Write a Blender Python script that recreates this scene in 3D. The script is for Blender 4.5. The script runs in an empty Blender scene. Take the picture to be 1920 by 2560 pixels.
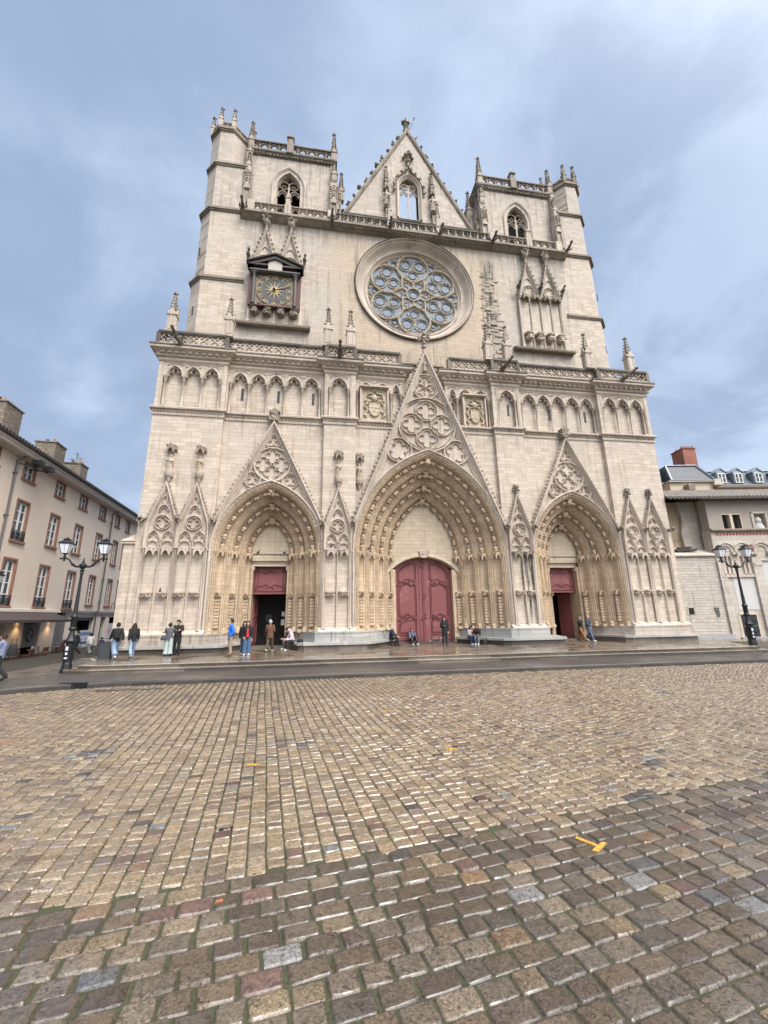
import bpy, bmesh, math, random
import numpy as np
from math import sin, cos, pi, radians, sqrt, atan2
from mathutils import Vector, Matrix, Euler
rnd = random.Random(7)
SC = bpy.context.scene
COL = SC.collection

# ------------------------------------------------------------------ camera
def setup_camera():
    cam = bpy.data.cameras.new('camera'); o = bpy.data.objects.new('camera', cam); COL.objects.link(o)
    cam.sensor_fit = 'VERTICAL'; cam.sensor_height = 36.0; cam.sensor_width = 27.0
    cam.lens = 1036.74 / 2560 * 36
    cam.clip_start = 0.05; cam.clip_end = 3000
    yaw, pit, rol = 0.161205, 0.246258, -0.014385
    f = Vector((sin(yaw)*cos(pit), cos(yaw)*cos(pit), sin(pit)))
    r0 = Vector((cos(yaw), -sin(yaw), 0)); u0 = r0.cross(f)
    r = r0*cos(rol) + u0*sin(rol); u = -r0*sin(rol) + u0*cos(rol)
    m = Matrix((r, u, -f)).transposed().to_4x4()
    m.translation = Vector((-7.4084, -26.0399, 1.8482))
    o.matrix_world = m
    SC.camera = o
setup_camera()

# ------------------------------------------------------------------ node helper
class NT:
    def __init__(s, tree): s.t = tree
    def __call__(s, typ, ins=None, **props):
        n = s.t.nodes.new(typ)
        for k, v in props.items(): setattr(n, k, v)
        for k, v in (ins or {}).items():
            if isinstance(v, bpy.types.NodeSocket): s.t.links.new(v, n.inputs[k])
            else: n.inputs[k].default_value = v
        return n
    def math(s, op, a, b=0.0, c=None, clamp=False):
        d = {0: a, 1: b}
        if c is not None: d[2] = c
        return s('ShaderNodeMath', d, operation=op, use_clamp=clamp).outputs[0]
    def mix(s, f, a, b, bt='MIX'):
        n = s.t.nodes.new('ShaderNodeMix'); n.data_type = 'RGBA'; n.blend_type = bt; n.clamp_factor = True
        for k, v in ((0, f), (6, a), (7, b)):
            if isinstance(v, bpy.types.NodeSocket): s.t.links.new(v, n.inputs[k])
            else: n.inputs[k].default_value = v if k == 0 or len(v) == 4 else (*v, 1)
        return n.outputs[2]
    def ramp(s, f, a, b, lo=0.0, hi=1.0):
        return s('ShaderNodeMapRange', {0: f, 1: a, 2: b, 3: lo, 4: hi}, interpolation_type='SMOOTHSTEP').outputs[0]
    def noise(s, vec, scale, detail=3.0, rough=0.55, dist=0.0):
        return s('ShaderNodeTexNoise', {'Vector': vec, 'Scale': scale, 'Detail': detail, 'Roughness': rough, 'Distortion': dist}).outputs[0]
    def scale(s, vec, sc):
        return s('ShaderNodeMapping', {'Vector': vec, 'Scale': sc}).outputs[0]

# ------------------------------------------------------------------ world: overcast daylight sky
SUN_EL, SUN_AZ = radians(54), radians(150)      # azimuth from +Y clockwise: behind the camera, a little to its right
SUN_DIR = Vector((sin(SUN_AZ)*cos(SUN_EL), cos(SUN_AZ)*cos(SUN_EL), sin(SUN_EL)))
def setup_world():
    w = bpy.data.worlds.new('World'); SC.world = w; w.use_nodes = True
    t = w.node_tree; t.nodes.clear(); n = NT(t)
    tc = n('ShaderNodeTexCoord').outputs['Generated']
    sky = n('ShaderNodeTexSky', sky_type='NISHITA', sun_disc=False, sun_elevation=SUN_EL, sun_rotation=SUN_AZ, altitude=200, air_density=1.0, dust_density=2.0)
    sep = n('ShaderNodeSeparateXYZ', {0: tc})
    # project onto a cloud deck so that clouds foreshorten towards the horizon
    den = n.math('ADD', n.math('MAXIMUM', sep.outputs[2], 0.0), 0.28)
    px = n.math('DIVIDE', sep.outputs[0], den); py = n.math('DIVIDE', sep.outputs[1], den)
    deck = n('ShaderNodeCombineXYZ', {0: px, 1: py, 2: 0.0}).outputs[0]
    deck = n('ShaderNodeMapping', {'Vector': deck, 'Rotation': (0, 0, 0.5), 'Scale': (0.8, 0.75, 1.0), 'Location': (2.3, 0.4, 0)}).outputs[0]
    n1 = n.noise(deck, 1.15, 7.0, 0.55, 0.6); n2 = n.noise(deck, 3.2, 7.0, 0.58, 0.5)
    cl = n.math('ADD', n.math('MULTIPLY', n1, 0.7), n.math('MULTIPLY', n2, 0.3))
    m = n.ramp(cl, 0.41, 0.585)
    # cloud tones: blue-grey bellies, pale gaps; brighter to the right (+X) and low
    n3 = n.noise(deck, 7.0, 6.0, 0.6, 0.8)
    col = n.mix(m, (4.1, 5.3, 7.6), (7.0, 8.5, 10.9))
    col = n.mix(n.ramp(n3, .38, .66, 0, .22), col, (5.0, 6.2, 8.4))
    right = n.ramp(n.math('SUBTRACT', sep.outputs[0], n.math('MULTIPLY', sep.outputs[2], 0.45)), -0.55, 0.6)
    col = n.mix(n.math('MULTIPLY', n.math('MULTIPLY', right, n.ramp(n2, .40, .62, .15, 1.0)), 0.7), col, (7.2, 8.6, 10.8))
    low = n.ramp(sep.outputs[2], 0.55, 0.0)
    col = n.mix(n.math('MULTIPLY', low, 0.22), col, (8.0, 9.2, 11.2))
    # veiled sun behind the camera: broad bright patch of cloud round the sun's direction
    dt = n('ShaderNodeVectorMath', {0: tc, 1: tuple(SUN_DIR)}, operation='DOT_PRODUCT').outputs['Value']
    lobe = n.math('POWER', n.math('MAXIMUM', dt, 0.0), 8.0)
    glow = n.mix(lobe, (0, 0, 0), (108.0, 105.0, 100.0))
    col = n.mix(1.0, col, glow, 'ADD')
    sk = n.mix(0.88, sky.outputs[0], col)
    bg = n('ShaderNodeBackground', {'Color': sk, 'Strength': 0.085})
    n('ShaderNodeOutputWorld', {0: bg.outputs[0]})
    try: w.cycles.sampling_method = 'AUTOMATIC'
    except Exception: pass
setup_world()
def setup_sun():
    l = bpy.data.lights.new('sun', 'SUN'); l.energy = 1.4; l.angle = radians(14); l.color = (1, 0.965, 0.92)
    o = bpy.data.objects.new('sun', l); COL.objects.link(o)
    o.rotation_euler = SUN_DIR.to_track_quat('Z', 'Y').to_euler(); o.location = (0, -40, 60)
setup_sun()
SC.view_settings.view_transform = 'Standard'; SC.view_settings.look = 'None'
SC.view_settings.exposure = 0.19; SC.view_settings.gamma = 1.0

# ------------------------------------------------------------------ object helpers
def tag(o, label=None, cat=None, group=None, kind=None):
    if label: o['label'] = label
    if cat: o['category'] = cat
    if group: o['group'] = group
    if kind: o['kind'] = kind
    return o
def empty(name, label, cat, loc=(0, 0, 0), rz=0.0, group=None):
    o = bpy.data.objects.new(name, None); COL.objects.link(o); o.location = loc; o.rotation_euler = (0, 0, rz)
    o.empty_display_size = 0.3
    return tag(o, label, cat, group)
def link_mesh(name, me, mats, parent=None):
    for m in (mats if isinstance(mats, (list, tuple)) else [mats]): me.materials.append(m)
    o = bpy.data.objects.new(name, me); COL.objects.link(o)
    if parent is not None: o.parent = parent
    return o
def children(o): return [c for c in bpy.data.objects if c.parent == o]
def copy_tree(o, parent=None):
    c = o.copy(); COL.objects.link(c)
    if parent is not None: c.parent = parent
    for ch in children(o): copy_tree(ch, c)
    return c

class MB:
    def __init__(s): s.v = []; s.f = []; s.mi = []; s.cur = 0
    def add(s, vs, fs):
        b = len(s.v); s.v += [tuple(p) for p in vs]; s.f += [tuple(i+b for i in f) for f in fs]; s.mi += [s.cur]*len(fs)
        return s
    def box(s, x0, x1, y0, y1, z0, z1, M=None):
        vs = [Vector((x, y, z)) for x in (x0, x1) for y in (y0, y1) for z in (z0, z1)]
        if M: vs = [M @ p for p in vs]
        return s.add(vs, [(0, 1, 3, 2), (4, 6, 7, 5), (0, 4, 5, 1), (2, 3, 7, 6), (0, 2, 6, 4), (1, 5, 7, 3)])
    def prism(s, poly, w0, w1, mp, caps=(1, 1)):
        n = len(poly); vs = [mp(a, b, w0) for a, b in poly] + [mp(a, b, w1) for a, b in poly]
        fs = [(i, (i+1) % n, (i+1) % n+n, i+n) for i in range(n)]
        if caps[0]: fs.append(tuple(range(n)))
        if caps[1]: fs.append(tuple(range(2*n-1, n-1, -1)))
        return s.add(vs, fs)
    def xz(s, poly, y0, y1, caps=(1, 1)): return s.prism(poly, y0, y1, lambda a, b, w: (a, w, b), caps)
    def xy(s, poly, z0, z1, caps=(1, 1)): return s.prism(poly, z0, z1, lambda a, b, w: (a, b, w), caps)
    def yz(s, poly, x0, x1, caps=(1, 1)): return s.prism(poly, x0, x1, lambda a, b, w: (w, a, b), caps)
    def sweep(s, path, prof, closed=False, plane='xz', pclosed=False):
        mp = {'xz': lambda a, b, w: (a, w, b), 'xy': lambda a, b, w: (a, b, w)}[plane]
        n = len(path); out = []
        for i in range(n):
            p = path[i]; a = path[i-1] if (i > 0 or closed) else None; c = path[(i+1) % n] if (i < n-1 or closed) else None
            def dr(u, v):
                dx, dy = v[0]-u[0], v[1]-u[1]; l = math.hypot(dx, dy) or 1; return dx/l, dy/l
            if a is None: t1 = t2 = dr(p, c)
            elif c is None: t1 = t2 = dr(a, p)
            else: t1 = dr(a, p); t2 = dr(p, c)
            nx, ny = -(t1[1]+t2[1]), t1[0]+t2[0]; l = math.hypot(nx, ny)
            if l < 1e-6: nx, ny, l = -t1[1], t1[0], 1
            nx /= l; ny /= l; k = 1/max(0.3, nx*-t1[1]+ny*t1[0])
            out.append((p, nx*k, ny*k))
        m = len(prof); vs = [mp(p[0]+nx*o_, p[1]+ny*o_, w) for p, nx, ny in out for o_, w in prof]
        fs = []
        for i in range(n if closed else n-1):
            j = (i+1) % n
            for k in range(m if pclosed else m-1):
                l = (k+1) % m
                fs.append((i*m+k, i*m+l, j*m+l, j*m+k))
        if not closed: fs += [tuple(range(m)), tuple((n-1)*m+k for k in range(m-1, -1, -1))]
        return s.add(vs, fs)
    def bar(s, path, w, y0, y1, closed=False):
        d = (y1-y0)*.4
        return s.sweep(path, [(-w/2, y1), (-w/2, y0+d), (-w*.18, y0), (w*.18, y0), (w/2, y0+d), (w/2, y1)], closed)
    def lathe(s, c, prof, n=10, a0=0.0, a1=2*pi):
        full = abs(a1-a0-2*pi) < 1e-6; k = n if full else n+1
        vs = [(c[0]+r*cos(a0+(a1-a0)*i/n), c[1]+r*sin(a0+(a1-a0)*i/n), c[2]+z) for r, z in prof for i in range(k)]
        fs = [(j*k+i, j*k+(i+1) % k, (j+1)*k+(i+1) % k, (j+1)*k+i) for j in range(len(prof)-1) for i in range(k if full else n)]
        if full:
            fs.append(tuple(range(k-1, -1, -1))); fs.append(tuple(range((len(prof)-1)*k, len(prof)*k)))
        return s.add(vs, fs)
    def tube(s, pts, r, n=6, cap=True):
        pts = [Vector(p) for p in pts]; rs = r if isinstance(r, (list, tuple)) else [r]*len(pts)
        vs = []; up = None
        for i, p in enumerate(pts):
            t = (pts[min(i+1, len(pts)-1)]-pts[max(i-1, 0)]).normalized()
            if up is None:
                up = Vector((0, 0, 1)) if abs(t.z) < .9 else Vector((1, 0, 0))
            a = t.cross(up).normalized(); b = a.cross(t).normalized(); up = b
            for k in range(n): vs.append(p+a*rs[i]*cos(2*pi*k/n)+b*rs[i]*sin(2*pi*k/n))
        fs = [(i*n+k, i*n+(k+1) % n, (i+1)*n+(k+1) % n, (i+1)*n+k) for i in range(len(pts)-1) for k in range(n)]
        if cap: fs += [tuple(range(n-1, -1, -1)), tuple(range((len(pts)-1)*n, len(pts)*n))]
        return s.add(vs, fs)
    def loft(s, secs, n=10, M=None, cap=True):
        """secs: (cx, cy, cz, rx, ry[, tiltx]) horizontal ellipses"""
        vs = []
        for sc in secs:
            cx, cy, cz, rx, ry = sc[:5]
            for k in range(n):
                a = 2*pi*k/n; vs.append(Vector((cx+rx*cos(a), cy+ry*sin(a), cz)))
        if M: vs = [M @ p for p in vs]
        fs = [(i*n+k, i*n+(k+1) % n, (i+1)*n+(k+1) % n, (i+1)*n+k) for i in range(len(secs)-1) for k in range(n)]
        if cap: fs += [tuple(range(n-1, -1, -1)), tuple(range((len(secs)-1)*n, len(secs)*n))]
        return s.add(vs, fs)
    def blob(s, c, r, jit=.25, nu=6, nv=4, M=None):
        rx, ry, rz = r if isinstance(r, (list, tuple)) else (r, r, r)
        vs = [Vector((0, 0, rz))]
        for j in range(1, nv):
            for i in range(nu):
                a = 2*pi*(i+.5*(j % 2))/nu; b = pi*j/nv; k = 1+rnd.uniform(-jit, jit)
                vs.append(Vector((rx*sin(b)*cos(a)*k, ry*sin(b)*sin(a)*k, rz*cos(b)*k)))
        vs.append(Vector((0, 0, -rz)))
        if M: vs = [M @ p for p in vs]
        c = Vector(c); vs = [p+c for p in vs]; e = len(vs)-1
        fs = [(0, 1+i, 1+(i+1) % nu) for i in range(nu)] + [(e, e-nu+(i+1) % nu, e-nu+i) for i in range(nu)]
        fs += [(1+j*nu+i, 1+(j+1)*nu+i, 1+(j+1)*nu+(i+1) % nu, 1+j*nu+(i+1) % nu) for j in range(nv-2) for i in range(nu)]
        return s.add(vs, fs)
    def mirror_x(s):
        s.v = [(-x, y, z) for x, y, z in s.v]; s.f = [f[::-1] for f in s.f]; return s
    def xf(s, M, i0=0):
        s.v[i0:] = [tuple(M @ Vector(p)) for p in s.v[i0:]]; return s
    def build(s, name, mats, parent=None, smooth=False):
        me = bpy.data.meshes.new(name); me.from_pydata(s.v, [], s.f)
        me.polygons.foreach_set('material_index', s.mi)
        if smooth:
            me.polygons.foreach_set('use_smooth', [True]*len(s.f))
            try: me.set_sharp_from_angle(angle=radians(smooth if smooth > 1 else 45))
            except Exception: pass
        me.update()
        return link_mesh(name, me, mats, parent)

def arc(cx, cz, r, a0, a1, n):
    return [(cx+r*cos(a0+(a1-a0)*i/n), cz+r*sin(a0+(a1-a0)*i/n)) for i in range(n+1)]
def circ(cx, cz, r, n=32): return arc(cx, cz, r, 0, 2*pi, n)[:-1]
def parch(xc, a, zs, h, n=12):
    """pointed arch from left spring over the apex to right spring"""
    R = (a*a+h*h)/(2*a); c = R-a; th = atan2(h, c)
    L = [(xc+c-R*cos(th*i/n), zs+R*sin(th*i/n)) for i in range(n+1)]
    return L + [(2*xc-x, z) for x, z in L[-2::-1]]
def cusped(xc, a, zs, h, D, lobes=3, n=24, pw=.6):
    base = parch(xc, a, zs, h, n//2); N = len(base)-1; out = []
    for i, (x, z) in enumerate(base):
        t = i/N; o = D*(1-abs(sin(lobes*pi*t))**pw)
        cx, cz = xc, zs+h*.18; d = math.hypot(cx-x, cz-z) or 1
        out.append((x+(cx-x)/d*o, z+(cz-z)/d*o))
    return out
def foil(xc, zc, R, n=4, rot=0.0, k=1.06, seg=8):
    s = sin(pi/n); d = R/(1+k*s); rf = k*s*d
    ip = d*cos(pi/n)+sqrt(max(0, rf*rf-d*d*s*s)); out = []
    for i in range(n):
        t = rot+2*pi*i/n; c = (d*cos(t), d*sin(t))
        p0 = (ip*cos(t-pi/n), ip*sin(t-pi/n)); p1 = (ip*cos(t+pi/n), ip*sin(t+pi/n))
        a0 = atan2(p0[1]-c[1], p0[0]-c[0]); a1 = atan2(p1[1]-c[1], p1[0]-c[0])
        while a1 < a0: a1 += 2*pi
        out += [(xc+c[0]+rf*cos(a0+(a1-a0)*j/seg), zc+c[1]+rf*sin(a0+(a1-a0)*j/seg)) for j in range(seg)]
    return out
def mirror_pts(L): return [(-x, z) for x, z in L][::-1]
# ------------------------------------------------------------------ materials
def newmat(name):
    m = bpy.data.materials.new(name); m.use_nodes = True; t = m.node_tree; t.nodes.clear(); return m, NT(t)
def finish(n, col, rough, bump=None, bstr=0.3, bdist=0.02, **kw):
    ins = {'Base Color': col if isinstance(col, bpy.types.NodeSocket) or len(col) == 4 else (*col, 1), 'Roughness': rough}
    ins.update(kw)
    if bump is not None:
        ins['Normal'] = n('ShaderNodeBump', {'Height': bump, 'Strength': bstr, 'Distance': bdist}).outputs[0]
    p = n('ShaderNodeBsdfPrincipled', ins); n('ShaderNodeOutputMaterial', {0: p.outputs[0]})
def simple(name, col, rough=.7, var=.18, sc=6.0, bstr=.15, metal=0.0, **kw):
    m, n = newmat(name); tc = n('ShaderNodeTexCoord').outputs['Object']
    f = n.noise(tc, sc, 4.0); c = n.mix(f, tuple(x*(1-var) for x in col), tuple(min(1, x*(1+var)) for x in col))
    finish(n, c, rough, f, bstr, .01, Metallic=metal, **kw); return m
def stone(name, c1, c2, c3, bw=.62, rh=.245, mortar=.008, joint=(.16, .13, .10), stain=.35, warm=None, streak=None, rough=.85, bump=.5, coarse=1.0):
    """ashlar: c1/c2 block tones, c3 tone of large weathered patches"""
    m, n = newmat(name); P = n('ShaderNodeTexCoord').outputs['Object']
    sp = n('ShaderNodeSeparateXYZ', {0: P}); x, y, z = sp.outputs
    wob = n.noise(n.scale(P, (.0, .0, 1.0)), 1.1, 1.0)
    zz = n.math('ADD', z, n.math('MULTIPLY', wob, .5))
    u = n.math('ADD', x, y); uv = n('ShaderNodeCombineXYZ', {0: u, 1: zz, 2: 0.0}).outputs[0]
    jit = n.noise(P, 3.0, 2.0); uvj = n('ShaderNodeVectorMath', {0: uv, 1: n('ShaderNodeCombineXYZ', {0: n.math('MULTIPLY', jit, .03), 1: n.math('MULTIPLY', jit, .025), 2: 0.0}).outputs[0]}, operation='ADD').outputs[0]
    br = n('ShaderNodeTexBrick', {'Vector': uvj, 'Color1': (0, 0, 0, 1), 'Color2': (1, 1, 1, 1), 'Mortar': (.5, .5, .5, 1), 'Scale': 1.0, 'Mortar Size': mortar, 'Mortar Smooth': .3, 'Bias': 0.0, 'Brick Width': bw, 'Row Height': rh}, offset=.5, squash=1.35, squash_frequency=3)
    blk = br.outputs[0]; mor = br.outputs[1]
    n1 = n.noise(P, .35, 4.0, .6); n2 = n.noise(P, 2.2, 5.0, .65); n3 = n.noise(P, 14.0, 3.0, .6)
    col = n.mix(n.ramp(blk, 0.05, 0.95), c1, c2)
    col = n.mix(n.math('MULTIPLY', n.ramp(n1, .42, .68), .75), col, c3)
    col = n.mix(n.math('MULTIPLY', n.ramp(n2, .35, .75), .35), col, tuple(v*.72 for v in c1))
    col = n.mix(n.math('MULTIPLY', n3, .25), col, tuple(min(1, v*1.15) for v in c2))
    # fine irregular dark pits and eroded joints
    pit = n.ramp(n.noise(n.scale(P, (1.0, 1.0, 3.2)), 5.5*coarse, 5.0, .7), .60, .70)
    col = n.mix(n.math('MULTIPLY', pit, .38), col, tuple(v*.45 for v in c1))
    if warm:      # warm weather-tinted zone: (x half width, z0, z1, colour)
        hw, z0, z1, wc = warm
        ax = n.math('ABSOLUTE', x); k = n.math('MULTIPLY', n.ramp(n.math('ADD', ax, n.math('MULTIPLY', n1, 4.0)), hw+3.2, hw-.4), n.math('MULTIPLY', n.ramp(z, z0-1, z0+1.5), n.ramp(z, z1+1.0, z1-1.5)))
        tone = n.mix(n.ramp(blk, 0, 1), wc, tuple(v*.78 for v in wc))
        col = n.mix(n.math('MULTIPLY', k, n.ramp(n2, .25, .6, .35, .8)), col, tone)
    st = n.ramp(n.noise(n.scale(P, (2.6, 2.6, .16)), 1.4, 5.0, .6), .53, .74)
    col = n.mix(n.math('MULTIPLY', st, stain), col, (.085, .07, .055))
    if streak:    # black run-off stain with a shape of its own: list of (x0, x1, z0, z1, strength)
        for (x0, x1, z0, z1, k) in streak:
            xc, hw = (x0+x1)/2, (x1-x0)/2
            wx = n.ramp(n.math('ABSOLUTE', n.math('SUBTRACT', x, xc)), hw, hw*.25)
            wz = n.math('MULTIPLY', n.ramp(z, z0, z0+2.5), n.ramp(z, z1, z1-.8))
            s_ = n.ramp(n.noise(n.scale(P, (7.0, 7.0, .35)), 1.0, 5.0, .65), .40, .60)
            s2 = n.ramp(n.noise(P, 4.0, 5.0, .7), .25, .5)
            col = n.mix(n.math('MULTIPLY', n.math('MULTIPLY', wx, wz), n.math('MULTIPLY', n.math('MULTIPLY', s_, s2), k)), col, (.022, .024, .016))
    col = n.mix(n.math('MULTIPLY', mor, .6), col, joint)
    h = n.math('SUBTRACT', n.math('ADD', n.math('MULTIPLY', n2, .5), n.math('ADD', n.math('MULTIPLY', blk, .25), n.math('MULTIPLY', n3, .3))), n.math('ADD', mor, n.math('MULTIPLY', pit, .5)))
    finish(n, col, rough, h, bump, .03)
    return m
PALE1, PALE2, PALE3 = (.45, .365, .29), (.585, .492, .40), (.52, .45, .38)
M_ST = stone('limestone_ashlar', PALE1, PALE2, PALE3, streak=[(5.7, 7.3, .4, 8.3, 1.0), (-24, 24, 12.6, 14.7, .30), (-24, 24, 16.6, 18.7, .22)])
M_STU = stone('upper_limestone', (.41, .34, .28), (.54, .46, .385), (.46, .405, .355), warm=(7.6, 20, 32.5, (.53, .41, .285)), streak=[(5.6, 7.4, 19, 32, .9), (-24, 24, 30.4, 33.6, .34), (-24, 24, 38.5, 41.2, .34), (-24, 24, 19, 22.5, .22)], stain=.5)
M_OC = stone('ochre_limestone', (.47, .35, .232), (.57, .44, .305), (.35, .255, .17), bw=.5, rh=.24, mortar=.008, stain=.45, bump=.4)
M_TY = stone('tympanum_stone', (.46, .375, .27), (.53, .44, .33), (.42, .33, .23), bw=.6, rh=.28, stain=.25)
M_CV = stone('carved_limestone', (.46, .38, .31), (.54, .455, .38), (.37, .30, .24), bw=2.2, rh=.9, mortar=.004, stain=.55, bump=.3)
M_CVD = stone('weathered_and_shaded_carving', (.24, .195, .15), (.34, .28, .22), (.14, .115, .09), bw=1.6, rh=.8, mortar=.004, stain=.9, bump=.5)  # weathered tone; also puts gap shade into the archivolt canopies
M_SOOT = stone('blackened_ledge_stone', (.10, .085, .07), (.22, .185, .15), (.045, .038, .032), bw=1.4, rh=.6, mortar=.004, stain=1.0, bump=.5)
M_BENCH = stone('pale_bench_marble', (.33, .315, .29), (.46, .43, .39), (.25, .265, .275), bw=1.9, rh=.9, mortar=.01, stain=.6, bump=.35, rough=.5)
M_RIS = stone('riser_stone', (.045, .037, .03), (.21, .17, .13), (.02, .017, .014), bw=1.5, rh=.6, mortar=.012, stain=.8, rough=.45, bump=.6)
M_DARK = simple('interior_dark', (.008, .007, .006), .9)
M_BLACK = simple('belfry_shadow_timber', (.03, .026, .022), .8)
def door_mat():
    m, n = newmat('oxblood_door_paint'); P = n('ShaderNodeTexCoord').outputs['Object']
    g = n.noise(n.scale(P, (14, 14, .7)), 2.0, 5, .65); d = n.noise(P, 1.6, 5, .65); z = n('ShaderNodeSeparateXYZ', {0: P}).outputs[2]
    c = n.mix(g, (.165, .046, .047), (.24, .074, .072)); c = n.mix(n.math('MULTIPLY', n.ramp(d, .5, .75), .5), c, (.33, .15, .135))
    c = n.mix(n.math('MULTIPLY', n.ramp(n.math('ADD', z, n.math('MULTIPLY', d, 1.2)), 1.3, .5), .6), c, (.11, .05, .045))
    finish(n, c, n.ramp(d, .3, .7, .4, .62), g, .3, .01); return m
M_DOOR = door_mat()
M_DOORD = simple('oxblood_door_carving', (.15, .038, .04), .5, .2, 6, .3)
M_IRON = simple('black_cast_iron', (.008, .009, .011), .5, .3, 9, .25)
M_WOODD = simple('dark_clock_timber', (.035, .024, .02), .6, .3, 8, .3)
M_WOODR = simple('red_clock_timber', (.09, .022, .018), .6, .25, 8, .3)
M_GOLD = simple('gilt', (.42, .31, .15), .45, .35, 7, .2, .3)
M_SLATE = simple('clock_dial_slate', (.028, .032, .042), .5, .5, 3.5, .1)
M_BRONZE = simple('bell_bronze', (.16, .17, .15), .45, .3, 6, .2, .6)
M_LEAD = simple('window_leading', (.02, .02, .024), .5)
def m_glass(name, c1, c2, rough=.18):
    m, n = newmat(name); P = n('ShaderNodeTexCoord').outputs['Object']
    v = n('ShaderNodeTexVoronoi', {'Vector': n.scale(P, (1, .01, 1)), 'Scale': 9.0}).outputs['Color']
    f = n('ShaderNodeSeparateColor', {0: v}).outputs[0]
    c = n.mix(f, c1, c2); finish(n, c, rough, n.noise(P, 3, 2), .1, .02, **{'Specular IOR Level': .35 if rough > .4 else .6}); return m
M_ROSE = m_glass('rose_stained_glass', (.085, .11, .145), (.20, .245, .295), .5)
M_PANE = m_glass('window_pane_glass', (.03, .035, .04), (.07, .075, .08), .08)
# wet ground
def wet_paving():
    m, n = newmat('wet_flagstones'); P = n('ShaderNodeTexCoord').outputs['Object']
    br = n('ShaderNodeTexBrick', {'Vector': P, 'Color1': (.115, .088, .066, 1), 'Color2': (.19, .148, .108, 1), 'Mortar': (.07, .055, .04, 1), 'Scale': 1.0, 'Mortar Size': .012, 'Brick Width': 1.3, 'Row Height': .62}, offset=.37)
    n1 = n.noise(P, .7, 5, .6); n2 = n.noise(P, 7, 4, .6)
    c = n.mix(n.math('MULTIPLY', n.ramp(n1, .4, .65), .6), br.outputs[0], (.15, .115, .08))
    c = n.mix(n.math('MULTIPLY', n2, .3), c, (.26, .215, .16))
    r = n.ramp(n1, .38, .66, .30, .05)
    h = n.math('SUBTRACT', n.math('MULTIPLY', n.noise(P, 1.6, 3), .35), n.math('MULTIPLY', br.outputs[1], .4))
    finish(n, c, r, h, .18, .015, **{'Specular IOR Level': .6}); return m
M_WET = wet_paving()
def wet_asphalt():
    m, n = newmat('wet_asphalt'); P = n('ShaderNodeTexCoord').outputs['Object']
    n1 = n.noise(P, .5, 4, .6); n2 = n.noise(P, 60, 2, .6)
    c = n.mix(n.ramp(n1, .35, .7), (.034, .028, .027), (.06, .05, .046)); c = n.mix(n.math('MULTIPLY', n2, .3), c, (.17, .15, .13))
    finish(n, c, n.ramp(n1, .4, .65, .5, .26), n2, .12, .006, **{'Specular IOR Level': .6}); return m
M_ASPH = wet_asphalt()
def cobble_mat():
    m, n = newmat('wet_cobblestone'); P = n('ShaderNodeTexCoord').outputs['Object']
    at = n('ShaderNodeAttribute', attribute_name='tone', attribute_type='GEOMETRY').outputs['Color']
    n1 = n.noise(P, 16, 5, .65); n2 = n.noise(P, 60, 4, .6); n4 = n.noise(P, .28, 3, .5)
    pit = n.ramp(n.noise(n.scale(P, (1, 1.3, 1)), 30, 4, .75, .6), .57, .64)
    c = n.mix(n.math('MULTIPLY', n.ramp(n1, .35, .68), .85), at, n.mix(1.0, at, (.50, .46, .42), 'MULTIPLY'))
    c = n.mix(n.ramp(n2, .42, .7, 0, .8), c, n.mix(1.0, at, (1.9, 1.85, 1.75), 'MULTIPLY'))
    c = n.mix(n.math('MULTIPLY', pit, .8), c, (.02, .017, .013))
    r = n.math('ADD', n.math('MULTIPLY', n1, .30), n.ramp(n4, .35, .65, .10, .26))
    h = n.math('SUBTRACT', n.math('ADD', n.math('MULTIPLY', n1, .8), n.math('MULTIPLY', n2, .35)), pit)
    coat = n.math('MULTIPLY', n.ramp(n.noise(P, 2.2, 4, .6), .38, .58), .9)
    finish(n, c, n.math('ADD', r, .12), h, .7, .014, **{'Specular IOR Level': .5, 'Coat Weight': coat, 'Coat Roughness': .16}); return m
M_COB = cobble_mat()
def joint_mat():
    m, n = newmat('mossy_joint_earth'); P = n('ShaderNodeTexCoord').outputs['Object']
    n1 = n.noise(P, 1.1, 4, .6); n2 = n.noise(P, 30, 4, .7)
    yv = n('ShaderNodeSeparateXYZ', {0: P}).outputs[1]
    near = n.ramp(yv, -13.0, -18.0)
    c = n.mix(n.math('MULTIPLY', n.math('MULTIPLY', n.ramp(n1, .33, .55), n.ramp(n2, .3, .55)), near), (.035, .028, .02), (.056, .060, .026))
    finish(n, c, .85, n2, .8, .02); return m
M_JOINT = joint_mat()
M_MOSS = simple('joint_moss', (.10, .14, .035), .9, .4, 30, .5)
def worn_paint(name, c1):
    m, n = newmat(name); P = n('ShaderNodeTexCoord').outputs['Object']; f = n.ramp(n.noise(P, 38, 4, .7), .50, .62); g = n.noise(P, 12, 3)
    c = n.mix(f, n.mix(g, c1, tuple(v*.75 for v in c1)), (.16, .12, .085)); finish(n, c, .45, f, .4, .005); return m
M_YEL = worn_paint('yellow_marking_paint', (.66, .36, .05)); M_ORG = worn_paint('orange_marking_paint', (.55, .14, .06))

M_KERB = stone('dark_wet_kerb', (.04, .036, .033), (.075, .066, .058), (.04, .037, .033), bw=1.2, rh=2.0, mortar=.012, stain=.3, rough=.35, bump=.4)
M_OCD = stone('shade_darkened_archivolt_carving', (.31, .215, .125), (.44, .32, .20), (.20, .135, .08), bw=1.6, rh=.8, mortar=.004, stain=.8, bump=.4)  # brown with the shade of the archivolt hollows put into its colour

M_NOSE = stone('pale_step_nosing', (.34, .29, .225), (.46, .40, .32), (.17, .14, .11), bw=1.5, rh=3.0, mortar=.012, stain=.2, rough=.22, bump=.25)

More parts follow.
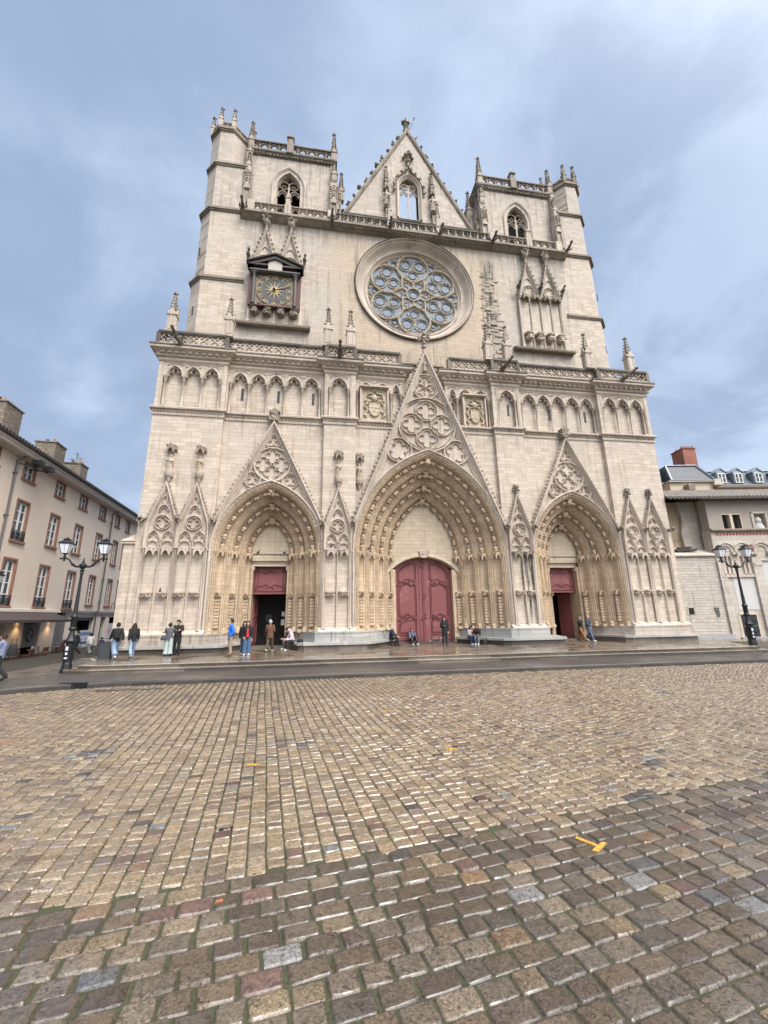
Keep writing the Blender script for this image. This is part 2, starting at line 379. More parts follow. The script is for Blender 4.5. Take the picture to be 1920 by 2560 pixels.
M_PLN = stone('plinth_limestone', (.37, .32, .265), (.47, .41, .345), (.27, .23, .185), bw=1.6, rh=.9, mortar=.01, stain=.7, bump=.5)
M_CVM = stone('grey_leaf_carving', (.37, .31, .25), (.48, .405, .335), (.27, .22, .175), bw=1.6, rh=.8, mortar=.004, stain=.7, bump=.4)
# ------------------------------------------------------------------ ground
ZP = -0.42
def ground():
    b = MB(); b.box(-400, 400, -400, 600, -1.0, ZP-.0225)
    tag(b.build('ground', M_JOINT), kind='structure')
    # pavement behind the kerb, kerb bends back on the left
    line = [(-60, -24.5), (-22.0, -11.5), (-18.2, -10.1), (-16.4, -9.25), (-14.6, -8.93), (60, -8.93)]
    b = MB(); poly = [(x, y+.30) for x, y in line]+[(60, 60), (-60, 60)]
    b.xy(poly, -1.9, -1.2); b.xy([(-19.4, -10.3), (-18.2, -9.8), (-16.4, -8.95), (-14.6, -8.63), (60, -8.63), (60, 40), (-18.0, 40), (-18.2, -2), (-19.4, -8.0)], -.9, -.282); tag(b.build('pavement', M_ASPH), kind='structure')
    b = MB(); b.sweep(line, [(0, -.9), (0, -.30), (.02, -.278), (.30, -.278), (.30, -.9)], plane='xy')
    tag(b.build('kerb', M_KERB), kind='structure')
    # parvis platform with two steps
    def plat(o):
        pts = [(-18.9-o, 9), (-17.9-o, -1.5), (-17.25-o, -5.72-o*.9), (-16.6, -5.98-o), (-14, -6.08-o), (8, -5.98-o), (14.6, -6.2-o)]
        pts += [(15.6+.9*sin(a)*1+o*.5, -5.4-(.85+o)*cos(a)) for a in [radians(d) for d in (10, 30, 50, 70, 90)]]
        return pts+[(17.8+o, -2.5), (60, -5), (60, 9)]
    b = MB(); p = plat(.36); b.xy(p, -.6, -.175); b.cur = 1
    q = plat(.38); b.xy(q, -.175, -.14)
    tag(b.build('lower_step', [M_RIS, M_WET]), kind='structure')
    b = MB(); b.xy(plat(0), -.14, -.035); b.cur = 1; b.xy(plat(.025), -.035, 0.0)
    tag(b.build('parvis_platform', [M_RIS, M_WET]), kind='structure')
    nose = lambda o: [p_ for p_ in plat(o) if p_[1] < -1.0 and p_[0] < 18 and p_[0] > -17.6]
    for nm, o, z in (('lower_step_nosing', .38, -.139), ('platform_nosing', .025, .001)):
        P_ = nose(o); b = MB(); b.sweep(P_, [(0, z-.03), (-.0, z+.001), (.012, z+.003), (.30, z+.003), (.30, z-.03)], plane='xy'); tag(b.build(nm, M_NOSE), kind='structure')
    # side street surface on the left, slightly falling
    b = MB(); xs = [-17.9, -18.6, -20, -22, -24.5, -27, -30, -60]; ys = [-24, -11, -8.6, -5, 0, 6, 14, 24, 50]
    Z = lambda x, y: -.277-.056*max(0, min(8.6, -x-18.6)) if y > -8 else -.277
    vs = [((x if y > -8 else min(x, -19.4)), y, Z(x, y)) for y in ys for x in xs]; n = len(xs)
    b.add(vs, [(j*n+i, j*n+i+1, (j+1)*n+i+1, (j+1)*n+i) for j in range(2, len(ys)-1) for i in range(n-1)]); tag(b.build('side_street', M_STREET), kind='structure')
    b = MB(); b.sweep([(-60, 14), (-27, 8.4), (-20.8, 3.0), (-19.2, 0)], [(-.08, -.5), (-.08, .0), (.08, .0), (.08, -.5)], plane='xy')
    b.v = [(x, y, (Z(x, y)+.012 if z > -.2 else -1)) for x, y, z in b.v]; tag(b.build('street_gutter', M_BENCH), kind='structure')
    # dropped asphalt patch by the gutter and the drain grate
    b = MB(); b.xy([(-14.6, -9.7), (-12.6, -9.72), (-12.5, -9.98), (-14.45, -10.02)], ZP-.02, ZP+.008)
    tag(b.build('asphalt_patch', M_ASPH), 'dark asphalt repair strip in the cobbles beside the kerb on the left', 'road patch')
    g = empty('drain_grate', 'black iron storm drain grate set into the kerb at the left', 'drain', (-15.7, -9.12, ZP))
    b = MB(); b.box(-.45, .45, .0, .035, -.02, .17); b.box(-.45, .45, .0, .32, .142, .15); b.build('frame', M_IRON, g)
    for i in range(9):
        b = MB(); x = -.4+.1*i; b.box(x-.02, x+.02, -.02, .0, 0.0, .14); b.build('bar', M_IRON, g)
def street_mat():
    m, n = newmat('street_setts'); P = n('ShaderNodeTexCoord').outputs['Object']
    v = n('ShaderNodeTexBrick', {'Vector': P, 'Color1': (.10, .085, .07, 1), 'Color2': (.19, .165, .14, 1), 'Mortar': (.03, .027, .02, 1), 'Scale': 1.0, 'Mortar Size': .014, 'Brick Width': .2, 'Row Height': .13})
    n1 = n.noise(P, .6, 3); n2 = n.noise(P, 30, 3)
    c = n.mix(n.math('MULTIPLY', n1, .5), v.outputs[0], (.09, .075, .065))
    finish(n, c, n.ramp(n1, .35, .65, .42, .2), n.math('SUBTRACT', n.math('MULTIPLY', n2, .4), v.outputs[1]), .5, .02); return m
M_STREET = street_mat()

def cobbles():
    """every sett is its own little cushion of stone"""
    R = np.random.RandomState(3)
    def bound(x):   # edge between the brown foreground setts and the yellow field
        return -21.66+.00*x+.125*(x+9.66)+.004*(x+9.66)**2-.0
    cells = []      # cx, cy, hx, hy, angle, r,g,b, tier
    YEL = np.array([(.20, .148, .092), (.225, .17, .108), (.175, .13, .085), (.235, .182, .122), (.195, .152, .108), (.17, .13, .09)])
    BRN = np.array([(.098, .069, .050), (.115, .083, .063), (.082, .056, .044), (.14, .105, .080), (.092, .070, .058), (.11, .076, .052)])
    ODD = np.array([(.068, .066, .066), (.15, .145, .14), (.15, .095, .056), (.085, .046, .038), (.052, .044, .042), (.11, .068, .055)])
    tx = -.117
    # yellow field: columns running towards the cathedral
    for ci in range(-110, 190):
        x0 = -7.87+ci*.182
        off = R.rand()*.14; y = -22.6+off
        k2 = tx*(1+.25*max(0, (x0+4)/12.0)) if x0 > -4 else tx*(1+.55*min(1, (-8-x0)/9.0) if x0 < -8 else 1)
        while y < -8.94:
            ln = .13+R.rand()*.045
            yc = y+ln/2; xc = x0+(yc+21.5)*k2+.012*math.sin(yc*.9+x0)
            y += ln
            if yc > -10.05 and xc < -12.45 and xc > -14.7 and yc < -9.7: continue
            kb = -8.93 if xc > -14.6 else -8.93-(-14.6-xc)*.33
            if yc > kb-.09: continue
            if yc < bound(xc)+.035: continue
            if xc < -27 or xc > 22: continue
            c = YEL[R.randint(6)]*(.85+.3*R.rand())
            if R.rand() < .015: c = ODD[R.randint(6)]
            if R.rand() < .10: c = BRN[R.randint(6)]*1.35
            # repaired patches of grey stone
            for (px, py, pr) in ((-7.8, -17.3, .38), (-2.0, -19.5, .38), (-11.2, -17.2, .4), (-10.9, -20.0, .18), (-7.45, -21.1, .26), (2.6, -14.5, .3), (-3.2, -20.6, .25)):
                if (xc-px)**2+((yc-py)*1.4)**2 < pr*pr and R.rand() < .75: c = ODD[[0, 1, 4, 0, 1, 5][R.randint(6)]]*(.8+.4*R.rand())
            cells.append((xc, yc, 0.0892, ln/2-.0025, -k2, *c, 0 if yc < -17 else (1 if yc < -13 else 2)))
    # brown foreground: courses running across
    row = 0; d = -.0
    while d > -4.2:
        dep = .165+R.rand()*.03; yc_off = d-dep/2; x = -15+R.rand()*.3
        while x < 6:
            ln = .19+R.rand()*.12; xc = x+ln/2; x += ln
            yc = bound(xc)+yc_off
            sl = .125+.008*(xc+9.66)
            c = BRN[R.randint(6)]*(.70+.38*R.rand())*np.array([.95, 1.0, .97])
            if R.rand() < .09: c = ODD[R.randint(6)]*(.8+.4*R.rand())
            if R.rand() < .10: c = YEL[R.randint(6)]*.8
            cells.append((xc, yc, ln/2-.0035, dep/2-.0035, sl, *c, 0))
        d -= dep
    cells = np.array(cells); print('cobbles', len(cells))
    V = []; F = []; T = []; base = 0
    for tier in (0, 1, 2):
        S = cells[cells[:, 8] == tier]; n = len(S)
        g = {0: 9, 1: 6, 2: 4}[tier]
        u = np.linspace(-1, 1, g); u = np.sign(u)*np.abs(u)**{0: .32, 1: .25, 2: .2}[tier]; uu, vv = np.meshgrid(u, u); uu = uu.ravel(); vv = vv.ravel(); K = g*g
        # superellipse-ish footprint
        r4 = (np.abs(uu)**14+np.abs(vv)**14)**(1/14.); mx = np.maximum(np.abs(uu), np.abs(vv)); sc = np.where(r4 > 0, mx/np.maximum(r4, 1e-6), 1)
        px = uu*sc; py = vv*sc
        edge = mx
        h = .030*(1-.34*edge**14)+.0015*(1-(px**2+py**2)*.5)
        X = px[None]*S[:, 2:3]*(1+R.uniform(-.05, .05, (n, 1))); Y = py[None]*S[:, 3:4]*(1+R.uniform(-.05, .05, (n, 1)))
        skx = R.uniform(-.06, .06, (n, 1)); X = X+Y*skx
        a = S[:, 4:5]+R.uniform(-.03, .03, (n, 1)); ca, sa = np.cos(a), np.sin(a)
        Z = ZP-.036+h[None]*R.uniform(.8, 1.15, (n, 1))+R.uniform(-.004, .006, (n, 1))+R.uniform(-.018, .018, (n, 1))*px[None]*.22+R.uniform(-.018, .018, (n, 1))*py[None]*.2
        Z = np.where(edge[None] > .99, ZP-.06, Z)
        if tier < 2: 
            Z = Z+np.where(edge[None] > .99, 0, R.uniform(-.0018, .0018, (n, K))); X = X+R.uniform(-.003, .003, (n, K)); Y = Y+R.uniform(-.003, .003, (n, K))
        WX = S[:, 0:1]+X*ca-Y*sa; WY = S[:, 1:2]+X*sa+Y*ca
        if tier == 0:   # coherent roughness: worn hollows and chipped arrises
            q = sum(np.sin(WX*f*1.1+p1+2.2*np.sin(WY*f*.8+p2))*np.cos(WY*f+p2+1.7*np.sin(WX*f*.7)) for f, p1, p2 in ((61, .3, 1.2), (103, 2.2, .4), (171, .9, 2.9)))/3
            Z = Z+q*.0034*(.4+edge[None]**6)*(edge[None] < .995); WX = WX+q*.005*edge[None]**4; WY = WY-q*.005*edge[None]**4
        V.append(np.stack([WX, WY, Z], -1).reshape(-1, 3))
        i, j = np.meshgrid(np.arange(g-1), np.arange(g-1)); q = (j*g+i).ravel(); quad = np.stack([q, q+1, q+g+1, q+g], -1)
        F.append((quad[None]+(np.arange(n)*K)[:, None, None]+base).reshape(-1, 4))
        T.append(np.repeat(S[:, 5:8], K, 0)); base += n*K
    V = np.concatenate(V); F = np.concatenate(F); T = np.concatenate(T)
    me = bpy.data.meshes.new('cobblestones')
    me.vertices.add(len(V)); me.vertices.foreach_set('co', V.ravel().astype('f'))
    me.loops.add(F.size); me.loops.foreach_set('vertex_index', F.ravel().astype('i'))
    me.polygons.add(len(F)); me.polygons.foreach_set('loop_start', (np.arange(len(F))*4).astype('i')); me.polygons.foreach_set('loop_total', np.full(len(F), 4, 'i'))
    me.polygons.foreach_set('use_smooth', np.ones(len(F), bool))
    me.update(calc_edges=True)
    ca_ = me.color_attributes.new('tone', 'FLOAT_COLOR', 'POINT')
    ca_.data.foreach_set('color', np.concatenate([T, np.ones((len(T), 1))], 1).ravel().astype('f'))
    o = link_mesh('cobblestones', me, M_COB); tag(o, kind='structure')
def moss():
    """tufts of moss and grass blades in the joints of the foreground"""
    b = MB(); R = random.Random(5)
    for k in range(5200):
        t = R.random(); y = -23.9+6.5*R.random()**1.6; x = R.uniform(-11.5, -2)+(y+22)*.2
        nz = math.sin(x*2.1+1.3*math.sin(y*1.7))+math.sin(y*2.7+x)
        if nz < -.3 and R.random() < .7: continue
        h = R.uniform(.012, .028); w = R.uniform(.004, .012); a = R.uniform(0, pi)
        dx, dy = cos(a)*w, sin(a)*w; z = ZP-.026
        b.add([(x-dx, y-dy, z), (x+dx, y+dy, z), (x+R.uniform(-.01, .01), y+R.uniform(-.01, .01), z+h)], [(0, 1, 2)])
    tag(b.build('joint_moss', M_MOSS), 'low green moss growing in the joints between the foreground setts', 'moss', kind='stuff')
def marks():
    z = ZP+.0015
    def strip(pts, m, name, label, cat='marking'):
        b = MB(); b.xy(pts, ZP-.01, z); tag(b.build(name, m), label, cat)
    def T(cx, cy, s, rot, label):
        pts = []
        for (x, y) in [(-.5, .12), (.45, .16), (.5, -.04), (.08, -.06), (.1, -.95), (-.1, -1.0), (-.12, -.05), (-.52, -.08)]:
            a = rot; pts.append((cx+s*(x*cos(a)-y*sin(a)), cy+s*(x*sin(a)+y*cos(a))))
        strip(pts, M_YEL, 'painted_mark', label)
    T(-4.55, -21.58, .24, radians(-150), 'large yellow T sprayed on the brown foreground setts, nearest of the yellow marks')
    T(-5.0, -18.25, .23, radians(-25), 'yellow T sprayed on the pale setts right of centre, second nearest of the yellow marks')
    T(-5.68, -15.05, .17, radians(15), 'small yellow T on the setts nearest the cathedral, farthest of the yellow marks')
    strip([(-8.44, -18.34), (-8.22, -18.38), (-8.22, -18.42), (-8.33, -18.42), (-8.44, -18.39)], M_YEL, 'painted_mark', 'short yellow dash sprayed on the setts left of centre')
    strip([(-8.41, -20.47), (-8.23, -20.44), (-8.23, -20.48), (-8.41, -20.51)], M_IRON, 'metal_strip', 'short black metal strip lying on the pale setts left of centre', 'metal strip')
    strip([(-13.5, -16.1), (-13.1, -16.08), (-13.1, -16.14), (-13.5, -16.19)], M_ORG, 'painted_mark', 'pinkish red dash sprayed on the setts at the left edge')
    strip([(-8.17, -21.74), (-8.12, -21.73), (-8.11, -21.76), (-8.17, -21.77)], M_ORG, 'painted_mark', 'tiny orange dab on a brown foreground sett')
ground(); cobbles(); moss(); marks()
# ------------------------------------------------------------------ cathedral
CATH = empty('cathedral', 'huge pale limestone gothic cathedral with three carved portals, rose window, twin towers and pointed gable', 'cathedral', (0, 0, 0))
def part(b, name, m, parent=None, smooth=False, label=None):
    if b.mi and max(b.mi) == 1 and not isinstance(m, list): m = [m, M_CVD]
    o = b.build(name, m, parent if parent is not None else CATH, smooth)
    if label: o['label'] = label
    return o
def wall_arch(b, x0, x1, z0, z1, xc, a, zs, h, y0, y1, zb=None, top=None):
    A = parch(xc, a, zs, h, 14); k = len(A)//2; zb = z0 if zb is None else zb
    tl = top[0] if top else (x0, z1); tm = top[1] if top else (xc, z1); tr = top[2] if top else (x1, z1)
    b.xz([(x0, z0), (xc-a, zb)]+A[:k+1]+[tm, tl], y0, y1) if x0 < xc-a-.01 or top else b.xz([(xc-a, zs)]+A[1:k+1]+[tm, (x0, z1)], y0, y1)
    b.xz([tm]+A[k:]+[(xc+a, zb), (x1, z0), tr], y0, y1) if x1 > xc+a+.01 or top else b.xz([tm]+A[k:]+[(x1, z1)], y0, y1)
def crocket(b, x, y, z, s, dx=0.0, up=True):
    """curled leaf: stalk, main lobe and two side lobes leaning outward"""
    b.blob((x+dx*s*.35, y, z+s*.15), (s*.42, s*.38, s*.34), .3, 5, 3)
    b.blob((x+dx*s*.55, y-s*.12, z+s*.42), (s*.34, s*.3, s*.3), .35, 5, 3)
    b.blob((x+dx*s*.1, y-s*.3, z+s*.35), (s*.24, s*.22, s*.24), .3, 4, 3)
def crockets(b, p0, p1, y, s, step, inset=0.0):
    dx, dz = p1[0]-p0[0], p1[1]-p0[1]; L = math.hypot(dx, dz); n = int(L/step); sg = -1 if p0[0] < p1[0] else 1
    nx, nz = (-dz/L, dx/L) if sg < 0 else (dz/L, -dx/L)
    for i in range(n):
        t = (i+.5)/n; x = p0[0]+dx*t+nx*s*.02; z = p0[1]+dz*t+nz*s*.02; crocket(b, x, y, z, s*rnd.uniform(.85, 1.1), sg)
def finial(b, x, y, z, s):
    """cross-flower finial"""
    b.lathe((x, y, z), [(.10*s, 0), (.09*s, .35*s), (.2*s, .42*s), (.2*s, .5*s), (.08*s, .56*s), (.07*s, 1.3*s), (0.02*s, 1.5*s)], 6)
    for zz, r in ((.75, .30), (1.08, .2)):
        for a in (0, pi/2, pi, 1.5*pi): b.blob((x+cos(a)*r*s, y+sin(a)*r*s, z+(zz+.05)*s), (.16*s, .16*s, .12*s), .3, 5, 3)
def spire(b, x, y, z0, z1, w, base=True, s=.11, frac=.48):
    """crocketed pinnacle: square shaft with little gables, then a spire with crockets and a cross finial"""
    H = z1-z0; zm = z0+H*frac
    b.box(x-w/2, x+w/2, y-w/2, y+w/2, z0, zm)
    for q in range(4):
        M = Matrix.Translation((x, y, 0)) @ Matrix.Rotation(q*pi/2, 4, 'Z')
        i0 = len(b.v)
        b.xz([(-w*.58, zm-.05), (w*.58, zm-.05), (0, zm+w*1.05)], -w*.60, -w*.42)
        b.bar([(-w*.3, z0+H*.06), (-w*.3, zm-w*.35), (0, zm+w*.05), (w*.3, zm-w*.35), (w*.3, z0+H*.06)], w*.10, -w*.56, -w*.49)
        b.bar([(-w*.3, z0+H*.06), (w*.3, z0+H*.06)], w*.10, -w*.56, -w*.49)
        b.blob((0, -w*.55, zm+w*1.12), s*.8, .3, 5, 3); b.blob((-w*.5, -w*.55, zm-.02), s*.9, .3, 5, 3)
        b.xf(M, i0)
    zt = z1-.42*min(1, H/3); b.cur = 1
    b.add([(x-w*.34, y-w*.34, zm), (x+w*.34, y-w*.34, zm), (x+w*.34, y+w*.34, zm), (x-w*.34, y+w*.34, zm)]+[(x-.04, y-.04, zt), (x+.04, y-.04, zt), (x+.04, y+.04, zt), (x-.04, y+.04, zt)],
          [(0, 1, 5, 4), (1, 2, 6, 5), (2, 3, 7, 6), (3, 0, 4, 7), (4, 5, 6, 7)])
    n = max(4, int((zt-zm)/.23))
    for i in range(1, n+1):
        t = (i-.4)/n; r = (w*.34)*(1-t)+.04*t
        for sx, sy in ((-1, -1), (1, -1), (1, 1), (-1, 1)):
            b.blob((x+sx*(r+s*.35), y+sy*(r+s*.35), zm+(zt-zm)*t), (s*(.8-.25*t),)*3, .3, 5, 3)
    b.lathe((x, y, zt-.05), [(.05, 0), (.045, .16), (.09, .2), (.04, .24), (.03, z1-zt+.05)], 5)
    for a in (0, pi/2, pi, 1.5*pi): b.blob((x+cos(a)*.12, y+sin(a)*.12, zt+.20), (.08, .08, .06), .3, 5, 3)
    b.cur = 0
def fig(b, x, y, z, h, s=1.0, lean=0.0, arms=True):
    """robed stone figure"""
    M = Matrix.Translation((x, y, z)) @ Matrix.Rotation(lean, 4, 'Y') @ Matrix.Scale(h/1.75, 4)
    w = s
    b.loft([(0, 0, 0, .27*w, .2*w), (.02, 0, .35, .21*w, .17*w), (-.02, 0, .8, .19*w, .15*w), (0, 0, 1.05, .2*w, .15*w), (0, 0, 1.3, .25*w, .15*w), (0, 0, 1.42, .17*w, .12*w), (0, 0, 1.47, .07, .07)], 8, M)
    b.loft([(0, 0, 1.45, .06, .07), (0, -.01, 1.52, .1, .11), (0, -.01, 1.62, .115, .125), (0, 0, 1.72, .09, .1), (0, 0, 1.78, .03, .03)], 7, M)
    for k in range(5):
        a = -2.6+k*.53; b.tube([M @ Vector((.2*cos(a)*w, .16*sin(a)*w-.01, 1.0)), M @ Vector((.2*cos(a)*w, .18*sin(a)*w, .5)), M @ Vector((.25*cos(a)*w, .2*sin(a)*w, .02))], .03*h/1.75, 4)
    if arms:
        b.tube([M @ Vector((-.24*w, 0, 1.35)), M @ Vector((-.27*w, -.1, 1.08)), M @ Vector((-.06, -.22, 1.12))], [.075*h/1.75, .07*h/1.75, .05*h/1.75], 6)
        b.tube([M @ Vector((.24*w, 0, 1.35)), M @ Vector((.28*w, -.1, 1.05)), M @ Vector((.05, -.23, .98))], [.075*h/1.75, .07*h/1.75, .05*h/1.75], 6)
def canopy(b, x, y, z, w, d=.34, up=.16):
    """projecting three-sided canopy with a hanging gabled arch on each side, z = underside of slab"""
    hw = w/2; pts = [(-hw, 0), (-hw*.55, -d), (hw*.55, -d), (hw, 0)]
    b.xy([(x+px*1.06, y+py*1.06) for px, py in pts], z+.06, z+.06+up*.5); b.xy([(x+px*.9, y+py*.9) for px, py in pts], z+.02, z+.06)
    for i in range(3):
        p, q = Vector((*pts[i], 0)), Vector((*pts[i+1], 0)); L = (q-p).length; t = (q-p)/L
        M = Matrix.Translation((x+p.x, y+p.y, z)) @ Matrix(((t.x, -t.y, 0, 0), (t.y, t.x, 0, 0), (0, 0, 1, 0), (0, 0, 0, 1)))
        i0 = len(b.v)
        b.xz([(0, -.26), (0, .02), (L*.18, .04), (L/2, .13), (L*.82, .04), (L, .02), (L, -.26), (L*.86, -.2), (L*.78, -.1), (L*.5, .0), (L*.22, -.1), (L*.14, -.2)], -.03, .05)
        b.blob((L/2, -.03, .15), .05, .3, 5, 3); b.blob((0, -.01, -.28), .045, .3, 5, 3)
        b.xf(M, i0)
    b.blob((x+hw*.55, y-d, z-.27), .045, .3, 5, 3)
def console(b, x, y, z, w, d=.30, leafy=True):
    """statue bracket, z = top"""
    hw = w/2; pts = [(-hw, 0), (-hw*.6, -d), (hw*.6, -d), (hw, 0)]
    b.xy([(x+px, y+py) for px, py in pts], z-.07, z)
    lo = [(-hw*.5, 0), (-hw*.28, -d*.35), (hw*.28, -d*.35), (hw*.5, 0)]
    vs = [(x+px*.94, y+py*.94, z-.07) for px, py in pts]+[(x+px, y+py, z-.34) for px, py in lo]
    b.add(vs, [(0, 1, 5, 4), (1, 2, 6, 5), (2, 3, 7, 6), (4, 5, 6, 7)])
    if leafy:
        b.bar([(x-hw*.5, z-.28), (x, z-.08), (x+hw*.5, z-.28)], .05, y-d*.95, y-d*.55)
        for k in (-.35, 0, .35): b.blob((x+k*w, y-d*.62, z-.2), .06, .35, 5, 3)

# ---- jamb/arch profile
def order_prof(n, D, Y, y0=0.0):
    P = []; ud, uy = D/n, Y/n
    def roll(ca, cb, r, a0=200, a1=-20, k=5):
        return [(ca+r*cos(radians(a0+(a1-a0)*i/k)), cb-r*sin(radians(a0+(a1-a0)*i/k))) for i in range(k+1)]
    for i in range(n):
        bd, by = i*ud, y0+i*uy
        loc = roll(.045, .02, .05)+[(.11, .10)]+roll(.165, .08, .045)+[(.225, .16)]+roll(.27, .17, .035)+[(.33, .24), (.36, .50), (.46, .66), (.60, .74), (.72, .76), (.76, .70)]
        P += [(bd+a*ud/.9, by+b_*uy/.82) for a, b_ in loc]
    return [(-a, b_) for a, b_ in P]
def portal(xc, a, zs, h, n, D, Y, zap, hb, big):
    g = empty('portal', None, None); g.parent = CATH
    g['label'] = 'tall central portal with four rows of carved figures' if big else ('left portal under its gable' if xc < 0 else 'right portal under its gable')
    arch = parch(xc, a, zs, h, 20); path = [(xc-a, 1.0)]+arch+[(xc+a, 1.0)]
    b = MB(); prof = order_prof(n, D, Y, .02); b.sweep(path, prof)
    part(b, 'archivolt', M_OC, g, 50)
    # outer beaded hood moulding, down the jambs too
    b = MB(); b.sweep([(x, z) for x, z in path], [(.22, .3), (.22, -.06), (.16, -.12), (.09, -.08), (.06, -.0), (.0, .03), (0, .3)])
    L = 0
    for i in range(len(path)-1):
        (x0, z0), (x1, z1) = path[i], path[i+1]; l = math.hypot(x1-x0, z1-z0); k = max(1, int(l/.15))
        nx, nz = -(z1-z0)/l, (x1-x0)/l
        for j in range(k):
            t = (j+.5)/k; b.blob((x0+(x1-x0)*t+nx*.03, -.03, z0+(z1-z0)*t+nz*.03), (.045, .04, .05), .25, 4, 3)
    part(b, 'hood_moulding', M_CV, g, 50)
    # sculpture in the hollows: seated figures under tiny canopies following each order
    R = (a*a+h*h)/(2*a); c = R-a; ud, uy = D/n, Y/n
    for i in range(n):
        b = MB(); d = i*ud+.60*ud/.9; y = .02+i*uy+.62*uy; Ri = R-d; th = atan2(sqrt(max(0, Ri*Ri-c*c)), c)
        m = max(4, int(Ri*th/(.68 if big else .62)))
        for sd in (-1, 1):
            for k in range(m):
                t = th*(k+.5)/m; x = xc+sd*(-c+Ri*cos(t)); z = zs+Ri*sin(t)
                ang = sd*-(t)*.9
                M = Matrix.Translation((x, y, z)) @ Matrix.Rotation(sd*-t, 4, 'Y')
                i0 = len(b.v); q = .86 if big else .80
                b.loft([(0, 0, -.26, .13, .11), (0, -.03, -.12, .15, .14), (0, 0, .02, .11, .1), (0, 0, .12, .12, .09), (0, 0, .17, .05, .05)], 6)
                b.blob((0, -.02, .22), (.065, .07, .08), .15, 5, 4)
                b.tube([(-.11, 0, .1), (-.14, -.1, -.02), (0, -.15, -.02), (.13, -.1, .0), (.11, 0, .1)], .035, 4)
                # canopy block above, coloured dark to paint in the shade between figures
                b.cur = 1
                b.xy([(-.15, .06), (-.11, -.12), (.11, -.12), (.15, .06)], .31, .36); b.blob((-.09, -.1, .29), .05, .4, 4, 3); b.blob((.09, -.1, .29), .05, .4, 4, 3); b.blob((0, -.13, .29), .05, .4, 4, 3)
                b.cur = 0
                b.xf(M @ Matrix.Scale(q, 4) @ Matrix.Rotation(rnd.uniform(-.25, .25), 4, 'Z'), i0)
        zt = zs+sqrt(max(0, Ri*Ri-c*c))
        b.blob((xc, y-.12, zt-.05), (.2, .16, .24), .35, 7, 5)
        for q in range(4): b.blob((xc+.18*cos(q*pi/2+.7), y-.2, zt-.05+.18*sin(q*pi/2+.7)), .09, .4, 5, 3)
        o = part(b, 'archivolt_sculpture', [M_OC, M_CVD], g, 60)
    # jamb niches: canopies at springing level, brackets, carved plinth panels
    for i in range(n):
        for sd in (-1, 1):
            bc = MB(); bk = MB(); bp = MB(); bb = MB()
            x = xc+sd*(a-(i+.62)*ud); y = .02+(i+.72)*uy
            canopy(bc, x, y, zs-.08, ud*.74, .30)
            console(bk, x, y, 3.42 if big else 3.36, ud*.66, .24)
            bk.bar([(x-ud*.28, 3.12), (x-ud*.2, 3.2), (x, 3.42), (x+ud*.2, 3.2), (x+ud*.28, 3.12)], .05, y-.30, y-.22)
            z = 1.3
            while z < 3.0:
                bp.box(x-ud*.2, x+ud*.2, y-.085, y+.05, z, z+.15); 
                for q in range(2): bp.blob((x+(q-.5)*ud*.2, y-.09, z+.07), (.045, .03, .045), .4, 5, 3)
                z += .19
            # moulded shaft bases
            x2 = xc+sd*(a-(i+.2)*ud); y2 = .02+(i+.16)*uy
            bb.lathe((x2, y2, .98), [(.17, 0), (.17, .1), (.13, .14), (.15, .2), (.11, .28), (.09, .34)], 8)
            part(bb, 'shaft_base', M_OC, g); bb = MB()
            bb.xy([(x-ud*.3, y+.1), (x-ud*.24, y-.2), (x+ud*.24, y-.2), (x+ud*.3, y+.1)], .95, 1.12)
            part(bb, 'niche_floor', M_OC, g); bb = MB()
            bb.lathe((x2, y2-.02, zs-.1), [(.10, -.12), (.12, -.05), (.15, .02), (.16, .1)], 8)
            part(bc, 'canopy', M_OC, g); part(bk, 'statue_bracket', M_OC, g); part(bp, 'carved_panel', M_OC, g); part(bb, 'capital', M_OC, g)
    # gable above the arch: recessed panel, moulded rakes, blind tracery, crockets
    b = MB(); z0 = 7.9; A = parch(xc, a+.03, zs, h, 14); k = len(A)//2
    ft = (zap-z0)/hb
    cut = [p for p in A[:k+1] if p[1] > z0-.9]
    b.xz([(xc-hb, z0)]+[(xc-hb, z0-.9)]+cut+[(xc, zap)], .2, .5); b.xz([(xc, zap)]+[(2*xc-x, z) for x, z in cut[::-1]]+[(xc+hb, z0-.9), (xc+hb, z0)], .2, .5)
    part(b, 'gable_panel', M_CV, g)
    s = 1.35 if big else 1.0
    b = MB(); b.sweep([(xc-hb, z0-.1), (xc, zap), (xc+hb, z0-.1)], [(.0*s, .5), (.0*s, -.2), (-.05*s, -.24), (-.10*s, -.2), (-.12*s, -.1), (-.18*s, -.07), (-.20*s, .02), (-.26*s, .03), (-.28*s, .10), (-.34*s, .11), (-.36*s, .2), (-.37*s, .3)])
    b.cur = 1; crockets(b, (xc-hb, z0), (xc, zap-.3), -.05, .21*(1.15 if big else 1), .34 if big else .30); crockets(b, (xc+hb, z0), (xc, zap-.3), -.05, .21*(1.15 if big else 1), .34 if big else .30)
    if big:
        b.lathe((xc, 0, zap-.1), [(.10, 0), (.10, .35), (.2, .42), (.2, .5), (.10, .56), (.09, 1.0)], 7); finial(b, xc, 0, zap+.25, .95)
        for q in range(10): b.blob((xc+rnd.uniform(-.42, .42), rnd.uniform(-.3, .1), zap+1.15+rnd.uniform(-.2, .2)), .14, .4, 5, 3)
    part(b, 'gable', [M_CV, M_CVM], g)
    return g
def ring(b, x, z, r, w, y0, y1, n=36): b.bar(circ(x, z, r, n), w, y0, y1, True)
def foilbar(b, x, z, r, n, w, y0, y1, rot=0.0, seg=8): b.bar(foil(x, z, r, n, rot, seg=seg), w, y0, y1, True)

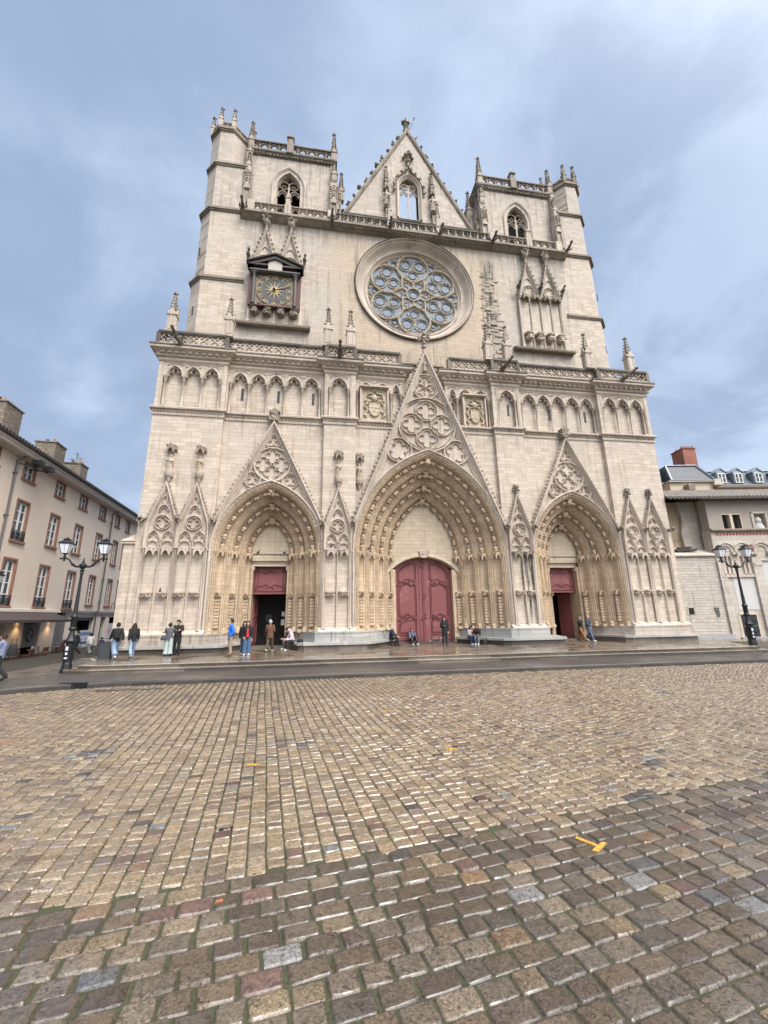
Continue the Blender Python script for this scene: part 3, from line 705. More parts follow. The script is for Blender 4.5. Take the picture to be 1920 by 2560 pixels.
def lower_front():
    b = MB()
    for s in (-1, 1):
        i0 = len(b.v)
        b.box(-18.0, -13.7, 0, 1.2, -.3, 15.0); b.box(-18.0, -17.2, 1.2, 12, -.3, 19.35)
        b.box(-7.2, -5.05, 0, 1.2, -.3, 15.0)
        wall_arch(b, -13.7, -7.2, -.3, 15.0, -10.45, 3.22, 5.88, 4.3, .3, 1.2)
        A = parch(0, 5.05, 5.88, 6.95, 14); k = len(A)//2
        b.xz([(-5.05, 5.88)]+A[1:k+1]+[(0, 15.0), (-5.05, 15.0)], .3, 1.2)
        if s > 0: b.xf(Matrix.Scale(-1, 4, (1, 0, 0)), i0)
    part(b, 'portal_storey_wall', M_ST)
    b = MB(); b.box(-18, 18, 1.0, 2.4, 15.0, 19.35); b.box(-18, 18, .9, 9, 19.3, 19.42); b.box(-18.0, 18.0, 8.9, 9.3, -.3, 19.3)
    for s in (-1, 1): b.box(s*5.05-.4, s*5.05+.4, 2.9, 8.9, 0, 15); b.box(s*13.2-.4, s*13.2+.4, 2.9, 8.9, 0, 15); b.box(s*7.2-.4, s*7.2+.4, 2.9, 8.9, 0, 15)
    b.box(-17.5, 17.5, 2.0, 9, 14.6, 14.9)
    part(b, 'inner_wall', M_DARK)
    # string course with carved beads
    pth = lambda o, g: [(-18.0, 6), (-18.0, 0), (-13.7, 0), (-13.7, .3), (-7.2, .3), (-7.2, 0), (-5.05, 0), (-5.05, .3), (-g, .3)]
    for s in (-1, 1):
        p = pth(0, 2.3); p = p if s < 0 else mirror_pts(p)
        b = MB(); b.sweep(p, [(0, 14.50), (-.06, 14.52), (-.08, 14.62), (-.05, 14.66), (-.06, 14.88), (-.20, 14.92), (-.22, 15.02), (-.16, 15.08), (.3, 15.12)], plane='xy')
        b.cur = 1
        for i in range(len(p)-1):
            (x0, y0), (x1, y1) = p[i], p[i+1]; l = math.hypot(x1-x0, y1-y0); k = int(l/.2)
            if l < .5 or abs(x1-x0) < .1: continue
            for j in range(k):
                t = (j+.5)/k; b.blob((x0+(x1-x0)*t, y0+(y1-y0)*t-.10, 14.77), (.075, .06, .075), .25, 4, 3)
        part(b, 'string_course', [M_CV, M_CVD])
    # keystone blocks where side gables meet the string course
    for s in (-1, 1):
        b = MB(); b.xy([(s*10.45-.3, .1), (s*10.45-.2, -.25), (s*10.45+.2, -.25), (s*10.45+.3, .1)], 14.5, 15.1)
        b.xz([(s*10.45-.35, 15.1), (s*10.45, 15.38), (s*10.45+.35, 15.1)], -.25, .2)
        for q in range(9): b.blob((s*10.45+rnd.uniform(-.3, .3), -.2, 14.75+rnd.uniform(-.3, .3)), .11, .4, 5, 3)
        part(b, 'gable_apex_carving', M_CVD)
    # splayed bench and plinth under every pier
    def pier(name, pb, pp):
        b = MB(); b.xy(pb, -.05, .27); part(b, 'bench_riser', M_RIS)
        b = MB(); e = [(x, y) for x, y in pb]
        b.sweep(e, [(-.3, .27), (.03, .27), (.05, .30), (.05, .40), (.02, .42), (-.3, .425)], plane='xy', closed=False) if False else b.xy(inflate(pb, .11), .28, .42)
        part(b, 'bench', M_BENCH)
        b = MB(); b.xy(pp, .42, .94); b.xy(inflate(pp, .04), .42, .50); b.xy(inflate(pp, .03), .92, 1.0)
        part(b, 'plinth', M_PLN if name == 'side' else M_BENCH)
    def inflate(P, d):
        out = []; n = len(P)
        A = sum(P[i][0]*P[(i+1) % n][1]-P[(i+1) % n][0]*P[i][1] for i in range(n)); sg = 1 if A > 0 else -1
        for i in range(n):
            a, p, c = P[i-1], P[i], P[(i+1) % n]
            def nr(u, v):
                dx, dy = v[0]-u[0], v[1]-u[1]; l = math.hypot(dx, dy); return dy/l*sg, -dx/l*sg
            n1, n2 = nr(a, p), nr(p, c); x, y = n1[0]+n2[0], n1[1]+n2[1]; l2 = x*x+y*y
            out.append((p[0]+x*2*d/l2, p[1]+y*2*d/l2))
        return out
    for s in (-1, 1):
        f = lambda P: P if s < 0 else [(-x, y) for x, y in P]
        pier('side', f([(-18.15, 8), (-18.0, -.62), (-17.8, -.78), (-13.0, -.78), (-12.6, -.6), (-11.75, 2.3), (-11.75, 3.1), (-14, 8)]),
             f([(-18.05, 8), (-18.02, -.12), (-17.7, -.42), (-13.5, -.42), (-11.7, 2.72), (-11.7, 3.1), (-14, 8)]))
        pier('mid', f([(-9.2, 3.1), (-9.2, 2.3), (-8.35, -.55), (-8.05, -.78), (-4.6, -.78), (-4.2, -.6), (-2.2, 2.3), (-2.2, 3.1)]),
             f([(-9.2, 3.1), (-9.2, 2.72), (-7.45, -.42), (-4.8, -.42), (-2.2, 2.8), (-2.2, 3.1)]))
    # sloped weathering above the plinth
    for s in (-1, 1):
        for x0, x1 in ((-18.0, -13.7), (-7.3, -5.0)):
            b = MB(); i0 = 0; b.yz([(-.40, 1.0), (-.40, 1.04), (-.05, 1.22), (.2, 1.22), (.2, 1.0)], x0, x1)
            if s > 0: b.xf(Matrix.Scale(-1, 4, (1, 0, 0)), i0)
            part(b, 'plinth_weathering', M_ST)
    # thresholds
    for xc, hw in ((-10.55, 1.25), (0, 2.2), (10.65, 1.25)):
        b = MB(); b.box(xc-hw, xc+hw, 2.35, 3.6, -.05, .10); part(b, 'threshold', M_RIS)
    # slim corner pier with cap on the far left
    b = MB(); b.box(-18.65, -18.0, .15, 1.2, -.3, 6.35); b.add([(-18.85, .0, 6.35), (-17.95, .0, 6.35), (-17.95, 1.3, 6.35), (-18.85, 1.3, 6.35), (-18.3, .65, 6.85)], [(0, 1, 4), (1, 2, 4), (2, 3, 4), (3, 0, 4), (0, 3, 2, 1)])
    b.box(-18.8, -17.95, .05, 1.3, 6.2, 6.35); part(b, 'corner_pier', M_ST)

def side_portals_tracery():
    for s in (-1, 1):
        xc = 10.45*s; g = portal(xc, 3.22, 5.88, 4.3, 3, 2.1, 2.15, 14.5, 3.24, False)
        b = MB()
        ring(b, xc, 13.08, .50, .10, .04, .25, 24); foilbar(b, xc, 13.08, .40, 3, .06, .07, .22, pi/2)
        ring(b, xc, 11.5, 1.14, .14, .02, .25, 40)
        for k in range(4): 
            a = pi/4*0+k*pi/2; foilbar(b, xc+.58*cos(a), 11.5+.58*sin(a), .50, 4, .065, .07, .22, pi/4 if k % 2 == 5 else 0)
        for q in (-1, 1):
            ring(b, xc+q*1.18, 10.42, .50, .10, .04, .25, 24); foilbar(b, xc+q*1.18, 10.42, .40, 3, .06, .07, .22, pi/2)
            b.bar([(xc+q*1.68, 10.3), (xc+q*2.1, 9.7), (xc+q*2.6, 8.7)], .06, .07, .22)
        b.bar([(xc-.32, 13.62), (xc, 14.1), (xc+.32, 13.62)], .06, .07, .22)
        part(b, 'gable_tracery', M_CV, g, 40)
        # tympanum, lintel, jamb wall, door
        b = MB(); T = parch(xc, 1.36, 5.9, 2.35, 12); b.xz(T+[(xc+1.36, 5.5), (xc-1.36, 5.5)], 2.12, 2.7); b.box(xc-1.3, xc+1.3, 2.3, 2.75, 5.2, 5.92)
        part(b, 'tympanum', M_TY, g)
        b = MB(); b.box(xc-1.25, xc+1.25, 2.12, 2.35, 5.86, 5.96); b.box(xc-1.2, xc+1.2, 2.2, 2.4, 5.14, 5.22)
        for j in range(16):
            b.blob((xc-1.15+j*.153, 2.14, 5.91), (.06, .05, .05), .3, 4, 3); b.blob((xc-1.15+j*.153, 2.2, 5.18), (.05, .04, .04), .3, 4, 3)
        for q in (-1, 1): b.box(xc+q*1.1-.09, xc+q*1.1+.09, 2.2, 2.6, 4.9, 5.16)
        part(b, 'lintel_moulding', M_CV, g)
        b = MB()
        for q in (-1, 1): b.box(xc+q*1.22-.13, xc+q*1.22+.13, 2.15, 3.4, 0, 5.2)
        b.box(xc-1.3, xc+1.3, 2.75, 3.3, 5.1, 9); part(b, 'door_jamb', M_OC, g)
        # red transom panel with rococo mouldings
        d = empty('door', None, None); d.parent = g
        b = MB(); b.box(xc-1.1, xc+1.1, 2.62, 2.74, 3.42, 5.16); b.box(xc-1.1, xc+1.1, 2.56, 2.8, 3.36, 3.46); part(b, 'transom_panel', M_DOOR, g)
        b = MB(); y0, y1 = 2.57, 2.63
        b.bar([(xc-1.0, 3.55), (xc-1.0, 5.05), (xc+1.0, 5.05), (xc+1.0, 3.55)], .05, y0, y1, True)
        w = [(-.85, 3.85), (-.8, 4.05), (-.8, 4.6), (-.88, 4.78), (-.6, 4.82), (-.35, 4.7), (0, 4.82), (.35, 4.7), (.6, 4.82), (.88, 4.78), (.8, 4.6), (.8, 4.05), (.85, 3.85), (.5, 3.88), (.3, 4.0), (0, 3.82), (-.3, 4.0), (-.5, 3.88)]
        b.bar([(xc+x, z) for x, z in w], .05, y0, y1, True)
        for q in range(14): b.blob((xc+rnd.uniform(-.25, .25), 2.58, (3.78 if q % 2 else 4.88)+rnd.uniform(-.07, .07)), (.07, .03, .05), .4, 5, 3)
        for x, z in ((-.85, 3.75), (.85, 3.75), (-.85, 4.9), (.85, 4.9)):
            for q in range(4): b.blob((xc+x+rnd.uniform(-.1, .1), 2.58, z+rnd.uniform(-.06, .06)), (.06, .03, .05), .4, 5, 3)
        part(b, 'transom_carving', M_DOORD, g)
        bpy.data.objects.remove(d)
        # open leaf folded inward, seen edge-on, and a dark timber porch inside
        hs = -1 if s < 0 else 1
        M = Matrix.Translation((xc+hs*1.08, 2.75, 0)) @ Matrix.Rotation(radians(-98 if hs > 0 else 100) if True else 0, 4, 'Z')
        b = MB(); b.box(0, 1.05, -.04, .04, .12, 3.36); b.bar([(.12, .3), (.12, 1.5), (.5, 1.75), (.92, 1.5), (.92, .3)], .06, -.08, -.03, True); b.bar([(.12, 1.9), (.12, 3.1), (.92, 3.1), (.92, 1.9), (.5, 2.1)], .06, -.08, -.03, True)
        if hs > 0: b.xf(Matrix.Translation((xc+1.10, 3.35, 0)) @ Matrix.Rotation(radians(118), 4, 'Z'))
        else: b.xf(Matrix.Translation((xc-1.08, 3.0, 0)) @ Matrix.Rotation(radians(82), 4, 'Z'))
        part(b, 'door_leaf', M_DOOR, g)
        b = MB(); b.box(xc-1.4, xc+1.4, 5.2, 5.3, 0, 3.4)
        for x in (-1.3, -.45, .45, 1.3): b.box(xc+x-.05, xc+x+.05, 5.12, 5.2, .1, 3.4)
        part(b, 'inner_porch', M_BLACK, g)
        if s < 0:
            b = MB(); b.box(xc+.72, xc+.92, 3.9, 3.92, 1.95, 2.25); part(b, 'paper_notice', simple('white_paper', (.6, .6, .6), .7), g); b = MB(); b.box(xc+.7, xc+.94, 3.9, 3.92, 1.35, 1.75); part(b, 'paper_notice', simple('white_paper', (.6, .6, .6), .7), g)
            b = MB()
            for r_ in (.62, .54, .44): b.bar([(-10.62+r_*cos(t), 1.05+r_*sin(t)) for t in [pi/8+k*pi/4 for k in range(8)]], .03, 5.05, 5.12, True)
            part(b, 'octagonal_porch_panel', simple('dull_green_panel', (.07, .075, .06), .5), g)
            b = MB(); b.box(xc-.45, xc-.05, 5.06, 5.1, 1.6, 2.1); part(b, 'porch_window', simple('dim_porch_glass', (.05, .06, .055), .3), g)
def central_portal():
    g = portal(0, 5.05, 5.88, 6.95, 4, 2.9, 2.6, 20.8, 5.17, True)
    b = MB()
    ring(b, 0, 17.95, .98, .13, .02, .25, 40)
    foilbar(b, 0, 17.95, .84, 6, .07, .07, .22, pi/2)
    for k in range(3):
        a = k*pi/3+pi/6; b.bar([(-.42*cos(a), 17.95-.42*sin(a)), (.42*cos(a), 17.95+.42*sin(a))], .07, .06, .22)
    for k in range(6):
        a = k*pi/3+pi/6; b.blob((.5*cos(a), .1, 17.95+.5*sin(a)), (.1, .06, .1), .3, 5, 3)
    ring(b, 0, 14.97, 2.06, .16, -.02, .25, 56); ring(b, 0, 14.97, 1.9, .06, .06, .25, 56)
    for k in range(4):
        a = k*pi/2; x, z = 1.08*cos(a), 14.97+1.08*sin(a); ring(b, x, z, .80, .09, .04, .24, 30); foilbar(b, x, z, .66, 4, .07, .07, .22, 0)
    for q in (-1, 1): ring(b, q*2.05, 12.95, .88, .13, .0, .25, 36); foilbar(b, q*2.05, 12.95, .72, 5, .07, .07, .22, pi/2)
    for q in (-1, 1):
        b.bar([(q*2.98, 12.8), (q*3.4, 11.9), (q*4.2, 9.9), (q*4.75, 8.6)], .08, .06, .22)
    b.bar([(-.5, 19.0), (-.3, 19.15), (0, 19.2), (.3, 19.15), (.5, 19.0)], .08, .06, .22)
    b.bar([(-.3, 19.4), (0, 20.1), (.3, 19.4)], .06, .06, .22)
    part(b, 'gable_tracery', M_CV, g, 40)
    b = MB(); fig(b, .0, .0, 19.18, .95); part(b, 'gable_statue', M_CV, g, 60)
    # tympanum with segmental stone arch over the door
    b = MB(); T = parch(0, 2.5, 5.7, 4.35, 14); S = arc(0, 5.16-2.6, 3.33, radians(43), radians(137), 14)
    k = len(T)//2
    b.xz(T[:k+1]+[(0, 5.89)]+S[8:]+[(-2.5, 4.7)], 2.52, 3.0); b.xz(T[k:]+[(2.5, 4.7)]+S[:7]+[(0, 5.89)], 2.52, 3.0)
    part(b, 'tympanum', M_TY, g)
    b = MB(); S2 = arc(0, 2.56, 3.50, radians(39), radians(141), 18)[::-1]
    b.sweep(S2, [(-.18, 2.9), (-.18, 2.40), (-.12, 2.36), (-.05, 2.40), (.06, 2.44), (.14, 2.46), (.16, 2.6)])
    part(b, 'door_arch', M_TY, g)
    b = MB(); b.xz([(-.2, 5.82), (-.32, 6.3), (0, 6.42), (.32, 6.3), (.2, 5.82)], 2.28, 2.6)
    for q in range(12): b.blob((rnd.uniform(-.38, .38), 2.3, 6.2+rnd.uniform(-.12, .2)), .1, .35, 5, 3)
    part(b, 'keystone', M_CV, g)
    b = MB()
    for q in (-1, 1): b.box(q*2.2-.16, q*2.2+.16, 2.45, 3.3, 0, 5.0)
    part(b, 'door_jamb', M_OC, g)
    # red double door
    Y0 = 2.88
    for q in (-1, 1):
        b = MB(); S = arc(0, 2.56, 3.30, radians(39.5), radians(90), 10)
        P = [(.02, .1), (2.12, .1), (2.12, 4.7)]+[(x, z) for x, z in S if x < 2.12]
        P = P[:-1]+[(.02, 5.86)]; P = [(q*x, z) for x, z in P]; b.xz(P if q > 0 else P[::-1], Y0, Y0+.12)
        b.box(min(q*.02, q*.28), max(q*.02, q*.28), Y0-.04, Y0, .1, 5.8)
        leaf = part(b, 'door_leaf', M_DOOR, g)
        b = MB(); y0, y1 = Y0-.055, Y0
        X = lambda L: [(q*x, z) for x, z in L]
        top = [(.5, 4.42), (.5, 5.42), (.62, 5.5), (1.0, 5.4), (1.5, 5.15), (1.78, 4.85), (1.82, 4.3), (1.7, 4.1), (1.45, 4.22), (1.15, 4.38), (.8, 4.3), (.62, 4.2)]
        mid = [(.5, 1.85), (.5, 3.85), (.62, 4.0), (.85, 3.92), (1.15, 4.1), (1.5, 3.98), (1.72, 3.75), (1.8, 3.5), (1.78, 1.9), (1.6, 1.72), (1.3, 1.9), (1.1, 1.95), (.8, 1.72)]
        low = [(.52, .75), (.52, 1.5), (.7, 1.62), (1.1, 1.55), (1.45, 1.45), (1.72, 1.3), (1.78, .75)]
        for Lp, w in ((top, .05), (mid, .05), (low, .05)): b.bar(X(Lp), w, y0, y1, True)
        for Lp in (top, mid, low):
            cx = sum(p[0] for p in Lp)/len(Lp); cz = sum(p[1] for p in Lp)/len(Lp)
            b.bar(X([(cx+(x-cx)*.86, cz+(z-cz)*.93) for x, z in Lp]), .028, y0+.015, y1, True)
        for (cx, cz, n_, sx) in ((1.15, 4.2, 10, .3), (.62, 4.1, 5, .1), (1.74, 3.95, 6, .12), (1.15, 1.72, 10, .3), (.6, 1.72, 5, .1), (1.72, 1.6, 5, .1), (1.1, 5.45, 5, .2)):
            for _ in range(n_): b.blob((q*(cx+rnd.uniform(-sx, sx)), y0, cz+rnd.uniform(-.08, .08)), (.07, .03, .05), .4, 5, 3)
        b.bar(X([(.5, .25), (1.85, .25), (1.85, .6), (.5, .6)]), .04, y0+.01, y1, True)
        part(b, 'leaf_carving', M_DOORD, leaf)
    b = MB(); b.box(-.09, .09, Y0-.08, Y0-.035, .1, 5.75)
    for cz, n_ in ((5.35, 14), (3.05, 9), (1.9, 7)):
        for _ in range(n_): b.blob((rnd.uniform(-.13, .13), Y0-.08, cz+rnd.uniform(-.3, .25)), (.08, .04, .07), .4, 5, 3)
    part(b, 'door_astragal', M_DOORD, g)
    b = MB()
    for _ in range(90):
        x = rnd.gauss(.85, .3); z = .14+abs(rnd.gauss(0, .1)); w = rnd.uniform(.02, .07); b.add([(x-w, Y0-.006, z), (x+w, Y0-.006, z-.01), (x+w*.6, Y0-.006, z+.03), (x-w*.5, Y0-.006, z+.035)], [(0, 1, 2, 3)])
    part(b, 'flaked_paint', simple('bare_flaked_wood', (.42, .34, .31), .8), g)

def niche_strips():
    """blind arcades on the buttress fronts: shafts, canopies, brackets, tracery heads, gablets"""
    def cell_tracery(b, xc, w):
        zb, y0, y1 = 5.95, -.16, .0
        for q in (-1, 1):
            x = xc+q*w/4
            b.bar(parch(x, w/4-.03, 6.35, .62, 8), .055, y0, y1); b.bar(cusped(x, w/4-.06, 6.3, .56, .10, 3, 18), .035, y0+.02, y1)
            b.bar([(x-w/4+.04, 6.35), (x-w/4+.04, zb)], .05, y0, y1); b.bar([(x+w/4-.04, 6.35), (x+w/4-.04, zb)], .05, y0, y1)
            b.bar(parch(x, w/4-.06, 6.0, .36, 8), .045, y0+.01, y1)
        ring(b, xc, 7.47, .44, .075, y0-.01, y1, 24); foilbar(b, xc, 7.47, .35, 4, .05, y0, y1, 0)
        b.bar(parch(xc, .30, 8.15, .42, 8), .05, y0, y1); b.bar(cusped(xc, .24, 8.12, .34, .07, 3, 12), .03, y0, y1)
        b.bar(parch(xc, .16, 8.72, .42, 8), .04, y0, y1)
    def gablet(xc, w, fin, za=9.92):
        g = empty('gablet', None, None); g.parent = CATH
        b = MB(); b.xz([(xc-w/2, 6.9), (xc-w/2, 7.65), (xc, za-.1), (xc+w/2, 7.65), (xc+w/2, 6.9)], -.03, .1); b.box(xc-w/2, xc+w/2, -.03, .1, 5.9, 6.9)
        part(b, 'gablet_panel', M_CV, g)
        b = MB(); cell_tracery(b, xc, w-.12); part(b, 'gablet_tracery', M_CV, g, 40)
        b = MB(); b.sweep([(xc-w/2+.0, 5.9), (xc-w/2+.0, 7.0), (xc-w/2+.05, 7.5), (xc, za), (xc+w/2-.05, 7.5), (xc+w/2, 7.0), (xc+w/2, 5.9)], [(.04, .1), (.04, -.26), (.0, -.28), (-.04, -.24), (-.07, -.17), (-.11, -.13), (-.12, .1)]); b.cur = 1; crockets(b, (xc-w/2, 7.6), (xc, za), -.1, .17, .22); crockets(b, (xc+w/2, 7.6), (xc, za), -.1, .17, .22); part(b, 'gablet_rake', [M_CV, M_CVM], g)
        if fin:
            b = MB(); finial(b, xc, -.12, za-.15, .62); b.blob((xc, -.12, za+.62), .2, .3, 6, 4)
            part(b, 'finial', M_CVD, g)
        return g
    for s in (-1, 1):
        for (x0, x1, cells) in ((-17.5, -13.9, [-16.6, -14.84]), (-7.05, -5.25, [-6.18])):
            xs = [x*-s for x in (x0, x1)] if s > 0 else [x0, x1]; X0, X1 = min(xs), max(xs)
            w = 1.72 if len(cells) == 2 else 1.66
            for c in cells: gablet(c if s < 0 else -c, w, s > 0)
            # shafts
            b = MB(); n = len(cells)
            pos = []
            for c in cells:
                c = c if s < 0 else -c
                for q, r in ((-1, .055), (-.88, .04), (0, .05), (.88, .04), (1, .055)): pos.append((c+q*w/2, r))
            for x, r in pos:
                b = MB(); b.lathe((x, -.11, 1.15), [(r*2.2, 0), (r*2.2, .08), (r*1.4, .14), (r*1.7, .2), (r, .28), (r, 4.62), (r*1.6, 4.7), (r*1.8, 4.8)], 6)
                b.xy([(x-r*2.6, .1), (x-r*2.2, -.24), (x+r*2.2, -.24), (x+r*2.6, .1)], 1.08, 1.17)
                part(b, 'niche_shaft', M_CV, None, 40)

            b3 = MB()
            for c in cells:
                c = c if s < 0 else -c
                for q in (-1, 1):
                    b = MB(); b2 = MB(); canopy(b, c+q*w/4, -.02, 5.78, .74, .34); console(b2, c+q*w/4, -.0, 3.36, .72, .36)
                    part(b, 'niche_canopy', M_CV if not (s > 0 and len(cells) == 1) else M_CVD); part(b2, 'niche_bracket', M_CV)
            b3.box(X0-.1, X1+.1, -.1, .05, 5.83, 5.92); part(b3, 'impost_band', M_CV)
        # grotesque beasts crouching between the gablets
        for x in (-17.75, -15.72, -13.72, -7.15, -5.2):
            x = x if s < 0 else -x
            b = MB(); b.blob((x, -.25, 7.62), (.17, .26, .15), .2, 7, 5); b.blob((x+rnd.uniform(-.08, .08), -.52, 7.66), (.12, .15, .11), .25, 6, 4)
            for q in (-1, 1): b.tube([(x+q*.1, -.3, 7.6), (x+q*.13, -.5, 7.5), (x+q*.1, -.56, 7.42)], [.05, .04, .03], 5); b.blob((x+q*.08, -.5, 7.8), (.04, .04, .07), .2, 4, 3); b.tube([(x+q*.08, -.1, 7.6), (x+q*.2, .0, 7.85)], [.05, .02], 4)
            part(b, 'gargoyle', M_CVD, None, 60)
    # statues with pedestal and canopy above the left gablets
    for i, (x, lab) in enumerate(((-16.55, 'leftmost of the bay statues'), (-14.8, 'second bay statue from the left'), (-6.18, None), (-4.78, None))):
        y = -.12 if i != 3 else .18; zb = 10.66 if i < 2 else 10.7
        b = MB(); b.lathe((x, y, zb-.62), [(.06, 0), (.1, .1), (.14, .25), (.26, .42), (.28, .55), (.28, .62)], 8)
        for q in range(8): b.blob((x+.2*cos(q*.8), y+.2*sin(q*.8), zb-.25), .07, .4, 5, 3)
        part(b, 'pedestal', M_CV, None, 60)
        b = MB(); fig(b, x, y-.05, zb, 1.12); part(b, 'bay_statue', M_TY, None, 60)
        b = MB(); canopy(b, x, y+.15, zb+1.52, .62, .42, .22); 
        for q in range(8): b.blob((x+rnd.uniform(-.26, .26), y-.15, zb+1.68+rnd.uniform(-.06, .1)), .1, .4, 5, 3)
        part(b, 'statue_canopy', M_CVD)

def gallery():
    """blind arcade storey between string course and cornice"""
    def bay(x0, x1, yb, cols, slits=()):
        g = empty('blind_arcade', None, None); g.parent = CATH
        b = MB(); b.box(x0, x1, yb+.36, yb+.75, 15.0, 18.45); part(b, 'back_wall', M_ST, g)
        b = MB(); b.box(x0, cols[0]-.12, yb, yb+.36, 15.0, 18.45); b.box(cols[-1]+.12, x1, yb, yb+.36, 15.0, 18.45); b.box(cols[0]-.12, cols[-1]+.12, yb, yb+.36, 18.3, 18.45)
        A_all = []
        for i in range(len(cols)-1):
            xa, xb_ = cols[i], cols[i+1]; xc = (xa+xb_)/2; a = (xb_-xa)/2-.07; A = parch(xc, a, 17.32, .80, 8); k = len(A)//2
            lo = cols[0]-.12 if i == 0 else xa; hi = cols[-1]+.12 if i == len(cols)-2 else xb_
            b.xz([(lo, 17.32)]+A[:k+1]+[(xc, 18.3), (lo, 18.3)], yb+.03, yb+.36); b.xz([(xc, 18.3)]+A[k:]+[(hi, 17.32), (hi, 18.3)], yb+.03, yb+.36)
            A_all.append((xc, a, A))
        part(b, 'arcade_wall', M_ST, g)
        b = MB()
        for xc, a, A in A_all:
            b.bar(A, .11, yb-.03, yb+.1); C = cusped(xc, a-.06, 17.28, .74, .17, 3, 24); b.bar(C, .06, yb+.08, yb+.2)
            for q in (-1, 1):
                xx = xc+q*(a+.02)
                for _ in range(4): b.blob((xx-q*rnd.uniform(-.02, .16), yb+.0, 18.15+rnd.uniform(-.1, .08)), (.05, .03, .045), .4, 4, 3)
            b.bar([(xc-a*.75, 18.24), (xc-.12, 18.2), (xc, 18.26)], .03, yb-.01, yb+.04); b.bar([(xc+a*.75, 18.24), (xc+.12, 18.2), (xc, 18.26)], .03, yb-.01, yb+.04)
        b.bar([(cols[0]-.2, 15.1), (cols[0]-.2, 18.36), (cols[-1]+.2, 18.36), (cols[-1]+.2, 15.1)], .05, yb-.03, yb+.02)
        part(b, 'arch_moulding', M_CV, g)
        for x in cols:
            b = MB(); b.lathe((x, yb+.12, 15.06), [(.14, 0), (.14, .1), (.1, .15), (.12, .2), (.07, .3), (.07, 1.95), (.1, 1.98), (.075, 2.02), (.14, 2.16), (.10, 2.18), (.15, 2.28), (.15, 2.34)], 8); part(b, 'column', M_CV, g, 50)
        for x in slits:
            b = MB(); b.box(x-.09, x+.09, yb+.345, yb+.37, 16.2, 17.1); part(b, 'slit_window', M_LEAD, g)
    L1 = [-17.55, -16.41, -15.26, -14.12]; L2 = [-13.5+1.192*i for i in range(6)]; L3 = [-6.86, -5.56]; L4 = [-4.91, -3.70, -2.48, -1.75]
    bay(-18.0, -13.7, 0, L1); bay(-13.7, -7.2, .3, L2, (-12.75, -10.35, -7.98)); bay(-7.2, -5.05, 0, L3)
    bay(-5.05, -1.6, .3, L4, (-2.42,))
    m = lambda L: [-x for x in L][::-1]
    bay(13.7, 18.0, 0, m(L1)); bay(7.2, 13.7, .3, m(L2), (9.9, 12.9)); bay(5.05, 7.2, 0, m(L3), (6.4,)); bay(1.6, 5.05, .3, m(L4), (2.2,))
    b = MB(); b.box(-1.75, 1.75, .6, 1.1, 15, 19.3); part(b, 'back_wall', M_ST)
    # two carved coats of arms in deep frames
    for s, x0, x1, z0, z1 in ((-1, -4.68, -2.72, 15.12, 17.6), (1, 2.86, 4.56, 15.12, 17.5)):
        g = empty('coat_of_arms', None, None); g.parent = CATH; g['label'] = 'carved papal arms with tiara and wreath' if s < 0 else 'smaller carved arms with crown on the right'
        xc, zc = (x0+x1)/2, (z0+z1)/2; w = (x1-x0)/2
        b = MB(); b.box(x0+.08, x1-.08, .28, .7, z0, z1); part(b, 'relief_panel', M_TY, g)
        b = MB(); b.box(x0-.1, x1+.05, -.05, .7, z1, z1+.09); b.box(x0-.06, x0+.08, .1, .7, z0, z1); b.box(x1-.08, x1+.03, .1, .7, z0, z1); part(b, 'frame', M_CV, g)
        b = MB(); y = .20
        sh = [(xc-w*.38, zc+.1), (xc-w*.40, zc-.45), (xc-w*.28, zc-.78), (xc, zc-.95), (xc+w*.28, zc-.78), (xc+w*.40, zc-.45), (xc+w*.38, zc+.1), (xc, zc+.16)]
        b.xz(sh[::-1], y, .3); b.bar(sh, .06, y-.05, y+.05, True)
        b.bar([(xc-w*.7, zc+.2), (xc-w*.55, zc+.75), (xc-w*.2, zc+.8), (xc, zc+1.15), (xc+w*.2, zc+.8), (xc+w*.55, zc+.75), (xc+w*.7, zc+.2)], .07, .14, .26)
        b.blob((xc, .2, zc+.48), (.2, .12, .26), .12, 8, 5); b.bar([(xc-.5, zc+.15), (xc+.5, zc+.6)], .06, .16, .26); b.bar([(xc+.5, zc+.15), (xc-.5, zc+.6)], .06, .16, .26)
        for q in (-1, 1):
            for k in range(11): b.blob((xc+q*(w*.62+.09*sin(k*1.3)), .2, zc-.95+k*.125), (.11, .08, .09), .35, 5, 3)
        if s < 0: b.bar([(xc-w*.36, zc-.28), (xc+w*.36, zc-.28)], .04, y-.03, y+.02)
        for k in range(3): b.blob((xc-.18+.18*k, y-.01, zc-.6+.1*(k % 2)), (.06, .03, .07), .3, 5, 3)
        b.blob((xc, .2, zc+1.08), (.13, .1, .1), .3, 6, 4); part(b, 'relief', M_TY, g, 60)
    # crowning cornice with a frieze of leaves, following the buttress plan
    for s in (-1, 1):
        p = [(-18.0, 9), (-18.0, 0), (-13.7, 0), (-13.7, .3), (-7.2, .3), (-7.2, 0), (-5.05, 0), (-5.05, .3), (-1.55, .3), (-1.55, 1.1)]; p = p if s < 0 else mirror_pts(p)
        b = MB(); b.sweep(p, [(.2, 18.4), (-.05, 18.42), (-.09, 18.50), (-.09, 18.58), (-.03, 18.62), (-.04, 18.66), (-.20, 18.72), (-.22, 18.80), (-.16, 18.82), (-.20, 18.95), (-.40, 19.08), (-.52, 19.12), (-.54, 19.24), (-.48, 19.30), (.3, 19.34)], plane='xy')
        cb = b
        b = MB(); b.sweep(p, [(-.50, 19.30), (-.555, 19.31), (-.555, 19.40), (-.42, 19.45), (.3, 19.46)], plane='xy'); part(b, 'cornice_top', M_SOOT)
        b = cb
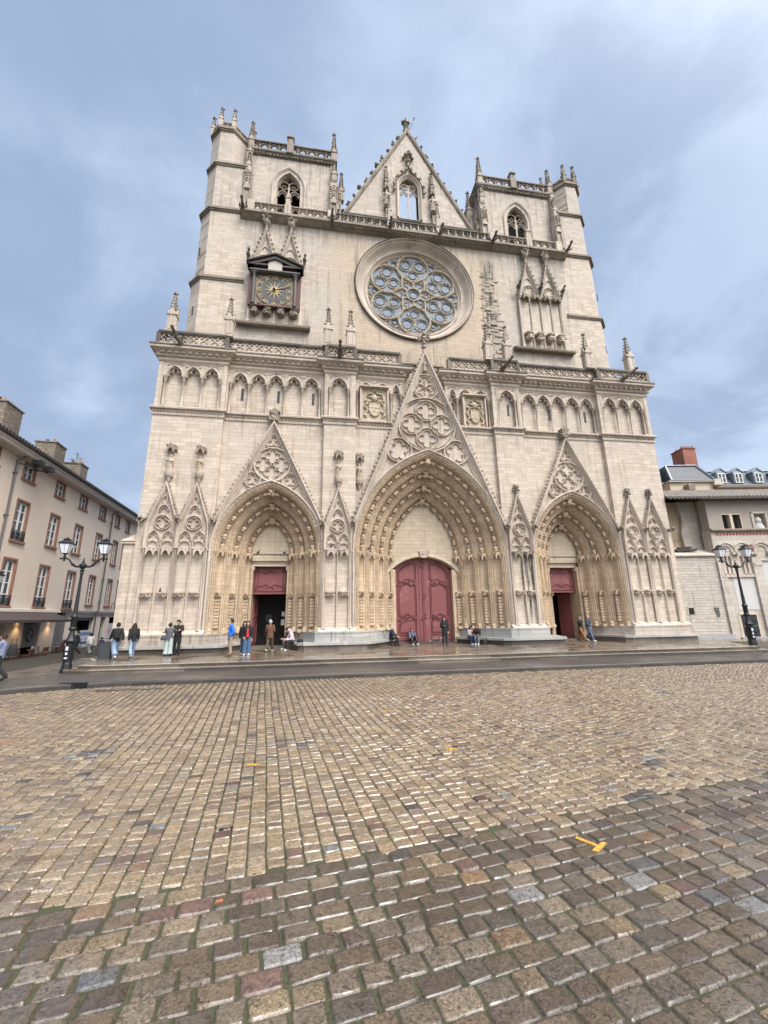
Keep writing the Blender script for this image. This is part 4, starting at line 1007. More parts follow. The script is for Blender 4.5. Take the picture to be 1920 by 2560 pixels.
        for i in range(len(p)-1):
            (x0, y0), (x1, y1) = p[i], p[i+1]; l = math.hypot(x1-x0, y1-y0); k = int(l/.40)
            if abs(x1-x0) > .1:
                for j in range(k):
                    x = x0+(x1-x0)*(j+.5)/k
                    b.blob((x, y0-.27, 18.95), (.15, .10, .085), .2, 6, 4); b.blob((x-.08, y0-.33, 18.88), (.06, .05, .05), .3, 4, 3); b.blob((x+.08, y0-.33, 18.88), (.06, .05, .05), .3, 4, 3)
            elif i == 0:
                for j in range(20): b.blob((x0-s*-.27, j*.4+.1, 18.95), (.10, .15, .085), .2, 6, 4)
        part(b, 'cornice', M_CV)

def parapet(b, x0, x1, y, z0, z1, cell, t=.16, tre=False):
    n = max(1, round((x1-x0)/cell)); w = (x1-x0)/n; h = z1-z0
    b.box(x0, x1, y-.06, y+t+.06, z0, z0+.10)
    zc = (z0+.1+z1-.12)/2; hh = (z1-z0-.22)/2; r = min(w/2, hh)
    for i in range(n):
        xc = x0+(i+.5)*w
        if tre:
            b.box(xc-w/2-.05, xc-w/2+.05, y, y+t, z0+.1, z1-.1); b.bar(cusped(xc, w/2-.05, zc-hh*.2, hh*1.1, w*.16, 3, 16), .09, y, y+t)
            b.blob((xc-w/2, y-.02, z1-.3), .07, .3, 4, 3)
        else:
            b.bar(foil(xc, zc, r*.92, 4, 0, seg=6), .06, y, y+t, True)
            for a in (pi/4, 3*pi/4, 5*pi/4, 7*pi/4):
                b.bar([(xc+r*.60*cos(a), zc+r*.60*sin(a)), (xc+(w/2)*(1 if cos(a) > 0 else -1), zc+hh*(1 if sin(a) > 0 else -1))], .07, y+.01, y+t)
            b.bar([(xc-w/2, zc-hh), (xc-w/2, zc-hh+.07)], .1, y, y+t)
    if tre:
        b.box(x1-.05, x1+.05, y, y+t, z0+.1, z1-.1)
def parapets():
    segs = [(-18.1, -13.78, -.38), (-13.78, -7.12, -.10), (-7.12, -5.12, -.38), (-5.12, -1.85, -.10)]
    for s in (-1, 1):
        for x0, x1, y in segs:
            if s > 0: x0, x1 = -x1, -x0
            b = MB(); parapet(b, x0+.12, x1-.12, y, 19.45, 20.42, .64)
            g = part(b, 'parapet', M_CV)
            b = MB(); b.box(x0, x1, y-.10, y+.28, 20.28, 20.42); b.box(x0, x1, y-.05, y+.2, 20.2, 20.28)
            for x in (x0, x1): b.box(x-.13, x+.13, y-.06, y+.24, 19.45, 20.30)
            part(b, 'coping', M_SOOT, g)
        b = MB(); parapet(b, 0, 8, 0, 19.45, 20.42, .64); b.box(0, 8, -.1, .28, 20.28, 20.42)
        b.xf(Matrix.Translation((s*18.1, 0, 0)) @ Matrix.Rotation(pi/2, 4, 'Z') @ Matrix.Translation((-.3, -.08, 0))); part(b, 'parapet', M_CV)
    b = MB(); parapet(b, -1.8, 1.8, 1.0, 19.45, 20.42, .6); b.box(-1.8, 1.8, .95, 1.25, 20.3, 20.42); part(b, 'parapet', M_CVD)
    for x in (-17.5, -13.82, -7.05, -5.45, 5.0, 6.55, 13.28, 17.02):
        b = MB(); y = -.02 if abs(abs(x)-17.2) < .5 or abs(x) > 13 else .02
        b.box(x-.38, x+.38, y-.42, y+.36, 20.38, 20.50); spire(b, x, y, 20.5, 23.85, .52, s=.10, frac=.40); part(b, 'pinnacle', M_CV, None, 40)
    # dark beast-shaped water spouts at the cornice
    for x, q in ((-16.6, -.5), (-6.2, -.1), (5.7, .7), (15.6, 1.0)):
        gargoyle(x, -.35, 19.45, q, 1.35)
def gargoyle(x, y, z, dx, L):
    b = MB(); d = Vector((dx*.4, -1, .12)).normalized()
    P = lambda t, up=0: tuple(Vector((x, y, z))+d*t*L+Vector((0, 0, up)))
    b.tube([P(-.2, -.1), P(.1, -.02), P(.45, .02), P(.75, .1), P(.9, .16)], [.14, .17, .15, .11, .09], 7)
    b.blob(P(1.0, .2), (.12, .17, .11), .2, 7, 5)
    sd = Vector((d.y, -d.x, 0))
    for q in (-1, 1):
        o = sd*q
        b.tube([tuple(Vector(P(.25, 0))+o*.1), tuple(Vector(P(.35, .22))+o*.3), tuple(Vector(P(.0, .34))+o*.36)], [.07, .06, .02], 5)
        b.tube([tuple(Vector(P(.55, -.05))+o*.1), tuple(Vector(P(.7, -.22))+o*.16), tuple(Vector(P(.85, -.16))+o*.14)], [.05, .045, .03], 5)
        b.tube([tuple(Vector(P(.98, .27))+o*.05), tuple(Vector(P(.93, .38))+o*.1)], [.03, .01], 4)
    part(b, 'gargoyle', M_SOOT, None, 60)

def turret_poly(x0, x1, y, ch, back, s, rch=0.0):
    P = [(x0, back), (x0, y+ch), (x0+ch, y), (x1-rch, y)]+([(x1, y+rch)] if rch else [])+[(x1, back)]
    return P if s < 0 else [(-x, yy) for x, yy in P][::-1]
def upper_front():
    # wall with round opening for the rose
    b = MB(); C = arc(0, 28, 4.80, pi/2, 1.5*pi, 28)
    b.xz([(-14.0, 19.3), (0, 19.3), (0, 23.2)]+C[::-1][1:-1]+[(0, 32.8), (0, 33.2), (-14.0, 33.2)], 1.8, 2.9)
    C2 = [(-x, z) for x, z in C]
    b.xz([(14.0, 19.3), (14.0, 33.2), (0, 33.2), (0, 32.8)]+C2[1:-1]+[(0, 23.2), (0, 19.3)], 1.8, 2.9)
    b.box(-16.5, 16.5, 9.5, 9.9, 19.3, 33.0)
    part(b, 'rose_storey_wall', M_STU)
    b = MB(); b.box(-16.5, 16.5, 3.2, 9.5, 32.7, 33.1); part(b, 'terrace_floor', M_STU)
    # square-set stair turrets with chamfered outer corners
    for s in (-1, 1):
        b = MB(); b.xy(turret_poly(-17.55, -13.55, 1.78, .92, 10, s), 19.3, 27.0); part(b, 'turret_lower_stage', M_ST)
        b = MB(); b.xy(turret_poly(-17.35, -13.8, 1.79, .90, 10, s), 27.0, 33.6); part(b, 'turret_middle_stage', M_ST)
        b = MB(); b.xy(turret_poly(-17.3, -13.9, 2.0, .86, 9, s), 33.6, 38.5); part(b, 'turret_upper_stage', M_STU)
        b = MB(); b.xy(turret_poly(-17.25, -13.9, 2.0, .84, 6.2, s, 1.45), 38.5, 42.3); part(b, 'turret_top_stage', M_STU)
        for (x0, x1, y, ch, z, rch, mt) in ((-17.72, -13.5, 1.62, .95, 26.85, 0, M_CVD), (-17.55, -13.6, 1.6, .95, 33.42, 0, M_CVD), (-17.45, -13.95, 1.82, .9, 38.4, 0, M_SOOT), (-17.42, -13.85, 1.8, .9, 42.2, 1.5, M_SOOT)):
            b = MB(); b.xy(turret_poly(x0, x1, y, ch, 10 if z < 38 else 6.3, s, rch), z, z+.16); b.xy(turret_poly(x0+.08, x1, y+.08, ch, 10 if z < 38 else 6.25, s, rch), z+.16, z+.28); b.xy(turret_poly(x0+.08, x1, y+.08, ch, 10 if z < 38 else 6.25, s, rch), z-.12, z); part(b, 'turret_string', M_CVD)
        # crown of small pinnacles and pierced cresting
        P = turret_poly(-17.3, -13.95, 1.95, .84, 6.1, s, 1.45)
        P = sorted([p for p in P], key=lambda p: abs(p[0]), reverse=True) if False else P
        for i in range(len(P)-1):
            p, q = Vector((*P[i], 0)), Vector((*P[i+1], 0)); L = (q-p).length; t = (q-p)/L
            b = MB(); parapet(b, .1, L-.1, 0, 42.48, 43.0, .55, .14, True); b.box(0, L, -.03, .17, 42.92, 43.02)
            for k in range(max(1, int(L/.8))): b.blob((L*(k+.5)/max(1, int(L/.8)), .07, 43.1), .11, .35, 5, 3)
            b.xf(Matrix.Translation((p.x, p.y, 0)) @ Matrix.Rotation(atan2(t.y, t.x), 4, 'Z')); part(b, 'turret_cresting', M_CVD)
        for p in P[1:-1]+[P[0]]+[P[-1]]:
            b = MB(); spire(b, p[0], p[1]+.1, 42.45, 44.75, .32, s=.085, frac=.40); part(b, 'turret_pinnacle', M_CV if s < 0 else M_CVD, None, 40)
        for z in (24.2, 29.6):
            b = MB(); x = -17.08 if s < 0 else 17.08; M = Matrix.Translation((x, 2.22, z)) @ Matrix.Rotation(radians(-45 if s < 0 else 45), 4, 'Z'); b.box(-.06, .06, -.04, .02, -.35, .35, M); part(b, 'slit_window', M_LEAD)
    # rose
    g = empty('rose_window', None, None); g.parent = CATH; g['label'] = 'round rose window of six big petals with grey-blue glass'
    b = MB(); b.sweep(circ(0, 28, 4.88, 96), [(-.10, 1.85), (-.12, 1.68), (-.02, 1.60), (.06, 1.64), (.08, 1.76), (.14, 1.72), (.22, 1.78), (.30, 1.95), (.42, 2.14), (.58, 2.26), (.70, 2.28), (.72, 2.22), (.78, 2.22), (.80, 2.34), (.86, 2.34), (.88, 2.44), (.95, 2.46), (.96, 2.7)], True)
    part(b, 'rose_moulding', M_CV, g, 60)
    b = MB(); b.sweep(circ(0, 28, 4.99, 96)[0:49], [(-.05, 1.85), (-.07, 1.70), (-.0, 1.56), (.03, 1.56), (.03, 1.85)]); b.sweep(circ(0, 28, 4.99, 96)[48:]+circ(0, 28, 4.99, 96)[:1], [(-.03, 1.85), (-.04, 1.74), (-.0, 1.60), (.02, 1.62), (.02, 1.85)]); part(b, 'rose_hood', M_SOOT, g, 60)
    b = MB(); b.xz(circ(0, 28, 4.1, 64), 2.56, 2.6); part(b, 'glass', M_ROSE, g)
    b = MB(); lead = MB(); y0, y1 = 2.47, 2.58
    T = lambda a, L: [(u*cos(a)-v*sin(a), 28+u*sin(a)+v*cos(a)) for u, v in L]   # u outward, v sideways
    for k in range(6):
        a = pi/2+k*pi/3
        body = [(2.55+1.34*cos(t), 1.34*sin(t)) for t in [radians(d) for d in range(-128, 129, 8)]]
        pet = [(1.04, 0), (1.18, -.10), (1.36, -.42), (1.52, -.75)]+body+[(1.52, .75), (1.36, .42), (1.18, .10)]
        b.bar(T(a, pet), .14, y0-.10, y1, True)
        for q in (-1, 1):
            c = (2.93, q*.62); b.bar(T(a, [(c[0]+.60*cos(t), c[1]+.60*sin(t)) for t in [2*pi*i/28 for i in range(28)]]), .06, y0, y1, True)
            cx, cz = T(a, [c])[0]; [b.blob(tuple(Vector((cx+.50*cos(a+t), 2.54, cz+.50*sin(a+t)))), (.07, .03, .07), 0, 5, 3) for t in (-1.5, -.9, -.3, .3, .9, 1.5)]; lead.bar(circ(cx, cz, .40, 20), .04, 2.50, 2.57, True)
        s3 = [(2.62, 0)]+[(1.93+.52*cos(t), .52*sin(t)) for t in [radians(d) for d in range(-140, -29, 10)]][::-1][0:0]
        loop = [(2.62, 0), (2.40, -.16), (2.25, -.42)]+[(1.93+.54*cos(radians(d)), -.54*sin(radians(-d))) for d in range(-52, -309, -12)][0:0]
        circ3 = [(1.93+.53*cos(radians(d)), .53*sin(radians(d))) for d in range(-50, -311, -12)]
        b.bar(T(a, [(2.60, 0), (2.42, -.12)]+circ3+[(2.42, .12)]), .07, y0, y1, True)
        cx, cz = T(a, [(1.93, 0)])[0]; [b.blob((cx+.43*cos(a+t), 2.54, cz+.43*sin(a+t)), (.06, .03, .06), 0, 5, 3) for t in (-1.5, -.75, 0, .75, 1.5)]; lead.bar(circ(cx, cz, .33, 18), .04, 2.50, 2.57, True)
        # between the petals
        a2 = a+pi/6
        cx, cz = T(a2, [(3.28, 0)])[0]; b.bar(circ(cx, cz, .40, 22), .06, y0, y1, True); lead.bar(circ(cx, cz, .22, 14), .04, 2.50, 2.57, True)
        b.bar(T(a2, [(2.88, 0), (2.55, 0)]), .08, y0, y1)
        for q in (-1, 1):
            cx, cz = T(a2, [(3.66, q*.5)])[0]; b.bar(circ(cx, cz, .17, 12), .045, y0, y1, True)
            b.bar(T(a2, [(3.50, q*.36), (3.92, q*.22)]), .06, y0, y1); b.bar(T(a2, [(3.62, q*.72), (3.86, q*.95)]), .06, y0, y1)
        b.bar(T(a, [(.6, 0), (1.06, 0)]), .12, y0-.04, y1)
    for k in range(12):
        a = pi/2+pi/12+k*pi/6
        b.bar(T(a, [(.60, -.13), (.85, -.19), (1.05, -.13), (1.30, 0), (1.05, .13), (.85, .19), (.60, .13)]), .055, y0+.02, y1)
    for k in range(6):
        a = pi/2+pi/6+k*pi/3; b.bar(T(a, [(1.28, 0), (1.62, 0), (2.2, 0), (2.58, 0)]), .09, y0, y1); b.bar(T(a, [(1.3, -.05), (1.6, -.5)]), .07, y0, y1); b.bar(T(a, [(1.3, .05), (1.6, .5)]), .07, y0, y1)
    ring(b, 0, 28, .60, .13, y0-.06, y1, 28); lead.bar(circ(0, 28, .34, 20), .045, 2.50, 2.57, True)
    ring(b, 0, 28, 3.93, .12, y0, y1, 96)
    b.cur = 1; b.add(lead.v, lead.f); part(b, 'tracery', [M_TY, M_LEAD], g)

def blind_bay(s):
    """tall blind panel with two crocketed lancet gables; the clock sits in the left one"""
    g = empty('blind_panel', None, None); g.parent = CATH
    x0, x1 = (-13.0, -9.18) if s < 0 else (8.98, 12.8); y = 1.55; xc = (x0+x1)/2; w = (x1-x0)/2
    b = MB(); b.box(x0, x1, y+.08, y+.3, 23.2, 28.2); b.box(x0-.55, x0, y+.02, y+.3, 22.95, 33.0) if False else None
    for q in range(2): c = x0+w*(q+.5); b.xz([(c-w/2, 28.0), (c-w/2, 28.3), (c, 31.5), (c+w/2, 28.3), (c+w/2, 28.0)], y+.02, y+.3)
    part(b, 'panel_back', M_ST, g)
    b = MB()
    for i, r in ((0, .09), (.06, .05), (.5, .05), (1, .075), (1.5, .05), (1.94, .05), (2, .09)):
        x = x0+w*i; b.lathe((x, y, 23.15), [(r*1.8, 0), (r*1.8, .1), (r, .25), (r, 5.0)], 6)
    part(b, 'panel_shaft', M_CV, g, 40)
    for q in range(2):
        c = x0+w*(q+.5)
        b = MB(); b.sweep([(c-w/2, 27.9), (c-w/2+.05, 28.3), (c, 31.75), (c+w/2-.05, 28.3), (c+w/2, 27.9)], [(.03, y+.2), (.03, y-.2), (-.03, y-.22), (-.07, y-.15), (-.13, y-.12), (-.17, y-.05), (-.23, y-.02), (-.25, y+.2)]); pg = b
        b = MB(); ring(b, c, 28.75, .56, .08, y-.08, y+.05, 24); foilbar(b, c, 28.75, .46, 5, .06, y-.06, y+.04, pi/2 if s < 0 else -pi/2)
        b.bar(parch(c, .42, 29.3, .8, 8), .05, y-.06, y+.04); part(b, 'panel_tracery', M_CV, g)
        b = pg; b.cur = 1; crockets(b, (c-w/2, 28.3), (c, 31.75), y-.12, .22, .40); crockets(b, (c+w/2, 28.3), (c, 31.75), y-.12, .22, .40)
        b.lathe((c, y-.1, 31.55), [(.12, 0), (.11, .5), (.26, .75), (.30, .95), (.12, 1.02), (.10, 1.3)], 7); finial(b, c, y-.1, 32.35, .7)
        for k in range(12): b.blob((c+rnd.uniform(-.35, .35), y-.15, 32.75+rnd.uniform(-.22, .28)), .14, .4, 5, 3)
        part(b, 'panel_gable', [M_CVM, M_CVD], g)
        for k in range(2):
            cc = x0+w*(q+.25+.5*k)
            b = MB(); zt = 24.45
            b.xy([(cc-.40, y+.2), (cc-.40, y-.15), (cc-.22, y-.48), (cc+.22, y-.48), (cc+.40, y-.15), (cc+.40, y+.2)], zt-.08, zt); b.xy([(cc-.36, y+.2), (cc-.36, y-.12), (cc-.2, y-.42), (cc+.2, y-.42), (cc+.36, y-.12), (cc+.36, y+.2)], zt-.16, zt-.08)
            b.blob((cc, y-.12, zt-.42), (.33, .34, .32), .14, 9, 6)
            for _ in range(9): b.blob((cc+rnd.uniform(-.25, .25), y-.4, zt-.42+rnd.uniform(-.25, .15)), .09, .4, 5, 3)
            part(b, 'carved_corbel', M_CVD if s < 0 else M_CV, g, 60)
            if s > 0:
                b = MB(); canopy(b, cc, y+.05, 27.95, .80, .42, .24); b.box(cc-.4, cc+.4, y-.05, y+.1, 27.9, 28.2); part(b, 'canopy', M_CVD, g)
    b = MB()
    for x in ((x0-.1, xc, x1+.15) if s > 0 else (x0-.2, x1+.2)):
        b.blob((x, y-.35, 28.9), (.15, .3, .2), .25, 7, 5); b.blob((x+.05, y-.6, 29.15), (.12, .16, .12), .25, 6, 4); b.tube([(x, y-.3, 28.7), (x-.1, y-.1, 28.2)], [.12, .08], 5)
    part(b, 'beast_carving', M_SOOT, g, 60)
    b = MB(); X0, X1 = (-13.8, -8.4) if s < 0 else (8.15, 13.5)
    b.yz([(1.8, 22.95), (1.35, 22.9), (1.3, 23.0), (1.35, 23.08), (1.8, 23.25)], X0, X1); part(b, 'sill', M_CVD, g)
    b = MB(); b.yz([(1.36, 23.081), (1.8, 23.252), (1.8, 23.27), (1.33, 23.10)], X0-.02, X1+.02); part(b, 'sill_top', M_SOOT, g)

def text_mesh(txt, size, ext, mat, name, parent, M):
    c = bpy.data.curves.new(name, 'FONT'); c.body = txt; c.size = size; c.extrude = ext; c.align_x = 'CENTER'; c.align_y = 'CENTER'; c.resolution_u = 3
    o = bpy.data.objects.new(name, c); COL.objects.link(o)
    bpy.context.view_layer.update()
    me = bpy.data.meshes.new_from_object(o.evaluated_get(bpy.context.evaluated_depsgraph_get())); bpy.data.objects.remove(o)
    me.materials.clear(); me.transform(M); return link_mesh(name, me, mat, parent)
def clock():
    g = empty('clock', None, None); g.parent = CATH; g['label'] = 'old dark clock with gilt sun, roman numerals and pediment'
    cx, cz, r = -11.12, 25.82, 1.32; yd = 1.20
    b = MB(); b.box(-12.55, -9.70, yd+.02, 1.6, 24.45, 27.2); part(b, 'dial_board', simple('clock_spandrel', (.20, .15, .11), .7, .5, 5), g)
    b = MB(); b.xz(circ(cx, cz, r, 48), yd-.02, yd+.03); part(b, 'dial', M_SLATE, g)
    b = MB(); ring(b, cx, cz, r, .05, yd-.06, yd, 56); ring(b, cx, cz, r*.70, .03, yd-.05, yd, 48)
    for k in range(24):     # sun disc with rays
        a = 2*pi*k/24; L = .88 if k % 2 == 0 else .40; w = .05 if k % 2 == 0 else .09
        p = Vector((cx, 0, cz)); d = Vector((cos(a), 0, sin(a))); n_ = Vector((-sin(a), 0, cos(a)))
        v = [p+d*.12+n_*w, p+d*.12-n_*w, p+d*L]; b.add([(q.x, yd-.05, q.z) for q in v], [(0, 1, 2)])
    b.blob((cx, yd-.05, cz), (.24, .05, .24), .05, 12, 5); part(b, 'gilt_sun', M_GOLD, g)
    for _ in range(1):
        b = MB()
        for sx in (-1, 1):
            for sz in (-1, 1):
                for _k in range(9): b.blob((cx+sx*rnd.uniform(.95, 1.25), yd, cz+sz*rnd.uniform(1.0, 1.25)), (.09, .03, .06), .4, 5, 3)
        part(b, 'spandrel_scroll', M_CVD, g)
    for i, s_ in enumerate('XII I II III IIII V VI VII VIII IX X XI'.split()):
        a = pi/2-i*pi/6; R_ = r*.85
        M = Matrix.Translation((cx+R_*cos(a), yd-.035, cz+R_*sin(a))) @ Matrix.Rotation(-(a-pi/2), 4, 'Y') @ Matrix.Rotation(pi/2, 4, 'X') @ Matrix.Scale(.72 if len(s_) > 3 else 1, 4, (1, 0, 0))
        text_mesh(s_, .40, .01, M_GOLD, 'numeral', g, M)
    b = MB()
    for a, L, w in ((radians(24), 1.18, .045),): b.sweep([(cx-.35*cos(a), cz-.35*sin(a)), (cx, cz), (cx+L*cos(a), cz+L*sin(a))], [(-w, yd-.10), (-w*.3, yd-.13), (w*.3, yd-.13), (w, yd-.10)])
    b.blob((cx, yd-.14, cz), (.14, .06, .14), .05, 10, 5); part(b, 'clock_hand', M_GOLD, g)
    b = MB(); b.lathe((0, 0, 0), [(.13, 0), (.11, .12), (.03, .16)], 10); b.xf(Matrix.Translation((cx, yd-.12, cz)) @ Matrix.Rotation(pi/2, 4, 'X')); part(b, 'hand_boss', M_LEAD, g)
    b = MB()
    for q in (-1, 1):
        x = cx+q*1.52; b.lathe((x, yd-.12, 24.45), [(.16, 0), (.16, .12), (.1, .18), (.11, .6), (.105, 2.2), (.09, 2.45), (.15, 2.55), (.16, 2.68)], 10)
        b.box(x-.17, x+.17, yd-.3, yd+.3, 27.1, 27.25)
    b.box(cx-1.85, cx+1.85, yd-.36, 1.6, 27.25, 27.36); b.box(cx-1.75, cx+1.75, yd-.28, 1.6, 27.18, 27.25)
    part(b, 'clock_column', simple('grey_clock_timber', (.09, .085, .08), .6), g, 40)
    b = MB()
    for q in (-1, 1): b.box(cx+q*1.60-.32, cx+q*1.60+.32, yd+.06, 1.6, 24.5, 27.2)
    for q in (-1, 1): b.box(min(cx+q*.5, cx+q*1.6), max(cx+q*.5, cx+q*1.6), yd-.22, 1.6, 27.36, 27.62)
    b.box(cx-1.4, cx+1.4, yd-.1, 1.6, 24.36, 24.46)
    part(b, 'clock_case', M_WOODR, g)
    b = MB()
    b.xz([(cx-2.0, 27.62), (cx-2.0, 27.78), (cx, 28.62), (cx+2.0, 27.78), (cx+2.0, 27.62), (cx+1.6, 27.62), (cx, 28.3), (cx-1.6, 27.62)], .72, 1.6)
    for q in (-1, 1): b.box(min(cx+q*.55, cx+q*2.0), max(cx+q*.55, cx+q*2.0), .74, 1.6, 27.62, 27.76)
    b.sweep([(cx-2.06, 27.74), (cx, 28.62), (cx+2.06, 27.74)], [(0, 1.6), (0, .60), (.10, .58), (.12, 1.6)])
    part(b, 'clock_pediment', M_WOODD, g)
    b = MB(); b.xz([(cx-.52, 27.36), (cx+.52, 27.36), (cx+.52, 27.95)]+arc(cx, 27.75, .56, radians(22), radians(158), 8)+[(cx-.52, 27.95)], .86, 1.6); part(b, 'blank_panel', simple('pale_blank_board', (.48, .43, .36), .8), g)
def towers():
    for s in (-1, 1):
        xi, xo = 6.85*s, 13.95*s; x0, x1 = min(xi, xo), max(xi, xo); xc = -10.65 if s < 0 else 10.3
        b = MB(); A = parch(xc, 1.0, 37.6, 1.75, 12); k = len(A)//2
        b.xz([(x0, 33.0), (xc-1.0, 33.0)]+A[:k+1]+[(xc, 41.0), (x0, 41.0)], 2.6, 3.3); b.xz([(xc, 41.0)]+A[k:]+[(xc+1.0, 33.0), (x1, 33.0), (x1, 41.0)], 2.6, 3.3)
        b.box(x0, x0+.6, 3.3, 9.5, 33, 41); b.box(x1-.6, x1, 3.3, 9.5, 33, 41); b.box(x0, x1, 9.0, 9.5, 33, 41)
        b.box(x0+.6, x1-.6, 3.3, 9.0, 40.4, 40.9)
        if s < 0: b.box(x1, x1+.75, 3.6, 5.6, 33, 38.4)
        else: b.box(x0-.75, x0, 3.6, 5.6, 33, 38.4)
        part(b, 'belfry_wall', M_STU)
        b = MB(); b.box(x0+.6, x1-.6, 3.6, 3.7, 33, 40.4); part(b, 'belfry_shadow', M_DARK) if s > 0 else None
        g = empty('belfry_window', None, None); g.parent = CATH
        b = MB(); P = [(xc-1.0, 33.1)]+parch(xc, 1.0, 37.6, 1.75, 12)+[(xc+1.0, 33.1)]
        b.sweep(P, [(.42, 2.62), (.42, 2.50), (.36, 2.46), (.28, 2.52), (.20, 2.60), (.12, 2.68), (.08, 2.66), (.04, 2.75), (-.04, 2.82), (-.06, 2.95), (-.06, 3.2)]); part(b, 'window_moulding', M_CV, g, 40)
        b = MB(); y0, y1 = 2.86, 2.96
        b.box(xc-.07, xc+.07, y0, y1, 33.1, 38.2)
        for q in (-1, 1):
            b.bar([(xc+q*.06, 37.0)]+parch(xc+q*.5, .42, 37.1, .55, 8)+[(xc+q*.92, 37.0)] if q > 0 else [(xc-.92, 37.0)]+parch(xc-.5, .42, 37.1, .55, 8)+[(xc-.08, 37.0)], .09, y0, y1)
            b.bar(cusped(xc+q*.5, .36, 36.95, .5, .12, 3, 18), .045, y0+.03, y1)
            ring(b, xc+q*.40, 38.22, .40, .07, y0, y1, 20); b.bar([(xc+q*.40-.2, 38.05), (xc+q*.4, 38.2), (xc+q*.4+.2, 38.05)], .05, y0, y1)
        part(b, 'window_tracery', M_CV, g)
        if s < 0:
            for q in (-1, 1):
                bo = empty('bell', None, None); bo.parent = CATH
                b = MB(); b.lathe((xc+q*.5, 3.9, 35.1), [(.36, 0), (.34, .06), (.26, .25), (.21, .5), (.19, .72), (.12, .8), (.05, .82)], 16); b.box(xc+q*.5-.06, xc+q*.5+.06, 3.85, 3.95, 35.85, 36.1); part(b, 'bell_body', M_BRONZE, bo, 60)
                b = MB(); b.box(xc+q*.5-.6, xc+q*.5+.6, 3.8, 4.0, 36.05, 36.25); part(b, 'headstock', M_BLACK, bo)
            b = MB()
            for z in (36.6, 37.0, 37.4): b.box(x0+.6, x1-.6, 4.3, 4.4, z, z+.14)
            b.box(x0+.6, x1-.6, 5.0, 5.1, 33, 40.4); part(b, 'bell_frame', M_BLACK, g)
        else:
            b = MB()
            for k in range(15):
                z = 34.0+k*.22; M = Matrix.Translation((xc, 3.1, z)) @ Matrix.Rotation(radians(-38), 4, 'X'); b.box(-.95, .95, -.12, .12, -.012, .012, M)
            part(b, 'louvre', simple('louvre_slate', (.07, .065, .06), .6), g)
        # leafy cornice, pierced parapet, chimney-like block
        b = MB(); Q = [(x0, 6), (x0-.0, 2.6), (x1, 2.6), (x1, 6)]
        b.sweep(Q, [(.1, 40.75), (-.05, 40.78), (-.25, 41.05), (-.30, 41.08), (-.30, 41.18), (.2, 41.2)], plane='xy'); b.cur = 1
        for k in range(24): b.blob((x0+.2+k*(x1-x0-.4)/23, 2.45, 40.93), (.16, .09, .11), .4, 6, 4)
        for k in range(12): b.blob((x0-.12 if s > 0 else x1+.12, 2.6+k*.3, 40.93), (.09, .15, .11), .4, 6, 4)
        part(b, 'tower_cornice', [M_SOOT, M_CVD])
        b = MB(); parapet(b, x0-.1, x1+.1, 2.35, 41.18, 42.15, .78, .16, True); part(b, 'tower_parapet', M_CVD)
        b = MB(); b.box(x0-.25, x1+.25, 2.28, 2.6, 42.05, 42.17); part(b, 'parapet_coping', M_SOOT)
        xs = x1 if s < 0 else x0
        b = MB(); parapet(b, 0, 6.5, 0, 41.18, 42.15, .78, .16, True); b.box(0, 6.5, -.05, .2, 42.05, 42.17); b.xf(Matrix.Translation((xs, 2.4, 0)) @ Matrix.Rotation(pi/2, 4, 'Z')); part(b, 'tower_parapet', M_CVD)
        b = MB(); xm = (x0+x1)/2-.25; b.box(xm-.28, xm+.28, 2.2, 2.75, 41.15, 42.35); b.box(xm-.2, xm+.2, 2.3, 2.7, 42.35, 42.95); b.xz([(xm-.32, 42.95), (xm+.32, 42.95), (xm+.2, 43.12), (xm-.2, 43.12)], 2.2, 2.8); part(b, 'parapet_pedestal', M_CVD)
        # shafts with statues and pinnacles running up the tower corners
        for x, y, zt, zm in ((xi+.05*s*-1, 2.35, 43.9, 38.6), (xi-.35*s, 2.9, 41.0, 36.0), (xo-.05*s, 2.1, 43.6, 37.9)):
            b = MB(); b.box(x-.30, x+.30, y-.15, y+.35, 33.2, zm); spire(b, x, y, zm, zm+2.4, .42, s=.10, frac=.35); spire(b, x+.1*s, y+.35, zm+.5, zt, .42, s=.1, frac=.45)
            for q in (-1, 1):
                b.lathe((x+q*.24, y-.22, 33.3), [(.05, 0), (.05, 2.9), (.08, 3.0)], 6)
                for k in range(7): b.blob((x+q*.26, y-.24, 36.4+k*.24), .10, .4, 5, 3)
            b.xz([(x-.3, 36.1), (x, 36.9), (x+.3, 36.1)], y-.3, y-.1)
            for k in range(5): b.blob((x, y-.3, 36.9+k*.26), .11, .4, 5, 3)
            part(b, 'corner_pinnacle', M_CVM, None, 40)
        for x, y, za_, zb_ in ((xi, 2.55, 41.1, 44.7), (xo, 2.5, 41.1, 44.5), (xi-.75*s, 3.8, 38.4, 41.9)):
            b = MB(); spire(b, x, y, za_, zb_, .46, s=.11, frac=.30); part(b, 'tower_pinnacle', M_CVM, None, 40)
    # gallery balustrade running across at z 33-34
    for x0, x1 in ((-13.75, -7.2), (-6.6, 6.6), (7.2, 13.6)):
        mid = abs(x0+x1) < 1
        b = MB(); b.yz([(1.8, 32.75), (1.6, 32.85), (1.28, 33.1), (1.2, 33.12), (1.2, 33.28), (1.8, 33.34)], x0-.4, x1+.4); gb = b
        if mid:
            b = gb; b.cur = 1
            for k in range(46): b.blob((x0+k*(x1-x0)/45, 1.40, 32.97), (.11, .08, .10), .4, 5, 3)
        part(gb, 'gallery_cornice', [M_CVD, M_SOOT])
        b = MB(); parapet(b, x0, x1, 1.32, 33.3, 34.15, .62, .14, True); b.box(x0, x1, 1.28, 1.5, 34.08, 34.18)
        part(b, 'gallery_balustrade', M_SOOT if mid else M_CVD)
